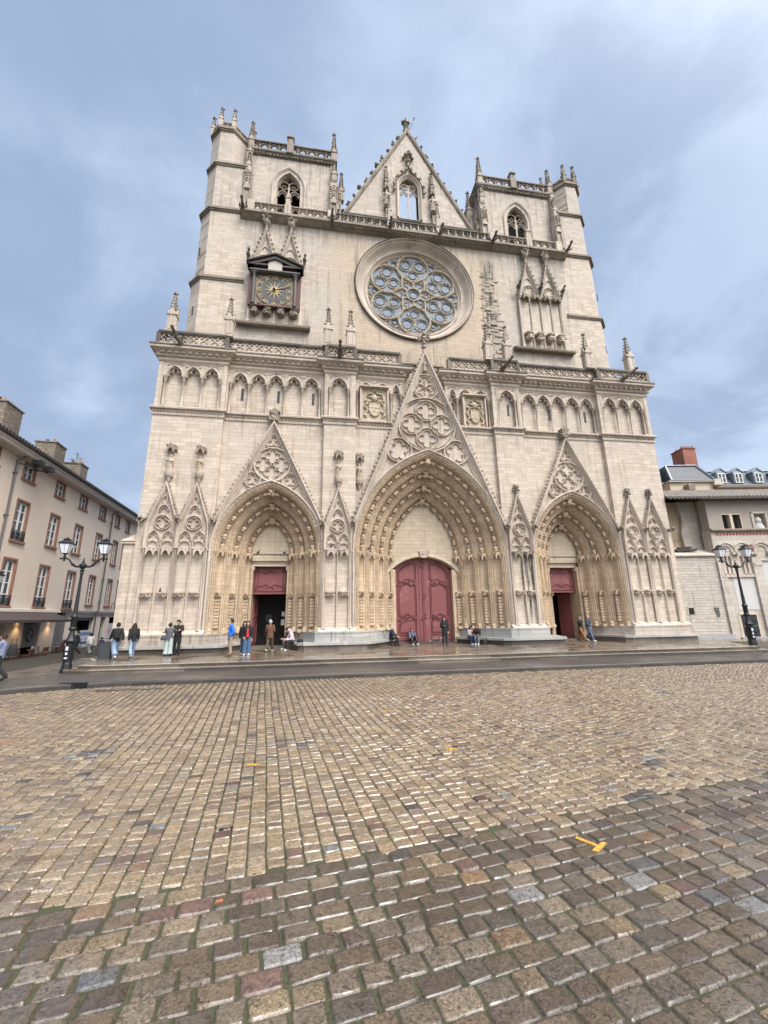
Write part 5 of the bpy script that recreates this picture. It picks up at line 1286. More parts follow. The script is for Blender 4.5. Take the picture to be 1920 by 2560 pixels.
        if mid:
            b = MB()
            for k in range(20): b.add([(x0+.33+k*.66-.07, 1.26, 33.4), (x0+.33+k*.66+.07, 1.26, 33.4), (x0+.33+k*.66, 1.26, 34.05), (x0+.33+k*.66, 1.22, 33.5)], [(0, 1, 3), (1, 2, 3), (2, 0, 3)])
            part(b, 'balustrade_cusps', M_CV)
        else:
            xm = (x0+x1)/2+(.0 if x0 < 0 else 0); b = MB(); b.box(xm-.25, xm+.25, 1.2, 1.55, 33.3, 34.25); b.box(xm-.18, xm+.18, 1.25, 1.6, 34.25, 34.95); b.xz([(xm-.28, 34.95), (xm, 35.2), (xm+.28, 34.95)], 1.2, 1.65); part(b, 'balustrade_pedestal', M_CV)
    for x in (-13.9, -6.9, -2.1, 2.15, 6.9, 13.9): gargoyle(x, 1.5, 33.25, .25 if x > 0 else -.05, .95)
    for x in (-13.35, -7.0, 7.0, 13.3):
        b = MB(); b.box(x-.28, x+.28, 1.25, 1.7, 33.3, 34.3); part(b, 'balustrade_pier', M_CV)
def nave_gable():
    g = empty('nave_gable', None, None); g.parent = CATH; g['label'] = 'free-standing pointed gable with a window open to the sky'
    A = parch(0, .86, 39.75, 1.3, 12); k = len(A)//2; sl = 1.885
    b = MB(); bl = -6.72
    b.xz([(bl, 33.1), (0, 33.1), (0, 36.35), (-.86, 36.35)]+A[:k+1]+[(0, 46.9), (bl, 46.9+bl*sl)], 2.8, 3.6); b.xz([(-bl, 33.1), (-bl, 46.9+bl*sl), (0, 46.9)]+A[k:]+[(.86, 36.35), (0, 36.35), (0, 33.1)], 2.8, 3.6)
    part(b, 'gable_wall', M_STU, g)
    b = MB(); b.sweep([(bl, 46.9+bl*sl), (0, 46.9), (-bl, 46.9+bl*sl)], [(-.18, 2.8), (-.16, 2.68), (-.04, 2.62), (.1, 2.62), (.14, 2.75), (.14, 3.65), (-.18, 3.65)])
    for q in (-1, 1):
        for i in range(12):
            t = .04+i*.087; z = 46.5-t*10.8*1.05; x = q*((46.9-z)/sl-.02)
            b.tube([(x, 3.1, z), (x+q*.2, 3.05, z+.15), (x+q*.45, 3.0, z+.16)], [.12, .10, .06], 6)
            for _ in range(6): b.blob((x+q*.36+rnd.uniform(-.16, .16), 3.0+rnd.uniform(-.14, .14), z+.18+rnd.uniform(-.12, .16)), .12, .45, 5, 3)
    part(b, 'gable_coping', M_CVD, g)
    b = MB(); P = [(-.86, 36.3)]+A+[(.86, 36.3)]
    b.sweep(P, [(.30, 2.8), (.30, 2.64), (.24, 2.6), (.17, 2.66), (.12, 2.75), (.05, 2.8), (.0, 2.95), (0, 3.5)]); part(b, 'window_moulding', M_CV, g, 40)
    b = MB(); y0, y1 = 2.98, 3.07
    b.box(-.05, .05, y0, y1, 36.3, 40.4)
    for q in (-1, 1): b.bar(parch(q*.43, .38, 39.25, .45, 8), .075, y0, y1); b.bar(cusped(q*.43, .34, 39.12, .42, .15, 3, 18), .05, y0, y1); ring(b, q*.36, 40.16, .33, .07, y0, y1, 18); foilbar(b, q*.36, 40.16, .27, 3, .04, y0, y1, pi/2)
    b.blob((0, 3.05, 38.0), .1, .2, 6, 4); part(b, 'window_tracery', M_CV, g)
    b = MB()
    OG = [(-1.35, 39.3), (-1.3, 40.0), (-1.0, 40.9), (-.5, 41.5), (-.15, 41.9), (0, 42.6)]
    b.bar(OG, .09, 2.62, 2.8); b.bar([(-x, z) for x, z in OG], .09, 2.62, 2.8)
    for q in (-1, 1):
        for x, z in OG[:-1]:
            for _ in range(3): b.blob((q*(x-.08)+rnd.uniform(-.07, .07), 2.6, z+rnd.uniform(-.1, .1)), .12, .4, 5, 3)
    finial(b, 0, 2.65, 42.3, 1.25); part(b, 'ogee_hood', M_CVD, g)
    b = MB(); b.yz([(2.8, 35.55), (2.5, 35.6), (2.45, 35.75), (2.8, 36.0)], -5.85, -1.0); b.yz([(2.8, 35.55), (2.5, 35.6), (2.45, 35.75), (2.8, 36.0)], 1.0, 5.85); b.yz([(2.8, 35.7), (2.5, 35.75), (2.45, 35.9), (2.8, 36.3)], -1.0, 1.0); part(b, 'gable_sill', M_SOOT, g)
    for q in (-1, 1):
        x = 2.12*q
        b = MB(); console(b, x, 2.75, 37.15, .5, .36); b.box(x-.09, x+.09, 2.5, 2.8, 34.2, 36.8) ; part(b, 'pedestal', M_CVD, g)
        b = MB(); fig(b, x, 2.5, 37.15, 1.75); part(b, 'gable_statue', M_CV, g, 60)
        b = MB(); canopy(b, x, 2.75, 39.2, .55, .42, .2); spire(b, x, 2.62, 39.3, 41.9, .3, s=.1, frac=.25); part(b, 'statue_canopy', M_CVD, g)
        b = MB(); xx = 2.12*q*(1.0)+.0; spire(b, xx, 1.45, 34.1, 36.9, .28, s=.09, frac=.4); b.box(xx-.2, xx+.2, 1.3, 1.6, 33.3, 34.2); part(b, 'gallery_pinnacle', M_CV, g, 40)
    # crowning figure with raised wings and a staff
    b = MB(); b.lathe((0, 3.1, 46.7), [(.2, 0), (.2, .25), (.28, .32), (.28, .4)], 8); fig(b, 0, 3.0, 47.1, 1.75, 1.25)
    for q in (-1, 1): b.tube([(q*.15, 3.15, 48.2), (q*.30, 3.2, 48.45), (q*.33, 3.2, 48.75), (q*.30, 3.2, 48.95)], [.12, .12, .07, .03], 6)
    b.tube([(.3, 3.0, 47.2), (.75, 3.0, 48.7), (.85, 3.0, 49.0)], .03, 5); b.blob((.86, 3.0, 49.05), .09, .3, 5, 3)
    part(b, 'roof_statue', M_SOOT, g, 60)
def broken_quoins():
    """ragged toothing stones and crevices right of the rose"""
    R = random.Random(11); b = MB(); d = MB(); z = 20.5
    while z < 30.5:
        h = R.uniform(.14, .34); t = (z-20.5)/10; 
        n = R.choice((1, 2, 2)) ; x = 5.75+R.uniform(-.25, .1)
        while x < 7.05-.25*t:
            w = R.uniform(.25, .9)*(1-.35*t)
            if R.random() < .62-.25*t: b = MB(); b.box(x, x+w, 1.8-R.uniform(.01, .09), 1.85, z, z+h-.04); part(b, 'toothing_stone', M_CVM)
            elif R.random() < .55: d = MB(); d.box(x, x+w*.9, 1.785, 1.80, z+h*.3, z+h*.75); part(d, 'masonry_cavity', M_SOOT)
            x += w+R.uniform(.02, .1)
        z += h
lower_front(); side_portals_tracery(); central_portal(); niche_strips(); gallery(); parapets()
upper_front(); blind_bay(-1); blind_bay(1); clock(); towers(); nave_gable(); broken_quoins()
# ------------------------------------------------------------------ rendered house on the left
LK = 1.22
def LM(b):      # measured wall units -> metres
    b.v = [(x*LK, y*LK, z*LK-.407) for x, y, z in b.v]; return b
M_PLAS = simple('pinkish_render', (.72, .60, .49), .9, .08, .8, .15)
M_SURR = simple('brown_window_surround', (.27, .135, .09), .8, .2, 6, .2)
M_FRAME = simple('white_window_frame', (.74, .72, .68), .6, .05, 6, .05)
M_ROOFD = simple('dark_roof_tile', (.06, .05, .045), .8, .4, 5, .5)
M_SOFF = simple('pale_soffit_board', (.50, .44, .38), .8, .1, 4, .1)
M_BAND = simple('grey_stone_band', (.26, .22, .18), .8, .2, 3, .2)
M_ZINC = simple('zinc_downpipe', (.14, .13, .125), .5, .2, 5, .1, .4)
M_CHIM = stone('chimney_rubble', (.17, .13, .10), (.27, .22, .17), (.10, .08, .065), bw=.3, rh=.16, mortar=.02, stain=.6, bump=.8)
M_GREYP = simple('grey_shopfront_paint', (.15, .13, .12), .6, .15, 4, .1)
M_HOARD = simple('white_hoarding', (.52, .51, .48), .8, .06, 3, .05)
M_BLUE = simple('blue_poster_ink', (.035, .085, .22), .6, .1, 5, .05)
M_WHT = simple('white_poster_ink', (.6, .62, .66), .7, .04, 5, .02)
def left_house():
    g = empty('house', 'long pale pink rendered house with brown window surrounds and a ground floor cafe', 'house', (-7.408+(-23.9+7.408)*LK, -26.04+(5.5+26.04)*LK, 0), radians(93))
    P = lambda b, n, m, par=None, sm=False: (LM(b).build(n, m, par or g, sm))
    rows = [(9.5, 10.40, [(-13.2, 1.05), (-10.15, 1.05), (-7.07, 1.05), (-3.80, 1.05), (-.72, 1.05), (2.42, 1.05), (5.42, .85), (7.70, .85)], 'a'),
            (6.33, 8.26, [(-13.3, 1.1), (-10.2, 1.1), (-7.08, 1.1), (-3.84, 1.1), (-.77, 1.1), (2.42, 1.05), (5.56, .95), (7.59, .95)], 'b'),
            (2.98, 5.06, [(-13.3, 1.1), (-10.3, 1.1), (-7.2, 1.1), (-3.96, 1.1), (-.74, 1.1), (2.38, 1.05), (5.56, .95), (7.59, .95)], 'c')]
    holes = []
    for z0, z1, L, k in rows:
        for s, w in L:
            zb = 2.66 if (k == 'c' and s < 0) else (6.1 if (k == 'b' and s in (-7.08,)) else z0)
            holes.append((s, s+w, zb, z1, k))
    # wall as strips between the openings
    b = MB(); XS = sorted(set([-16.5, 12.0])); 
    def strip(za, zb):
        hs = sorted([h for h in holes if h[2] < zb-.001 and h[3] > za+.001]); x = -16.5
        for h in hs: b.box(x, h[0], 0, .3, za, zb); x = h[1]
        b.box(x, 12.0, 0, .3, za, zb)
    zs = sorted(set([2.53, 10.52]+[h[2] for h in holes]+[h[3] for h in holes]))
    for a_, c_ in zip(zs[:-1], zs[1:]): strip(a_, c_)
    P(b, 'wall', M_PLAS)
    b = MB(); b.box(-16.4, 11.9, .9, 1.0, -1, 10.5); b.box(-16.5, 12, 7.5, 8, -1, 10.5); b.box(-16.5, -16.2, .3, 7.6, -1, 10.5); b.box(11.7, 12, .3, 7.6, -1, 10.5); P(b, 'inner_wall', M_DARK)
    for s0, s1, z0, z1, k in holes:
        fr = MB(); w = s1-s0; d = .09
        for x in (s0, s1): fr.box(x-(.05 if x == s0 else .05), x+(.05 if x == s0 else .05), -.025, .24, z0, z1+.02)
        fr.box(s0-.03, s1+.03, -.025, .22, z1-.02, z1+.10); fr.box(s0-.1, s1+.1, -.10, .2, z0-.12, z0)
        f = P(fr, 'window_surround', M_SURR)
        w_ = MB(); a, c = s0+.05, s1-.05
        shut = (k == 'b' and abs(s0-7.59) < .1)
        if shut:
            w_.box(a, c, .1, .16, z0, z1-.02); P(w_, 'closed_shutter', M_PLAS, f); continue
        tr = k == 'b' and z0 < 6.2
        for x0, x1 in ((a, a+.11), (c-.11, c), ((a+c)/2-.065, (a+c)/2+.065)): w_.box(x0, x1, d, d+.06, z0, z1-.02)
        n = 2 if k == 'a' else 4
        w_.box(a, c, d, d+.06, z0, z0+.09); w_.box(a, c, d, d+.06, z1-.10, z1-.02)
        for i in range(1, n): z = z0+(z1-z0)*i/n; w_.box(a, c, d+.01, d+.05, z-.025, z+.025)
        P(w_, 'window_frame', M_FRAME, f)
        b = MB(); b.box(a, c, d+.035, d+.045, z0, z1-.02); P(b, 'pane', M_PANE, f)
        if rnd.random() < .55:
            b = MB(); b.box(a+.05, c-.05, d+.12, d+.13, z0+(.3 if n > 2 else 0), z1); P(b, 'curtain', simple('net_curtain', (.22, .21, .19), .9), f)
        if (k == 'c' and s0 < 0) or tr:
            r = MB(); r.box(s0-.02, s1+.02, -.06, -.03, z0+.50, z0+.54); r.box(s0-.02, s1+.02, -.06, -.03, z0+.04, z0+.07)
            for i in range(11): x = s0+w*i/10; r.box(x-.012, x+.012, -.055, -.035, z0+.05, z0+.5)
            for i in range(5): x = s0+w*(i+.5)/5; r.bar(circ(x, z0+.28, .10, 8), .025, -.06, -.035, True)
            P(r, 'window_rail', M_IRON, f)
    b = MB(); b.yz([(-.55, 10.52), (-.6, 10.58), (-.6, 10.66), (-.66, 10.72), (-.66, 10.86), (.3, 10.86), (.3, 10.46), (-.05, 10.46)], -16.5, 12); P(b, 'eaves', M_SOFF)
    b = MB(); b.yz([(-.78, 10.87), (-.80, 10.97), (-.74, 10.99), (3.6, 11.75), (7.9, 11.0), (7.9, 10.9)], -16.6, 12.1)
    for i in range(110): x = -16.5+i*.26; b.tube([(x, -.82, 11.0), (x, -.6, 11.06)], .07, 5)
    P(b, 'roof', M_ROOFD)
    b = MB(); b.box(-16.5, 12, -.05, .3, 2.38, 2.53); P(b, 'stone_band', M_BAND)
    for (s, zt, zb, zz) in ((-7.86, 10.5, 2.6, 0), (4.5, 10.6, -1, 1)):
        b = MB(); b.tube([(s+.05, -.5, 10.55), (s, -.12, 10.25), (s-.02, -.12, 6.0), (s-.05 if zz else s-.05, -.12, 2.6)]+([(s-.35, -.12, 2.5), (s-.38, -.1, 0), (s-.38, -.1, -.6)] if zz else []), .055, 6)
        for z in (9.5, 7.2, 4.9, 3.2): b.box(s-.09, s+.07, -.2, 0, z, z+.05)
        P(b, 'downpipe', M_ZINC)
    for s0, s1, y0, y1, z0, z1, nm in ((-8.5, -7.1, .6, 1.9, 10.9, 13.3, 'a'), (-3.3, -2.1, .7, 1.9, 10.9, 13.15, 'b'), (.1, 1.15, .7, 1.8, 10.9, 12.95, 'c')):
        c = MB(); c.box(s0, s1, y0, y1, z0, z1); c.box(s0-.06, s1+.06, y0-.06, y1+.06, z1, z1+.07); c = P(c, 'chimney', M_CHIM)
        for i in range(4):
            b = MB(); b.lathe((s0+.25+(s1-s0-.5)*i/3, (y0+y1)/2-.3+.5*(i % 2), z1+.07), [(.11, 0), (.12, .05), (.09, .22), (.08, .3)], 8); P(b, 'chimney_pot', simple('clay_pot', (.28, .19, .14), .85) if i != 1 else M_IRON, c)
        if nm == 'c':
            b = MB()
            for k, (x, y, h) in enumerate(((-.5, 1.0, 1.7), (.25, 1.1, 2.4), (.95, 1.2, 2.3))):
                b.tube([(x, y, 11.2), (x, y, 11.4+h)], .018, 4)
                for j in range(4): b.tube([(x-.28+.04*j, y, 11.38+h-.09*j), (x+.28-.04*j, y+.05, 11.34+h-.09*j)], .010, 4)
                b.tube([(x, y-.3, 11.36+h), (x, y+.3, 11.36+h)], .010, 4)
            P(b, 'aerial', M_ZINC, c)
        if nm == 'a':
            b = MB()
            for k in range(3): b.box(-8.1, -7.55, 1.1, 1.4, 13.5+.1*k, 13.54+.1*k)
            b.tube([(-7.8, 1.3, 13.2), (-7.8, 1.3, 13.85)], .04, 5); P(b, 'chimney_cowl', M_IRON, c)
    # ground floor
    b = MB()
    def gf(s0, s1, za, zb, y=0.0): b.box(s0, s1, y, .3, za, zb)
    gf(-16.5, -6.3, 1.9, 2.38); gf(-6.0, -4.4, -1, 2.38); gf(-2.8, -1.15, -1, 2.38); gf(.1, 1.35, -1, 2.38); gf(1.35, 4.2, 2.06, 2.38); gf(4.2, 5.35, -1, 2.38); gf(5.35, 6.25, 2.1, 2.38); gf(6.25, 6.95, -1, 2.38); gf(6.95, 9.0, 2.1, 2.38); gf(9.0, 12, -1, 2.38); gf(-4.4, -2.8, 1.9, 2.38)
    P(b, 'ground_floor_wall', M_PLAS)
    b = MB(); b.box(-.1, 4.3, -.03, 0, 2.1, 2.38); b.box(4.3, 9.3, -.025, 0, 2.14, 2.38); P(b, 'shop_fascia', M_GREYP)
    b = MB(); b.box(-1.15, .1, .02, .1, -1, 1.9); b.box(-.55, -.5, -.01, .02, -1, 1.75); b.lathe((-.35, -.02, .75), [(.03, 0), (.03, .1)], 6); P(b, 'grey_shop_door', M_GREYP)
    b = MB(); b.box(1.35, 4.2, .1, .14, 1.86, 2.04); P(b, 'roller_shutter_box', simple('rusty_shutter_box', (.12, .08, .065), .7))
    h = MB(); h.box(1.45, 4.12, .05, .09, -1, 1.16); h = P(h, 'hoarding', M_HOARD)
    b = MB(); b.box(2.42, 3.96, .035, .05, .22, 1.02); P(b, 'poster', M_BLUE, h)
    b = MB(); b.box(2.54, 3.84, .028, .035, .38, .80); b.box(2.5, 3.88, .028, .035, .885, .91); b.box(2.5, 3.88, .028, .035, .95, .965); P(b, 'poster_label', M_WHT, h)
    b = MB(); b.bar(arc(2.86, .59, .13, radians(50), radians(310), 12), .045, .02, .03); b.box(3.1, 3.7, .022, .028, .66, .69); b.box(3.1, 3.75, .022, .028, .58, .60); b.box(3.1, 3.7, .022, .028, .50, .53); P(b, 'poster_print', M_BLUE, h)
    b = MB()
    for k in range(9):
        a = radians(20+k*18); b.tube([(2.6, .045, -.25), (2.6+.5*cos(a), .045, -.25+.5*sin(a))], .012, 4)
    P(b, 'spray_drawing', M_IRON, h)
    h = MB(); h.box(6.98, 9.0, .05, .09, -1, 1.6); h = P(h, 'hoarding', M_HOARD)
    b = MB()
    for k in range(5): b.blob((7.3+.12*cos(k*1.26), .04, 1.02+.12*sin(k*1.26)), (.1, .012, .1), .2, 6, 4)
    P(b, 'pink_flower_tag', simple('pink_spray', (.75, .14, .2), .7), h)
    b = MB(); b.box(5.35, 5.5, .04, .1, 1.0, 2.1); b.box(5.9, 6.25, .05, .1, -1, 1.3); P(b, 'doorway_lining', M_HOARD)
    # cafe: white valance box, brown awning, poster, spot lamps
    a = empty('awning', None, None); a.parent = g
    b = MB(); b.box(-14, -1.45, -.30, 0, 2.36, 2.50); b.yz([(-.3, 2.5), (-.34, 2.36), (0, 2.36), (0, 2.55)], -14, -1.45); P(b, 'cassette', M_SOFF, a)
    b = MB(); b.yz([(-.28, 2.36), (-1.40, 1.90), (-1.40, 1.86), (-.26, 2.32)], -14.0, -2.15); b.box(-14.0, -2.15, -1.42, -1.39, 1.78, 1.92); P(b, 'awning_fabric', simple('brown_awning_cloth', (.065, .045, .042), .85, .1, 3, .1), a)
    b = MB(); b.tube([(-2.3, -.2, 2.25), (-2.35, -.8, 2.05), (-2.3, -1.38, 1.88)], .025, 5); b.tube([(-8, -.2, 2.25), (-8.05, -.8, 2.05), (-8, -1.38, 1.88)], .025, 5); P(b, 'awning_arm', M_ZINC, a)
    p = MB(); p.box(-4.35, -3.15, .0, .04, .42, 1.72); p = P(p, 'cafe_poster', simple('grey_poster', (.16, .155, .14), .8))
    b = MB(); b.xz([(-3.74+.38*cos(t), 1.1+.42*sin(t)) for t in [2*pi*i/24 for i in range(24)]], -.01, 0)
    P(b, 'poster_oval', simple('poster_dark_print', (.03, .022, .02), .8), p)
    b = MB()
    for k in range(14): b.blob((-3.74+rnd.uniform(-.2, .2), -.012, 1.1+.04*(k-7)), (.13, .006, .05), .4, 5, 3)
    P(b, 'poster_figure', simple('poster_pale_print', (.2, .17, .15), .8), p)
    for s in (-5.05, -1.95, -8.2):
        l = MB(); l.lathe((s, -.14, 1.80), [(.05, 0), (.06, .02), (.06, .10), (.02, .12)], 10); l.box(s-.02, s+.02, -.12, 0, 1.84, 1.88); l = P(l, 'spot_lamp', M_IRON)
        b = MB(); b.lathe((s, -.14, 1.79), [(.045, 0), (.045, .012)], 10)
        mm, n = newmat('warm_lamp_glow'); e = n('ShaderNodeEmission', {'Color': (1, .62, .26, 1), 'Strength': 25.0}); n('ShaderNodeOutputMaterial', {0: e.outputs[0]}); P(b, 'lamp_bulb', mm, l)
        ld = bpy.data.lights.new('cafe_spot', 'SPOT'); ld.energy = 45; ld.color = (1, .68, .34); ld.spot_size = radians(120); ld.spot_blend = .7; ld.shadow_soft_size = .06
        lo = bpy.data.objects.new('cafe_spot', ld); COL.objects.link(lo); lo.parent = g; lo.location = (s*LK, -.22*LK, 1.76*LK-.407); lo.rotation_euler = (radians(-14), 0, 0)
    # floodlights and camera brackets under the eaves
    b = MB()
    for s in (-7.6, -6.6):
        b.box(s, s+.45, -1.0, -.6, 10.15, 10.42); b.tube([(s-.3, -.1, 10.05), (s+.2, -.8, 10.1)], .03, 5); b.tube([(s-.6, -.7, 9.95), (s+.2, -.8, 10.05)], .025, 5)
    P(b, 'floodlight', M_IRON)
    # wall lantern on a scrolled bracket near the cathedral
    for s, z in ((7.0, 3.1), (-9.6, 3.3)):
        l = empty('wall_lantern', None, None); l.parent = g
        b = MB(); b.tube([(s, -.03, z-.35), (s, -.03, z+.1), (s+.1, -.4, z+.16), (s+.2, -1.0, z+.18), (s+.22, -1.2, z+.25)], .022, 5); b.tube([(s+.02, -.1, z), (s+.1, -.4, z-.05), (s+.14, -.6, z+.1)], .015, 5); P(b, 'bracket', M_IRON, l)
        i = MB(); lantern_mb(i, (s+.22, -1.2, z+.3), .8); P(i, 'lantern', [M_IRON, M_LGLASS], l)
    return g
M_LGLASS = simple('milky_lantern_glass', (.82, .83, .86), .25, .05, 3, .02)
def lantern_mb(b, c, s=1.0):
    x, y, z = c
    def frus(r0, r1, z0, z1):
        i = len(b.v)
        vs = [(x+r0*a, y+r0*d, z+z0) for a, d in ((-1, -1), (1, -1), (1, 1), (-1, 1))]+[(x+r1*a, y+r1*d, z+z1) for a, d in ((-1, -1), (1, -1), (1, 1), (-1, 1))]
        b.add(vs, [(0, 1, 5, 4), (1, 2, 6, 5), (2, 3, 7, 6), (3, 0, 4, 7), (3, 2, 1, 0), (4, 5, 6, 7)])
    b.cur = 0
    frus(.08*s, .12*s, 0, .03*s); frus(.215*s, .235*s, .43*s, .47*s); frus(.25*s, .12*s, .47*s, .60*s); frus(.10*s, .12*s, .60*s, .66*s); frus(.12*s, .02*s, .66*s, .72*s)
    for a, d in ((-1, -1), (1, -1), (1, 1), (-1, 1)):
        b.tube([(x+.115*s*a, y+.115*s*d, z+.02*s), (x+.215*s*a, y+.215*s*d, z+.45*s)], .012*s, 4); b.blob((x+.24*s*a, y+.24*s*d, z+.49*s), .022*s, 0, 4, 3)
    for a, d in ((0, -1), (1, 0), (0, 1), (-1, 0)): b.tube([(x+.115*s*a, y+.115*s*d, z+.02*s), (x+.215*s*a, y+.215*s*d, z+.45*s)], .006*s, 4)
    b.lathe((x, y, z-.12*s), [(.02*s, 0), (.05*s, .03*s), (.03*s, .08*s), (.08*s, .12*s)], 8)
    b.blob((x, y, z+.74*s), .03*s, 0, 5, 4)
    b.cur = 1; frus(.10*s, .205*s, .035*s, .43*s); b.cur = 0
def street_lamp(label, loc, rz, hh):
    g = empty('street_lamp', label, 'street lamp', loc, rz, 'twin-lantern street lamps on the parvis')
    k = hh/4.85
    b = MB(); b.lathe((0, 0, 0), [(.34, 0), (.34, .10), (.30, .14), (.27, .34), (.25, .38), (.24, .42), (.22, 1.16), (.25, 1.2), (.30, 1.24), (.31, 1.30), (.25, 1.36), (.20, 1.46), (.15, 1.60), (.12, 1.72)], 8)
    for i in range(4):
        a = i*pi/2; b.box(-.13, .13, -.245, -.21, .48, 1.08, Matrix.Rotation(a, 4, 'Z'))
    b.v = [(x*.72, y*.72, z) for x, y, z in b.v]; b.build('pedestal', M_IRON, g)
    b = MB(); b.lathe((0, 0, 1.72), [(.12, 0), (.15, .04), (.15, .1), (.10, .15), (.115, .2), (.11, .5), (.14, .54), (.14, .6), (.10, .64), (.085, .72), (.055, 2.2), (.05, 2.42), (.09, 2.46), (.06, 2.52), (.10, 2.60), (.05, 2.66)], 12); b.build('column', M_IRON, g, 50)
    b = MB(); b.lathe((0, 0, 4.36), [(.05, 0), (.10, .06), (.15, .16), (.15, .22), (.09, .27), (.05, .3), (.06, .34), (.03, .40), (.02, .52)], 12)
    for q in (-1, 1):
        b.tube([(q*.1, 0, 4.48), (q*.3, 0, 4.50), (q*.45, 0, 4.62), (q*.58, 0, 4.80), (q*.72, 0, 4.86), (q*.9, 0, 4.84)], [.045, .05, .04, .035, .035, .03], 7)
        b.tube([(q*.3, 0, 4.50), (q*.38, 0, 4.62), (q*.5, 0, 4.60)], .025, 5); b.blob((q*.92, 0, 4.84), .05, .1, 6, 4)
        b.lathe((q*.78, 0, 4.72), [(.02, 0), (.05, .05), (.035, .12), (.06, .16), (.05, .24)], 8); b.blob((q*.4, 0, 4.56), .06, .2, 6, 4)
    b.build('arm', M_IRON, g, 50)
    for q in (-1, 1): b = MB(); lantern_mb(b, (q*.78, 0, 5.05), 1.02); b.build('lantern', [M_IRON, M_LGLASS], g)
    b = MB()
    for (z, w, h_) in ((.9, .1, .16), (.72, .08, .1), (.56, .12, .06)): b.box(-w/2-.02, w/2-.02, -.184, -.178, z, z+h_)
    b.build('sticker', M_WHT, g)
    return g
left_house()
street_lamp('black twin-lantern street lamp on the wet pavement by the left corner of the steps', (-17.86, -5.38, -.28), radians(4), 4.85)
street_lamp('black twin-lantern street lamp at the right end of the steps before the rubble wall', (16.75, -5.3, -.14), radians(-8), 4.7)

def chair_mb_parts(root):
    wood = M_CHAIRW
    for x, y in ((-.19, -.19), (.19, -.19)): b = MB(); b.tube([(x, y, 0), (x*.95, y*.95, .44)], .016, 5); b.build('leg', wood, root)
    for x in (-.19, .19): b = MB(); b.tube([(x*1.05, .22, 0), (x, .18, .44), (x*.95, .24, .82), (x*.6, .26, .90)], .016, 5); b.build('leg', wood, root)
    b = MB(); b.lathe((0, 0, .43), [(.23, 0), (.24, .02), (.22, .035)], 12); b.build('seat', wood, root)
    b = MB()
    for z in (.58, .70, .84): b.tube([(-.18, .22+(z-.44)*.1, z), (0, .25+(z-.44)*.1, z), (.18, .22+(z-.44)*.1, z)], .017, 5)
    b.add([(-.17, .245, .60), (.17, .245, .60), (.17, .265, .82), (-.17, .265, .82)], [(0, 1, 2, 3)]); b.build('backrest', wood, root)
M_CHAIRW = simple('red_brown_bistro_wood', (.10, .035, .022), .5, .25, 12, .1)
def cafe():
    A = radians(93)
    def W(s, y): # along house, distance in front of wall (m)
        ox, oy = -7.408+(-23.9+7.408)*LK, -26.04+(5.5+26.04)*LK
        return (ox+s*LK*cos(A)+y*sin(A), oy+s*LK*sin(A)-y*cos(A), -.75)
    c0 = empty('cafe_chair', 'red-brown bistro chair under the awning, nearest the left edge', 'chair', W(-6.6, .9), A+.3, 'bistro chairs under the cafe awning'); chair_mb_parts(c0)
    spots = [(-5.6, 1.3, 2.9, 'with its back to the street beside the first round table'), (-5.0, .6, .2, 'against the wall below the left spot lamp'), (-4.2, 1.3, 2.7, 'with its back to the street below the oval poster'), (-3.3, .7, .3, 'by the menu card table'), (-2.4, 1.2, 2.9, 'with its back to the street in front of the pale wall'), (-1.6, .8, .4, 'before the stacked chairs')]
    for i, (s, y, r, t) in enumerate(spots):
        c = copy_tree(c0); c.location = W(s, y); c.rotation_euler.z = A+r; c['label'] = 'red-brown bistro chair '+t
    for k in range(3):
        c = copy_tree(c0); c.location = Vector(W(-1.05, .5))+Vector((0, 0, .16*k)); c.rotation_euler.z = A+pi; c['label'] = 'bistro chair '+('at the bottom', 'in the middle', 'on top')[k]+' of the stack next to the grey shop door'; c['group'] = 'bistro chairs in the stack by the grey door'
    for i, (s, y, lab) in enumerate(((-6.1, .8, 'small round cafe table nearest the left edge'), (-4.6, .9, 'small round cafe table under the oval poster'), (-2.0, .9, 'small round cafe table in front of the pale wall'))):
        t = empty('cafe_table', lab, 'table', W(s, y), 0, 'round cafe tables')
        b = MB(); b.lathe((0, 0, .72), [(.30, 0), (.31, .01), (.31, .03), (.29, .035)], 16); b.build('table_top', simple('pale_table_top', (.35, .33, .31), .3), t)
        b = MB(); b.lathe((0, 0, 0), [(.2, 0), (.2, .03), (.03, .06), (.03, .72)], 8); b.build('pedestal', M_IRON, t)
    b = MB(); b.xz([(-.14, 0), (.14, 0), (.14, .2), (-.14, .2)], -.012, .012); o = b.build('menu_card', M_WHT)
    o.location = Vector(W(-4.6, .9))+Vector((0, 0, .76)); o.rotation_euler = (0, 0, A); tag(o, 'white menu card standing on the cafe table under the poster', 'menu card')
cafe()
def litter_bin():
    g = empty('litter_bin', 'dark grey boxy litter bin at the left end of the parvis beside the walking couple', 'litter bin', (-17.55, -2.75, -.14), radians(8))
    b = MB(); b.box(-.24, .24, -.2, .2, .0, .92); b.box(-.26, -.22, -.22, .22, 0, .95); b.build('body', simple('bin_grey', (.045, .05, .055), .45), g)
    b = MB(); b.box(-.26, .26, -.22, .22, .95, .97); b.tube([(-.24, -.2, .97), (-.24, -.2, 1.12), (.24, -.2, 1.12), (.24, -.2, .97)], .012, 5); b.build('lid', M_IRON, g)
litter_bin()
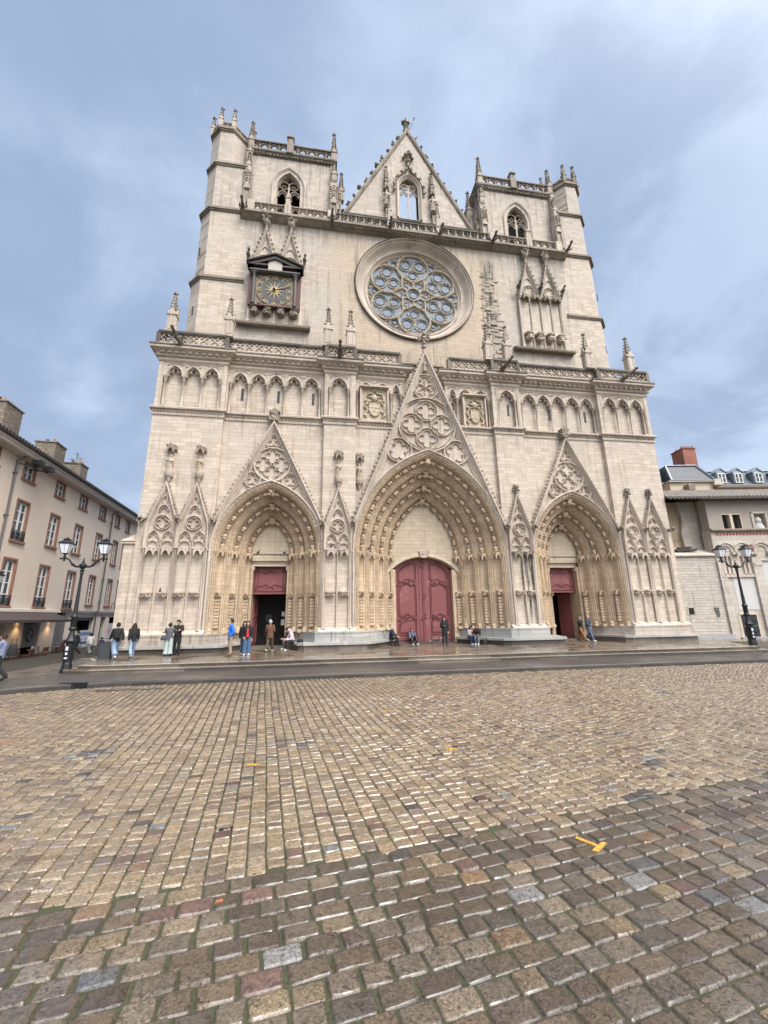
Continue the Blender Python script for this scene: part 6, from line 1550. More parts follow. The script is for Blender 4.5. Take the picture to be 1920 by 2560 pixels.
# ------------------------------------------------------------------ buildings on the right
M_RUB = stone('pale_rubble_wall', (.42, .365, .30), (.53, .47, .40), (.47, .425, .375), bw=.42, rh=.19, mortar=.012, joint=(.34, .29, .24), stain=.45, bump=1.0, coarse=.9)
M_QUO = stone('pale_dressed_quoin', (.46, .40, .34), (.54, .48, .41), (.38, .325, .27), bw=.7, rh=.42, stain=.35)
M_GPL = simple('grey_brown_render', (.33, .28, .235), .92, .16, 1.3, .15)
M_OPL = simple('ochre_render', (.45, .34, .23), .92, .22, .9, .15)
M_CPL = simple('cream_render', (.56, .46, .35), .92, .10, 1.0, .1)
M_WPL = simple('white_lime_plaster', (.52, .50, .48), .9, .05, 1.2, .1)
M_SLAT = stone('blue_grey_slate', (.030, .037, .052), (.050, .058, .076), (.04, .048, .064), bw=.22, rh=.13, mortar=.008, joint=(.015, .018, .025), stain=.15, rough=.42, bump=.4)
M_ZNC = simple('pale_zinc_flashing', (.26, .31, .35), .45, .15, 4, .1, .3)
M_BRK = stone('orange_chimney_brick', (.29, .10, .065), (.36, .135, .09), (.25, .09, .065), bw=.22, rh=.075, mortar=.008, joint=(.3, .2, .15), stain=.2)
M_TILE = simple('mossy_roman_tile', (.27, .24, .21), .8, .5, 3.5, .4)
M_REDD = simple('red_brick_roundel', (.30, .075, .055), .8, .2, 8, .2)
def right_side():
    A = radians(-9); loc = (18.0, .2, 0)
    g = empty('choir_school', 'old low stone building with round blind arches, red brick dots and roman tile roof', 'building', loc, A)
    P = lambda b, n, m, par=None, sm=False: b.build(n, m, par or g, sm)
    # rubble wall section next to the cathedral with sloped ledge
    b = MB(); b.box(-.6, 3.1, 0, 3, -.5, 5.75); P(b, 'rubble_wall', M_RUB)
    b = MB(); b.yz([(-.14, 5.75), (-.14, 5.85), (1.4, 6.6), (1.4, 5.75)], -.6, 3.05); P(b, 'sloping_coping', M_QUO)
    b = MB()
    for x0, x1, y, z in ((.3, 2.0, .4, 6.15), (.9, 2.4, .25, 6.08), (1.2, 2.2, .5, 6.3)): b.box(x0, x1, y, y+.2, z, z+.14, Matrix.Rotation(radians(-3), 4, 'Y'))
    P(b, 'dark_timber_scrap', M_WOODD)
    b = MB(); b.box(.40, .78, -.02, .01, 1.68, 2.12); P(b, 'square_hole', M_DARK)
    b = MB(); b.box(.33, .40, -.03, .0, 1.62, 2.18); b.box(.78, .86, -.03, 0, 1.62, 2.18); b.box(.33, .86, -.03, 0, 2.12, 2.22); P(b, 'hole_frame', M_QUO)
    b = MB(); b.xz([(2.2, 2.12), (2.55, 2.12), (2.53, 1.55), (2.44, 1.47), (2.36, 1.55)], -.04, .01); P(b, 'dark_plaque', simple('grey_plaque', (.09, .08, .07), .7))
    b = MB(); b.box(-.3, 3.2, -.18, .05, -.4, .32); b.box(-.3, 2.0, -.3, .02, -.4, .12); P(b, 'base_ledge', M_BENCH)
    # ochre wall set back above the ledge
    b = MB(); b.box(-1.5, 3.4, 1.4, 4.5, 5.0, 10.15); P(b, 'ochre_wall', M_OPL)
    b = MB(); b.xz([(1.9, 6.3), (3.5, 6.3), (3.5, 10.1), (1.8, 10.1), (2.0, 8.6), (1.75, 7.6)], 1.1, 1.42); P(b, 'ragged_quoins', M_QUO)
    b = MB(); b.box(.55, .95, 1.25, 1.42, 9.55, 9.80); P(b, 'wall_vent', M_DARK)
    b = MB(); b.lathe((1.0, 1.3, 8.75), [(.05, 0), (.17, .1), (.17, .25)], 8); P(b, 'wall_bracket', M_QUO)
    b = MB(); b.tube([(-.2, 1.3, 7.1), (2.3, 1.25, 7.1)], .012, 4); P(b, 'cable', M_LEAD)
    # main front: grey render above, carved stone below
    b = MB(); b.box(3.1, 4.15, 0, .8, 7.66, 10.0); b.box(5.5, 6.35, 0, .8, 7.66, 10.0); b.box(7.5, 14, 0, .8, 7.66, 10.0); b.box(4.15, 5.5, 0, .8, 8.80, 10.0); b.box(4.75, 4.90, .05, .8, 7.72, 8.80); b.box(6.35, 7.5, .0, .8, 8.98, 10); b.box(4.15, 5.5, .5, .8, 7.6, 8.9)
    P(b, 'rendered_wall', M_GPL)
    w = empty('grated_window', None, None); w.parent = g
    b = MB(); b.box(4.10, 5.55, -.02, .25, 8.80, 8.87); b.box(4.10, 4.15, -.02, .25, 7.7, 8.8); b.box(5.5, 5.55, -.02, .25, 7.7, 8.8); b.box(4.72, 4.93, -.02, .3, 7.7, 8.8); P(b, 'stone_frame', M_CPL, w)
    b = MB(); b.box(4.15, 5.5, .42, .44, 7.7, 8.8); P(b, 'dark_pane', M_DARK, w)
    b = MB()
    for x0, x1 in ((4.15, 4.72), (4.93, 5.5)):
        for i in range(1, 4): x = x0+(x1-x0)*i/4; b.box(x-.01, x+.01, .2, .22, 7.7, 8.8)
        for i in range(1, 6): z = 7.7+1.1*i/6; b.box(x0, x1, .2, .22, z-.01, z+.01)
    P(b, 'iron_grating', M_LEAD, w)
    n_ = empty('niche', None, None); n_.parent = g
    b = MB(); b.box(6.3, 6.5, -.06, .4, 7.7, 8.85); b.box(7.35, 7.5, -.06, .4, 7.7, 8.85); b.box(6.35, 7.5, -.1, .4, 8.85, 9.0); b.box(6.5, 7.35, .3, .4, 7.7, 8.9); P(b, 'niche_frame', M_QUO, n_)
    b = MB(); b.blob((6.9, .1, 8.35), (.22, .15, .28), .15, 8, 5); b.loft([(6.95, .12, 7.75, .38, .14), (6.9, .12, 8.0, .3, .14), (6.9, .12, 8.2, .15, .12)], 8); P(b, 'worn_bust', M_WPL, n_, 60)
    b = MB(); b.box(3.05, 14, -.04, .8, -.5, 7.66); P(b, 'stone_front', M_QUO)
    b = MB(); b.yz([(-.04, 7.5), (-.2, 7.56), (-.22, 7.66), (-.16, 7.72), (.05, 7.74)], 3.05, 14)
    for i in range(90): x = 3.1+i*.12; b.xz([(x, 7.5), (x+.06, 7.56), (x+.12, 7.5), (x+.06, 7.44)], -.10, -.03)
    P(b, 'carved_band', M_CVD)
    b = MB()
    for i in range(24):
        x = 3.5+i*.245; b.xz([(x+.095*cos(t), 7.33+.10*sin(t)) for t in [2*pi*k/8+.39 for k in range(8)]], -.062, -.03)
    P(b, 'brick_roundel_row', M_REDD)
    arches = [(3.84, .50), (5.02, .50), (6.42, .50), (7.7, .5), (8.95, .5)]
    b = MB()
    for xc, r in arches:
        b.sweep([(xc-r, 6.0)]+arc(xc, 6.05, r, pi, 0, 14)+[(xc+r, 6.0)], [(-.14, -.04), (-.14, -.10), (-.05, -.14), (.05, -.12), (.1, -.2), (.1, -.04)])
        b.box(xc-r-.18, xc-r+.16, -.28, 0, 5.8, 5.98); b.box(xc+r-.16, xc+r+.18, -.28, 0, 5.8, 5.98)
    P(b, 'blind_arch_row', M_QUO)
    b = MB()
    for xc, r in arches: b.xz(arc(xc, 6.05, r-.12, pi, 0, 12), -.055, -.03)
    P(b, 'arch_infill', M_CV)
    b = MB()
    for xc in (5.72, 7.06):
        for k, (dx, dz) in enumerate(((-.11, .1), (.11, .12), (.02, -.12))): b.xz([(xc+dx+.1*cos(t), 6.35+dz+.1*sin(t)) for t in [2*pi*j/6 for j in range(6)]], -.07, -.03)
    P(b, 'brick_roundel', M_REDD)
    for x in (3.45, 3.75, 4.05, 4.9, 5.2):
        b = MB(); b.lathe((x, -.12, 4.4), [(.09, 0), (.09, .1), (.055, .16), (.055, 1.1), (.1, 1.25), (.1, 1.35)], 8); P(b, 'colonnette', M_CV, None, 50)
    b = MB(); b.box(3.2, 5.6, -.16, 0, 4.2, 4.42); b.box(3.35, 5.5, -.055, -.03, 4.42, 5.7); P(b, 'arcade_sill', M_CV)
    b = MB(); b.box(3.95, 5.45, -.055, -.03, 1.95, 4.2); b.box(6.3, 7.9, -.055, -.03, .9, 5.3); P(b, 'white_panel', M_WPL)
    b = MB(); b.box(5.5, 6.15, -.2, 0, -.5, 5.6); b.box(3.05, 3.55, -.14, 0, -.5, 5.4); b.box(5.6, 6.2, -.24, 0, 5.0, 5.2); b.sweep([(6.2, 1.0), (6.2, 5.35), (8.0, 5.35), (8.0, 1.0)], [(-.05, 0), (-.05, -.12), (.06, -.16), (.12, -.05), (.12, 0)]); P(b, 'pilaster', M_QUO)
    w = empty('barred_window', None, None); w.parent = g
    b = MB(); b.box(3.85, 5.05, -.10, -.02, 1.6, 1.74); b.box(3.75, 3.92, -.07, -.03, .05, 1.6); b.box(5.0, 5.12, -.07, -.03, .05, 1.6); P(b, 'stone_lintel', M_CPL, w)
    b = MB(); b.box(3.92, 5.0, -.06, -.045, .15, 1.6); P(b, 'dark_pane', M_PANE, w)
    b = MB(); b.box(4.40, 4.48, -.10, -.06, .15, 1.6); b.box(3.92, 5.0, -.09, -.06, .82, .86); P(b, 'pale_glazing_bar', M_ZNC, w)
    b = MB()
    for i in range(7): x = 3.97+i*.165; b.box(x-.012, x+.012, -.14, -.12, .15, 1.6)
    P(b, 'window_bar', M_LEAD, w)
    b = MB(); b.box(3.6, 14, -.22, 0, -.5, .08); b.box(3.6, 14, -.26, 0, .0, .1); P(b, 'base_ledge', M_BENCH)
    # roman tile roof
    b = MB(); b.yz([(-.55, 9.9), (-.55, 9.96), (1.5, 11.0), (5, 9.9), (1.5, 10.9)], .05, 14); b.yz([(-.62, 9.86), (-.62, 9.98), (0, 9.98), (0, 9.9)], 2.4, 14); P(b, 'roof_deck', M_WOODD)
    b = MB()
    for i in range(46):
        x = .2+i*.30
        for j in range(4): b.tube([(x+rnd.uniform(-.015, .015), -.66+j*.54, 10.0+j*.274), (x, -.08+j*.54, 10.30+j*.274)], [.125, .095], 7)
    P(b, 'roof_tiles', M_TILE)
    
    # ---- mansard block behind
    A2 = A; n = Vector((-sin(A2), cos(A2))); D = 5.0
    m = empty('mansard_house', 'house behind the tile roof with blue-grey slate mansard, dormers and cream walls', 'house', (18+n.x*D, .2+n.y*D, 0), A2)
    Q = lambda b, n2, mt, par=None, sm=False: b.build(n2, mt, par or m, sm)
    b = MB(); b.box(4.4, 8.2, 0, 7, 8, 13.0); b.box(3.6, 4.5, .9, 7, 8, 13.1); Q(b, 'cream_wall', M_CPL)
    b = MB(); b.box(8.2, 24, .6, 7, 8, 12.6); Q(b, 'ochre_wall', simple('yellow_ochre_render', (.52, .36, .19), .9, .08, 1, .05))
    b = MB(); b.box(4.3, 8.25, -.2, .3, 12.95, 13.10); b.box(3.5, 4.4, .6, .9, 13.0, 13.15); b.box(8.1, 8.9, -.35, .4, 12.6, 12.85); b.box(8.2, 8.8, -.28, .4, 12.85, 13.15)
    b.yz([(.6, 12.5), (.3, 12.55), (.2, 12.75), (.6, 12.8)], 8.8, 24); Q(b, 'eaves_cornice', M_SOFF)
    b = MB()
    def fr(x0, x1, y0, y1, z0, X0, X1, Y0, Y1, z1):
        b.add([(x0, y0, z0), (x1, y0, z0), (x1, y1, z0), (x0, y1, z0), (X0, Y0, z1), (X1, Y0, z1), (X1, Y1, z1), (X0, Y1, z1)], [(0, 1, 5, 4), (1, 2, 6, 5), (2, 3, 7, 6), (3, 0, 4, 7), (4, 5, 6, 7)])
    fr(4.45, 8.4, -.15, 7, 13.1, 4.6, 7.4, .5, 6, 14.65); fr(3.6, 4.6, .75, 7, 13.15, 4.3, 4.7, 1.2, 6, 14.5); fr(8.2, 24, .45, 7, 12.8, 7.6, 24, 1.2, 6, 14.3)
    Q(b, 'slate_roof', M_SLAT)
    b = MB()
    b.tube([(4.5, -.2, 13.12), (4.63, .45, 14.65)], .09, 5); b.tube([(8.35, -.2, 13.12), (7.42, .45, 14.65)], .09, 5); b.tube([(4.6, .45, 14.68), (7.4, .45, 14.68)], .07, 5); b.tube([(7.6, 1.15, 14.32), (24, 1.15, 14.32)], .06, 5); b.tube([(9.0, .4, 12.85), (8.5, 1.0, 14.3)], .07, 5)
    b.box(4.4, 8.3, -.24, -.18, 13.08, 13.14); b.box(8.3, 24, .36, .44, 12.78, 12.84); Q(b, 'zinc_flashing', M_ZNC)
    for x in (9.45, 10.95, 12.75, 14.6, 16.4):
        d = empty('dormer', None, None); d.parent = m
        b = MB(); b.xz([(x-.42, 12.95), (x+.42, 12.95), (x+.42, 13.95), (x, 14.28), (x-.42, 13.95)], .38, 1.3); b.xz([(x-.5, 13.9), (x, 14.3), (x+.5, 13.9), (x+.5, 13.98), (x, 14.42), (x-.5, 13.98)], .30, 1.4); Q(b, 'dormer_body', M_ZNC, d)
        b = MB(); b.box(x-.30, x+.30, .345, .38, 13.0, 13.85); Q(b, 'dormer_window', M_PANE, d)
        b = MB(); b.box(x-.04, x+.04, .32, .35, 13.0, 13.85); b.box(x-.34, x-.28, .32, .36, 12.97, 13.88); b.box(x+.28, x+.34, .32, .36, 12.97, 13.88); b.box(x-.3, x+.3, .32, .36, 13.8, 13.88); b.box(x-.3, x+.3, .33, .35, 13.4, 13.43); b.box(x-.30, x+.30, .32, .36, 12.96, 13.03); Q(b, 'dormer_frame', M_FRAME, d)
    c = MB(); c.box(7.3, 8.5, 1.5, 3.0, 13.5, 16.75); c.box(7.24, 8.56, 1.44, 3.06, 16.75, 16.83)
    c = Q(c, 'chimney', M_BRK)
    for i in range(9):
        b = MB(); b.lathe((7.36+.13*i, 1.65+(i % 2)*.9, 16.83), [(.09, 0), (.08, .16), (.06, .22)], 6); Q(b, 'chimney_pot', M_BRK, c)
    b = MB(); b.box(5.6, 6.15, -.6, .0, 12.1, 12.65); b.tube([(5.9, -.1, 12.1), (5.9, -.1, 11.6)], .05, 5); Q(b, 'floodlight', M_CVD)
    b = MB(); b.box(20, 22, 3, 5, 13.5, 15.6); Q(b, 'chimney_block', M_CHIM)
right_side()
# ------------------------------------------------------------------ people
SKIN = simple('skin', (.50, .30, .21), .6, .06, 8, .05)
_cm = {}
def cloth(c, rough=.9):
    k = tuple(round(v, 3) for v in c)
    if k not in _cm: _cm[k] = simple('cloth', c, rough, .18, 9, .25)
    return _cm[k]
def skin_mesh(name, nodes, edges, mat, parent, sub=1):
    me = bpy.data.meshes.new(name); me.from_pydata([n[0] for n in nodes], edges, []); me.update()
    o = bpy.data.objects.new(name, me); COL.objects.link(o)
    sm = o.modifiers.new('skin', 'SKIN'); sm.use_smooth_shade = True
    lay = me.skin_vertices[0]
    for i, n in enumerate(nodes):
        r = n[1]; lay.data[i].radius = r if isinstance(r, tuple) else (r, r)
        lay.data[i].use_root = (i == 0)
    s2 = o.modifiers.new('sub', 'SUBSURF'); s2.levels = sub; s2.render_levels = sub
    bpy.context.view_layer.update()
    m2 = bpy.data.meshes.new_from_object(o.evaluated_get(bpy.context.evaluated_depsgraph_get()))
    bpy.data.objects.remove(o); m2.name = name; m2.materials.clear()
    return link_mesh(name, m2, mat, parent)
def V3(*a): return Vector(a)
def person(label, loc, rz, h=1.72, pose='stand', top=(.05, .05, .06), bot=(.03, .03, .035), hair=(.03, .02, .015), hs='short', shoes=(.02, .02, .02), group=None,
           coat=0.0, wide=False, arms=('down', 'down'), inner=None, headturn=0.0, lean=0.0, skirt=None, hood=None, nod=0.0, stripes=None):
    g = empty('person', label, 'person', loc, rz, group); k = h/1.75; S = lambda v: v*k
    J = {}
    sit = pose.startswith('sit'); hz = {'sit': .50, 'sitlow': .26}.get(pose, .93)
    dz = hz-.93
    J['pel'] = V3(0, 0, hz)
    L = lean
    up = lambda y, z: V3(0, -math.sin(L)*(z-hz)+y, hz+(z-hz)*math.cos(L))
    J['wai'] = up(0, hz+.17); J['che'] = up(0, hz+.36); J['nek'] = up(.01, hz+.53); 
    hd = up(.0, hz+.58)
    T = Matrix.Rotation(headturn, 3, 'Z') @ Matrix.Rotation(nod, 3, 'X')
    H = lambda x, y, z: hd+T @ V3(x, y, z)
    for s, q in (('l', -1), ('r', 1)):
        J['hip'+s] = V3(q*.09, 0, hz-.02); J['sh'+s] = up(.01, hz+.47)+V3(q*.17, 0, 0)
        if pose == 'stand': J['kn'+s] = V3(q*.10, -.01, .49); J['an'+s] = V3(q*.11, .02, .09); J['to'+s] = V3(q*.13, -.15, .035)
        elif pose == 'walk':
            f = -1 if q < 0 else 1
            J['kn'+s] = V3(q*.09, f*.12-.08, .50); J['an'+s] = V3(q*.09, f*.33, .10 if f < 0 else .17); J['to'+s] = V3(q*.10, f*.33-.16, .04 if f < 0 else .05)
        elif pose == 'sit': J['kn'+s] = V3(q*.12, -.42, .50); J['an'+s] = V3(q*.10, -.36-.08*q, .09); J['to'+s] = V3(q*.11, -.53-.08*q, .035)
        elif pose == 'sitlow': J['kn'+s] = V3(q*.13, -.34, .52); J['an'+s] = V3(q*.15, -.50-.06*q, .06); J['to'+s] = V3(q*.17, -.67-.06*q, .02)
        sh = J['sh'+s]; a = arms[0 if q < 0 else 1]
        E_ = {'down': ((.06*q, .03, -.28), (.05*q, -.04, -.53)), 'swf': ((.05*q, -.10, -.26), (.03*q, -.28, -.42)), 'swb': ((.05*q, .14, -.25), (.06*q, .16, -.50)),
              'pocket': ((.09*q, .08, -.27), (.02*q, -.08, -.47)), 'chest': ((.06*q, -.04, -.27), (-.10*q, -.22, -.20)), 'lap': ((.05*q, -.08, -.26), (-.04*q, -.30, -.30)),
              'face': ((.03*q, -.14, -.20), (-.12*q, -.20, .05)), 'knee': ((.06*q, -.14, -.24), (.0*q, -.36, -.34)), 'hug': ((.05*q, -.20, -.14), (-.06*q, -.40, -.16))}[a]
        J['el'+s] = sh+V3(*E_[0]); J['wr'+s] = sh+V3(*E_[1])
    K = lambda v: tuple(v*k)
    # ---- one continuous body
    N = []; E = []
    def nd(p, r, par=None):
        N.append((K(p), (r[0]*k, r[1]*k) if isinstance(r, tuple) else r*k)); i = len(N)-1
        if par is not None: E.append((par, i))
        return i
    p0 = nd(J['pel'], (.14, .10)); w0 = nd(J['wai'], (.12, .09), p0); c0 = nd(J['che'], (.13, .09), w0); n0 = nd(J['nek'], .05, c0)
    j0 = nd(H(0, -.018, .045), (.066, .075), n0); s0 = nd(H(0, -.01, .13), (.098, .112), j0); t0 = nd(H(0, 0, .215), (.085, .095), s0)
    ns = nd(H(0, -.115, .10), .012, s0)
    for s, q in (('l', -1), ('r', 1)):
        a = nd(J['sh'+s], .055, c0); e = nd(J['el'+s], .04, a); w = nd(J['wr'+s], .028, e)
        d = (J['wr'+s]-J['el'+s]).normalized(); sd = d.cross(V3(0, 1, 0) if abs(d.y) < .8 else V3(1, 0, 0)).normalized(); inn = d.cross(sd).normalized()
        pm = nd(J['wr'+s]+d*.055, (.032, .018), w)
        for f in range(4):
            o = sd*(.027-.018*f); ln = (.034, .040, .037, .028)[f]
            b1 = nd(J['wr'+s]+d*.095+o, .009, pm); b2 = nd(J['wr'+s]+d*(.095+ln)+o+inn*.012, .008, b1); nd(J['wr'+s]+d*(.09+ln*1.6)+o+inn*.032, .007, b2)
        t1 = nd(J['wr'+s]+d*.045+sd*.040+inn*.012, .010, pm); nd(J['wr'+s]+d*.085+sd*.052+inn*.028, .008, t1)
        hp = nd(J['hip'+s], .085, p0); kn = nd(J['kn'+s], .055, hp); an = nd(J['an'+s], .036, kn); nd(J['to'+s], .03, an)
    skin_mesh('body', N, E, SKIN, g)
    b = MB()
    for q in (-1, 1): b.blob(K(H(q*.032, -.088, .125)), (.010*k, .006*k, .006*k), 0, 5, 3)
    b.build('eye', M_LEAD, g); b = MB(); b.blob(K(H(0, -.080, .045)), (.02*k, .008*k, .006*k), 0, 6, 3); b.build('mouth', simple('lips', (.35, .12, .10), .6), g)
    for q in (-1, 1): b = MB(); b.blob(K(H(q*.080, .005, .11)), (.012*k, .02*k, .03*k), .05, 6, 4); b.build('ear', SKIN, g)
    # ---- trousers or skirt
    b = MB(); R = (.115, .088, .075) if not wide else (.125, .12, .13)
    b.loft([(*K(J['pel']+V3(0, 0, -.06)), .155*k, .12*k), (*K(J['pel']+V3(0, 0, .02)), .17*k, .125*k), (*K(J['pel']+V3(0, 0, .10)), .15*k, .115*k)], 12)
    for s in 'lr':
        an = J['an'+s]+V3(0, 0, .03)
        b.tube([K(J['hip'+s]+V3(0, 0, .04)), K((J['hip'+s]*.6+J['kn'+s]*.4)), K(J['kn'+s]), K((J['kn'+s]+an)/2), K(an)], [R[0]*k, (R[0]+R[1])/2*k, R[1]*k*.9, (R[1]*.45+R[2]*.45)*k, R[2]*k], 10)
    b.build('trousers', cloth(bot), g, 80)
    if skirt:
        b = MB(); b.loft([(*K(V3(0, 0, .42)), .26*k, .22*k), (*K(V3(0, 0, .7)), .22*k, .18*k), (*K(V3(0, 0, 1.0)), .16*k, .13*k)], 14); b.build('skirt', cloth(skirt), g, 80)
    # ---- jacket: torso and sleeves
    b = MB(); c = coat; secs = []
    for t, rx, ry in ((-.10-c, .175+.1*c, .135+.08*c), (0.0, .182, .14), (.16, .172, .136), (.30, .192, .142), (.41, .205, .135), (.475, .175, .115), (.52, .10, .085), (.56, .072, .07)):
        p = up(0, hz+t) if t > 0 else V3(0, (.0 if not sit else -.02), hz+t if not sit else hz+max(t, -.08)); secs.append((p.x*k, p.y*k, p.z*k, rx*k, ry*k))
    b.loft(secs, 14)
    for s in 'lr':
        b.tube([K(J['sh'+s]+V3(0, 0, .01)), K((J['sh'+s]+J['el'+s])/2), K(J['el'+s]), K((J['el'+s]+J['wr'+s])/2), K(J['wr'+s])], [.085*k, .078*k, .068*k, .062*k, .05*k], 9); b.blob(K(J['sh'+s]+V3(0, 0, .01)), (.086*k, .086*k, .086*k), 0, 10, 7)
    b.build('jacket', cloth(top), g, 80)
    if inner:
        b = MB(); b.loft([(*K(up(-.065, hz+.0)), .085*k, .10*k), (*K(up(-.065, hz+.2)), .075*k, .096*k), (*K(up(-.07, hz+.38)), .06*k, .09*k), (*K(up(-.045, hz+.48)), .05*k, .06*k)], 10); b.build('shirt', cloth(inner), g, 80)
    if stripes:
        for i in range(6):
            b = MB(); p = up(0, hz+.0+.075*i); b.loft([(p.x*k, p.y*k, (p.z-.012)*k, .188*k, .146*k), (p.x*k, p.y*k, (p.z+.012)*k, .188*k, .146*k)], 14); b.build('jacket_stripe', cloth(stripes), g, 80)
    for s in 'lr':
        d = (J['to'+s]-J['an'+s]); d.z = 0; d.normalize(); a = J['an'+s]; z = min(a.z, .09)
        b = MB(); tz = J['to'+s].z
        b.tube([K(a+V3(0, 0, -.01)-d*.05), K(a+d*.02+V3(0, 0, -.03)), K((a+J['to'+s])/2+V3(0, 0, -.0)), K(J['to'+s]+V3(0, 0, .008)), K(J['to'+s]+d*.05)], [.045*k, .052*k, .05*k, .045*k, .02*k], 8)
        b.build('shoe', cloth(shoes, .6), g, 80)
    if hs != 'bald':
        b = MB(); hd_ = hs == 'hood'; nu, nv = 14, 10
        rx, ry, rz_, cz, cy = (.118, .128, .145, .115, .012) if hd_ else (.100, .116, .128, .135, .008)
        vs = [(rx*sin(pi*j/nv)*cos(2*pi*i/nu), cy+ry*sin(pi*j/nv)*sin(2*pi*i/nu), cz+rz_*cos(pi*j/nv)) for j in range(nv+1) for i in range(nu)]
        for j in range(nv):
            for i in range(nu):
                f = (j*nu+i, j*nu+(i+1) % nu, (j+1)*nu+(i+1) % nu, (j+1)*nu+i)
                c = [sum(vs[q][t] for q in f)/4 for t in range(3)]
                if c[1] < (-.045 if hd_ else -.030) and c[2] < (.185 if hd_ else .190): continue
                if c[2] < (-.02 if hd_ else (.02 if hs == 'long' else .055)): continue
                p4 = [Vector(vs[q]) for q in f]; n_ = Vector(c)-Vector((0, cy, cz)); n_.normalize()
                b.add([tuple(q) for q in p4]+[tuple(q-n_*.02) for q in p4], [(0, 1, 2, 3), (7, 6, 5, 4), (0, 4, 5, 1), (1, 5, 6, 2), (2, 6, 7, 3), (3, 7, 4, 0)])
        if hs == 'long':
            b.loft([(0, .085, -.24, .085, .035), (0, .08, -.12, .115, .05), (0, .05, .02, .105, .07), (0, .03, .12, .10, .09)], 10)
            for q in (-1, 1): b.tube([(q*.085, -.02, .15), (q*.10, -.02, .03), (q*.11, -.06, -.10), (q*.095, -.09, -.22)], [.025, .036, .036, .02], 6)
        if hd_: b.loft([(0, .03, -.07, .15, .11), (0, .03, -.01, .125, .11), (0, .03, .04, .10, .10)], 12)
        b.v = [tuple((T @ Vector(q)+hd)*k) for q in b.v]; b.build('hood' if hd_ else 'hair', cloth(hair if not hd_ else hood), g, 80)
    g['_k'] = k
    del g['_k']
    return g
def bag(name, label, loc, size, m, rz=0.0, strap=None, cat='bag', parent=None):
    g = empty(name, label if parent is None else None, cat if parent is None else None, loc, rz)
    w, d, h = size
    b = MB(); b.loft([(0, 0, 0, w*.5, d*.5), (0, 0, h*.15, w*.54, d*.55), (0, 0, h*.7, w*.46, d*.5), (0, 0, h, w*.36, d*.25)], 12); b.build('pouch', m, g, 80)
    b = MB()
    if strap: b.tube([Vector(p)-Vector(loc) for p in strap], .012, 5)
    else: b.tube([(-w*.25, 0, h*.95), (-w*.2, 0, h*1.45), (w*.2, 0, h*1.45), (w*.25, 0, h*.95)], .012, 5)
    b.build('handle', m, g)
    return g
BLK = (.012, .012, .014); JEAN = (.06, .11, .19); LJEAN = (.24, .33, .42); WHT = (.62, .62, .62); DBR = (.035, .018, .012)
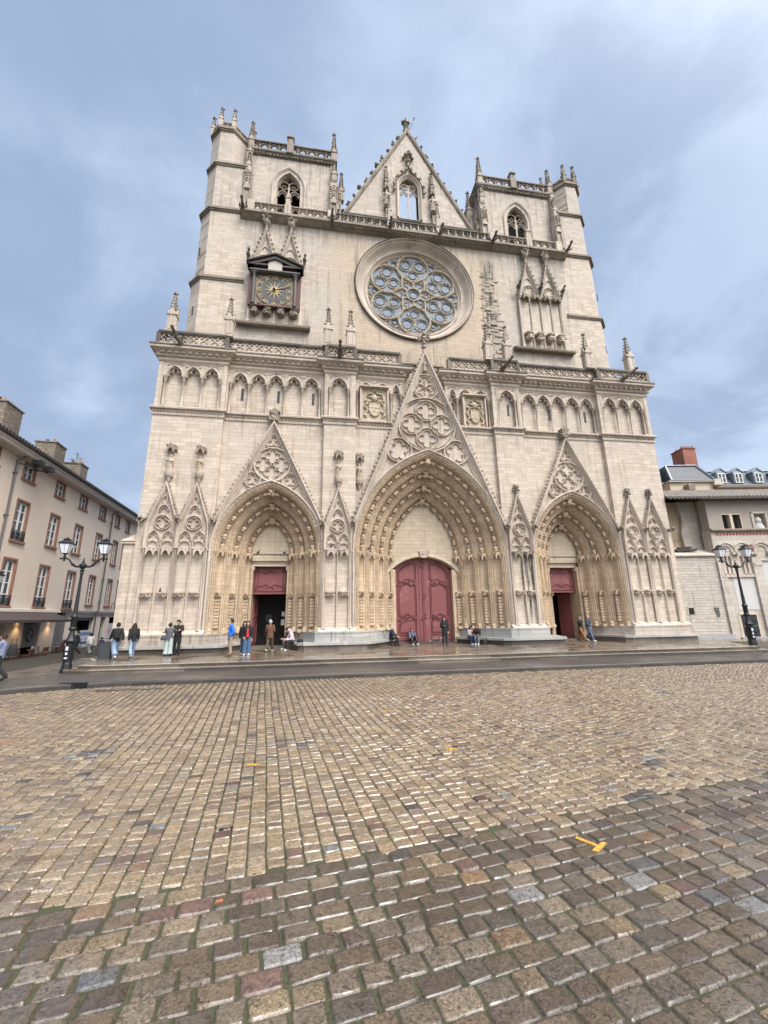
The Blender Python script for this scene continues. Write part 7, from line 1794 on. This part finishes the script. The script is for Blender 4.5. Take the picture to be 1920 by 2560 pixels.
def people():
    R = radians
    G1 = 'people standing and walking on the parvis'; G2 = 'people sitting by the portals'
    person('man in bright blue and navy padded jacket and beige trousers standing before the left portal', (-11.70, -2.85, 0), R(-75), 1.83, 'stand', (.02, .16, .62), (.30, .22, .17), DBR, 'short', (.10, .08, .05), G1, .06, arms=('pocket', 'pocket'))
    b = MB(); b.loft([(0, 0, 0, .200, .16), (0, 0, .16, .196, .155), (0, 0, .2, .17, .13)], 14); o = b.build('jacket_hem', cloth((.012, .018, .05))); o.location = (-11.70, -2.85, .90); 
    par = [x for x in bpy.data.objects if x.name.startswith('person') and 'bright blue' in x.get('label', '')][0]; o.parent = par; o.location = (0, 0, .86)
    person('young woman in a red top, open black jacket and wide blue jeans facing the camera', (-10.88, -2.85, 0), R(8), 1.70, 'stand', BLK, JEAN, DBR, 'long', WHT, G1, wide=True, inner=(.55, .03, .02), arms=('pocket', 'down'))
    person('dark-haired woman in a black jacket half hidden behind the woman in the red top', (-11.12, -2.35, 0), R(15), 1.68, 'stand', BLK, (.05, .08, .13), BLK, 'long', (.4, .4, .4), G1)
    person('grey-haired man in a brown jacket walking into the open left doorway, back to the camera', (-9.93, -1.1, 0), R(172), 1.74, 'walk', (.13, .06, .035), (.085, .055, .035), (.36, .36, .37), 'short', (.55, .5, .42), G1, .05, arms=('chest', 'chest'))
    person('person in grey jacket and pale grey-green trousers embraced by the man in black', (-14.95, -1.95, 0), R(188), 1.66, 'stand', (.085, .09, .10), (.36, .42, .40), BLK, 'short', (.02, .02, .03), 'embracing couple', wide=True, arms=('hug', 'hug'), headturn=.3)
    person('taller man in a long black coat and black trousers embracing the person in grey', (-14.72, -1.35, 0), R(15), 1.82, 'stand', BLK, (.014, .014, .018), BLK, 'short', BLK, 'embracing couple', .22, arms=('hug', 'hug'), headturn=-.6, nod=.3)
    bag('shoulder_bag', 'black and grey shoulder bag hanging at the side of the person in the grey jacket', (-15.16, -2.08, .80), (.30, .16, .24), cloth((.05, .055, .06)), .2, [(-15.14, -2.05, 1.02), (-15.0, -2.1, 1.3), (-14.85, -2.07, 1.42)])
    person('woman all in black standing alone against the right leaf of the red central door', (.70, .47, 0), R(-8), 1.75, 'stand', BLK, (.018, .022, .025), BLK, 'long', (.03, .03, .03), G1, .14, arms=('chest', 'down'))
    person('white-haired old man in a navy coat sitting on the bench left of the central door', (-2.62, 1.45, -.03), R(68), 1.74, 'sit', (.012, .018, .04), BLK, (.5, .5, .48), 'short', BLK, G2, .05, arms=('knee', 'knee'), lean=.18)
    b = MB(); b.tube([(-1.95, 1.3, .02), (-2.12, 1.45, .72), (-2.2, 1.5, .76), (-2.28, 1.52, .72)], .012, 5); tag(b.build('walking_stick', simple('stick_wood', (.12, .09, .06), .6)), 'thin walking stick held by the old man on the bench', 'walking stick')
    person('woman in denim jacket and black trousers sitting low before the red central door', (-.98, 2.55, -.0), R(12), 1.66, 'sitlow', (.10, .13, .22), BLK, DBR, 'long', WHT, G2, arms=('knee', 'knee'), inner=(.05, .04, .04), lean=.1)
    person('dark-haired girl in pale pink jacket and blue jeans sitting right of the central door', (2.66, 1.30, -.03), R(18), 1.62, 'sit', (.42, .32, .32), (.03, .05, .16), DBR, 'long', WHT, G2, arms=('lap', 'lap'), lean=.25, nod=.4)
    person('girl with long brown hair, black jacket and grey jeans leaning towards the girl in pink', (3.08, 1.02, -.03), R(-28), 1.68, 'sit', BLK, (.12, .14, .17), (.07, .035, .02), 'long', WHT, G2, arms=('lap', 'lap'), lean=.3)
    bag('handbag', 'black handbag with handles standing on the wet floor beside the two girls', (3.30, .32, 0), (.36, .16, .30), cloth(BLK, .5), .2)
    person('bald man in a dark blue jacket and blue jeans walking past the right doorway', (10.94, .72, 0), R(20), 1.74, 'walk', (.03, .045, .07), (.07, .11, .17), BLK, 'bald', WHT, 'couple by the right doorway', arms=('swf', 'down'))
    person('woman in a dark coat and tall tan boots walking beside the bald man', (10.48, .95, 0), R(35), 1.66, 'walk', (.012, .018, .016), (.30, .12, .04), (.16, .10, .06), 'short', (.03, .02, .02), 'couple by the right doorway', .32, arms=('face', 'down'))
    person('young man in black jacket and loose grey-blue jeans walking away past the litter bin', (-17.05, -2.95, 0), R(-140), 1.72, 'walk', BLK, (.20, .27, .36), BLK, 'short', WHT, 'couple walking off to the left', wide=True, arms=('swb', 'swf'))
    bag('rucksack', 'black rucksack on the back of the young man in loose jeans', (-16.98, -3.16, 1.0), (.34, .22, .46), cloth(BLK), .6, [(-16.98, -3.16, 1.42), (-17.0, -3.0, 1.46), (-17.1, -2.9, 1.3)])
    person('woman with long brown hair and pale jeans walking beside the man with the rucksack', (-16.45, -2.55, 0), R(-150), 1.68, 'walk', BLK, LJEAN, DBR, 'long', (.3, .3, .32), 'couple walking off to the left', arms=('down', 'swb'))
    person('passer-by in blue and grey striped top and dark trousers at the left edge', (-18.95, -7.75, -.28), R(-80), 1.68, 'walk', (.16, .19, .30), BLK, DBR, 'short', BLK, None, arms=('down', 'swf'), stripes=(.30, .33, .42))
    bag('rucksack', 'black bag hanging behind the striped passer-by at the left edge', (-18.62, -7.7, .60), (.30, .2, .42), cloth(BLK), .3)
    person('small seated-looking adult in a white hooded jacket and grey trousers on the side street', (-23.15, 7.7, -.60), R(-130), 1.60, 'walk', (.52, .50, .48), (.18, .18, .20), BLK, 'short', BLK, 'pair on the side street', wide=True, lean=.25)
    person('child in a purple jacket next to the adult in white on the side street', (-22.75, 8.3, -.59), R(-120), 1.25, 'walk', (.05, .03, .16), (.22, .14, .17), BLK, 'short', BLK, 'pair on the side street', .1)
    person('person in dark clothes walking half hidden behind the left street lamp', (-24.4, 8.3, -.64), R(-60), 1.78, 'walk', (.02, .022, .03), BLK, BLK, 'short', BLK, None, arms=('swf', 'swb'))
    person('person in black jacket and grey-green trousers hunched on the bench by the left doorway', (-8.95, 1.15, -.03), R(-62), 1.72, 'sit', (.012, .014, .02), (.085, .095, .08), BLK, 'short', WHT, G2, arms=('lap', 'lap'), lean=.32, nod=.45, inner=(.2, .2, .2))
    person('person in a pale pink hooded top and black trousers sitting second from the left doorway', (-8.72, .38, -.03), R(-58), 1.70, 'sit', (.60, .47, .51), BLK, BLK, 'hood', (.65, .6, .55), G2, arms=('lap', 'lap'), lean=.4, nod=.5, hood=(.60, .47, .51), wide=True)
    bag('shoulder_bag', 'small black bag lying on the bench beside the person in the pink hood', (-8.30, -.18, .42), (.40, .22, .2), cloth(BLK), .4)
people()
def pigeons():
    for i, (x, y, z, r, lab) in enumerate(((-16.28, -.15, 3.36, .4, 'dark pigeon perched on the second niche bracket of the left buttress'), (-2.1, -.1, 3.38, 1.2, None), (-11.3, 2.08, 5.96, .9, 'pigeon on the left end of the lintel over the left door'), (-9.6, 2.08, 5.96, 2.4, 'pigeon on the right end of the lintel over the left door'), (-6.6, -.3, 6.02, .5, 'pigeon on the mossy canopy of the buttress left of the centre'), (-4.2, .2, 5.98, 1.0, 'pigeon on the canopy at the left springing of the central arch'), (14.9, -.3, 6.02, 2.2, 'pigeon on a niche canopy of the right buttress'), (-1.9, .5, 20.44, 0.3, 'bird standing on the parapet just left of the central gable'), (2.6, .4, 20.44, 2.0, 'bird standing on the parapet right of the central gable'))):
        if lab is None: continue
        g = empty('pigeon', lab, 'pigeon', (x, y, z), r, 'pigeons perched on the cathedral')
        b = MB(); N = 8
        b.loft([(0, 0, .03, .03, .05), (0, -.01, .07, .055, .10), (0, -.03, .12, .055, .09), (0, -.08, .16, .035, .045), (0, -.10, .19, .03, .035), (0, -.11, .225, .032, .04), (0, -.11, .25, .012, .016)], N)
        b.add([(-.03, .07, .09), (.03, .07, .09), (.04, .22, .06), (-.04, .22, .06), (0, .08, .11)], [(0, 1, 2, 3), (0, 4, 3), (1, 2, 4)]); b.add([(-.008, -.14, .225), (.008, -.14, .225), (0, -.175, .215)], [(0, 1, 2)])
        b.build('body', simple('pigeon_feather', (.05, .055, .065), .7), g, 80)
        for q in (-1, 1): b = MB(); b.tube([(q*.02, 0, .04), (q*.02, -.01, 0), (q*.02, -.04, 0)], .006, 4); b.build('leg', M_REDD, g)
pigeons()
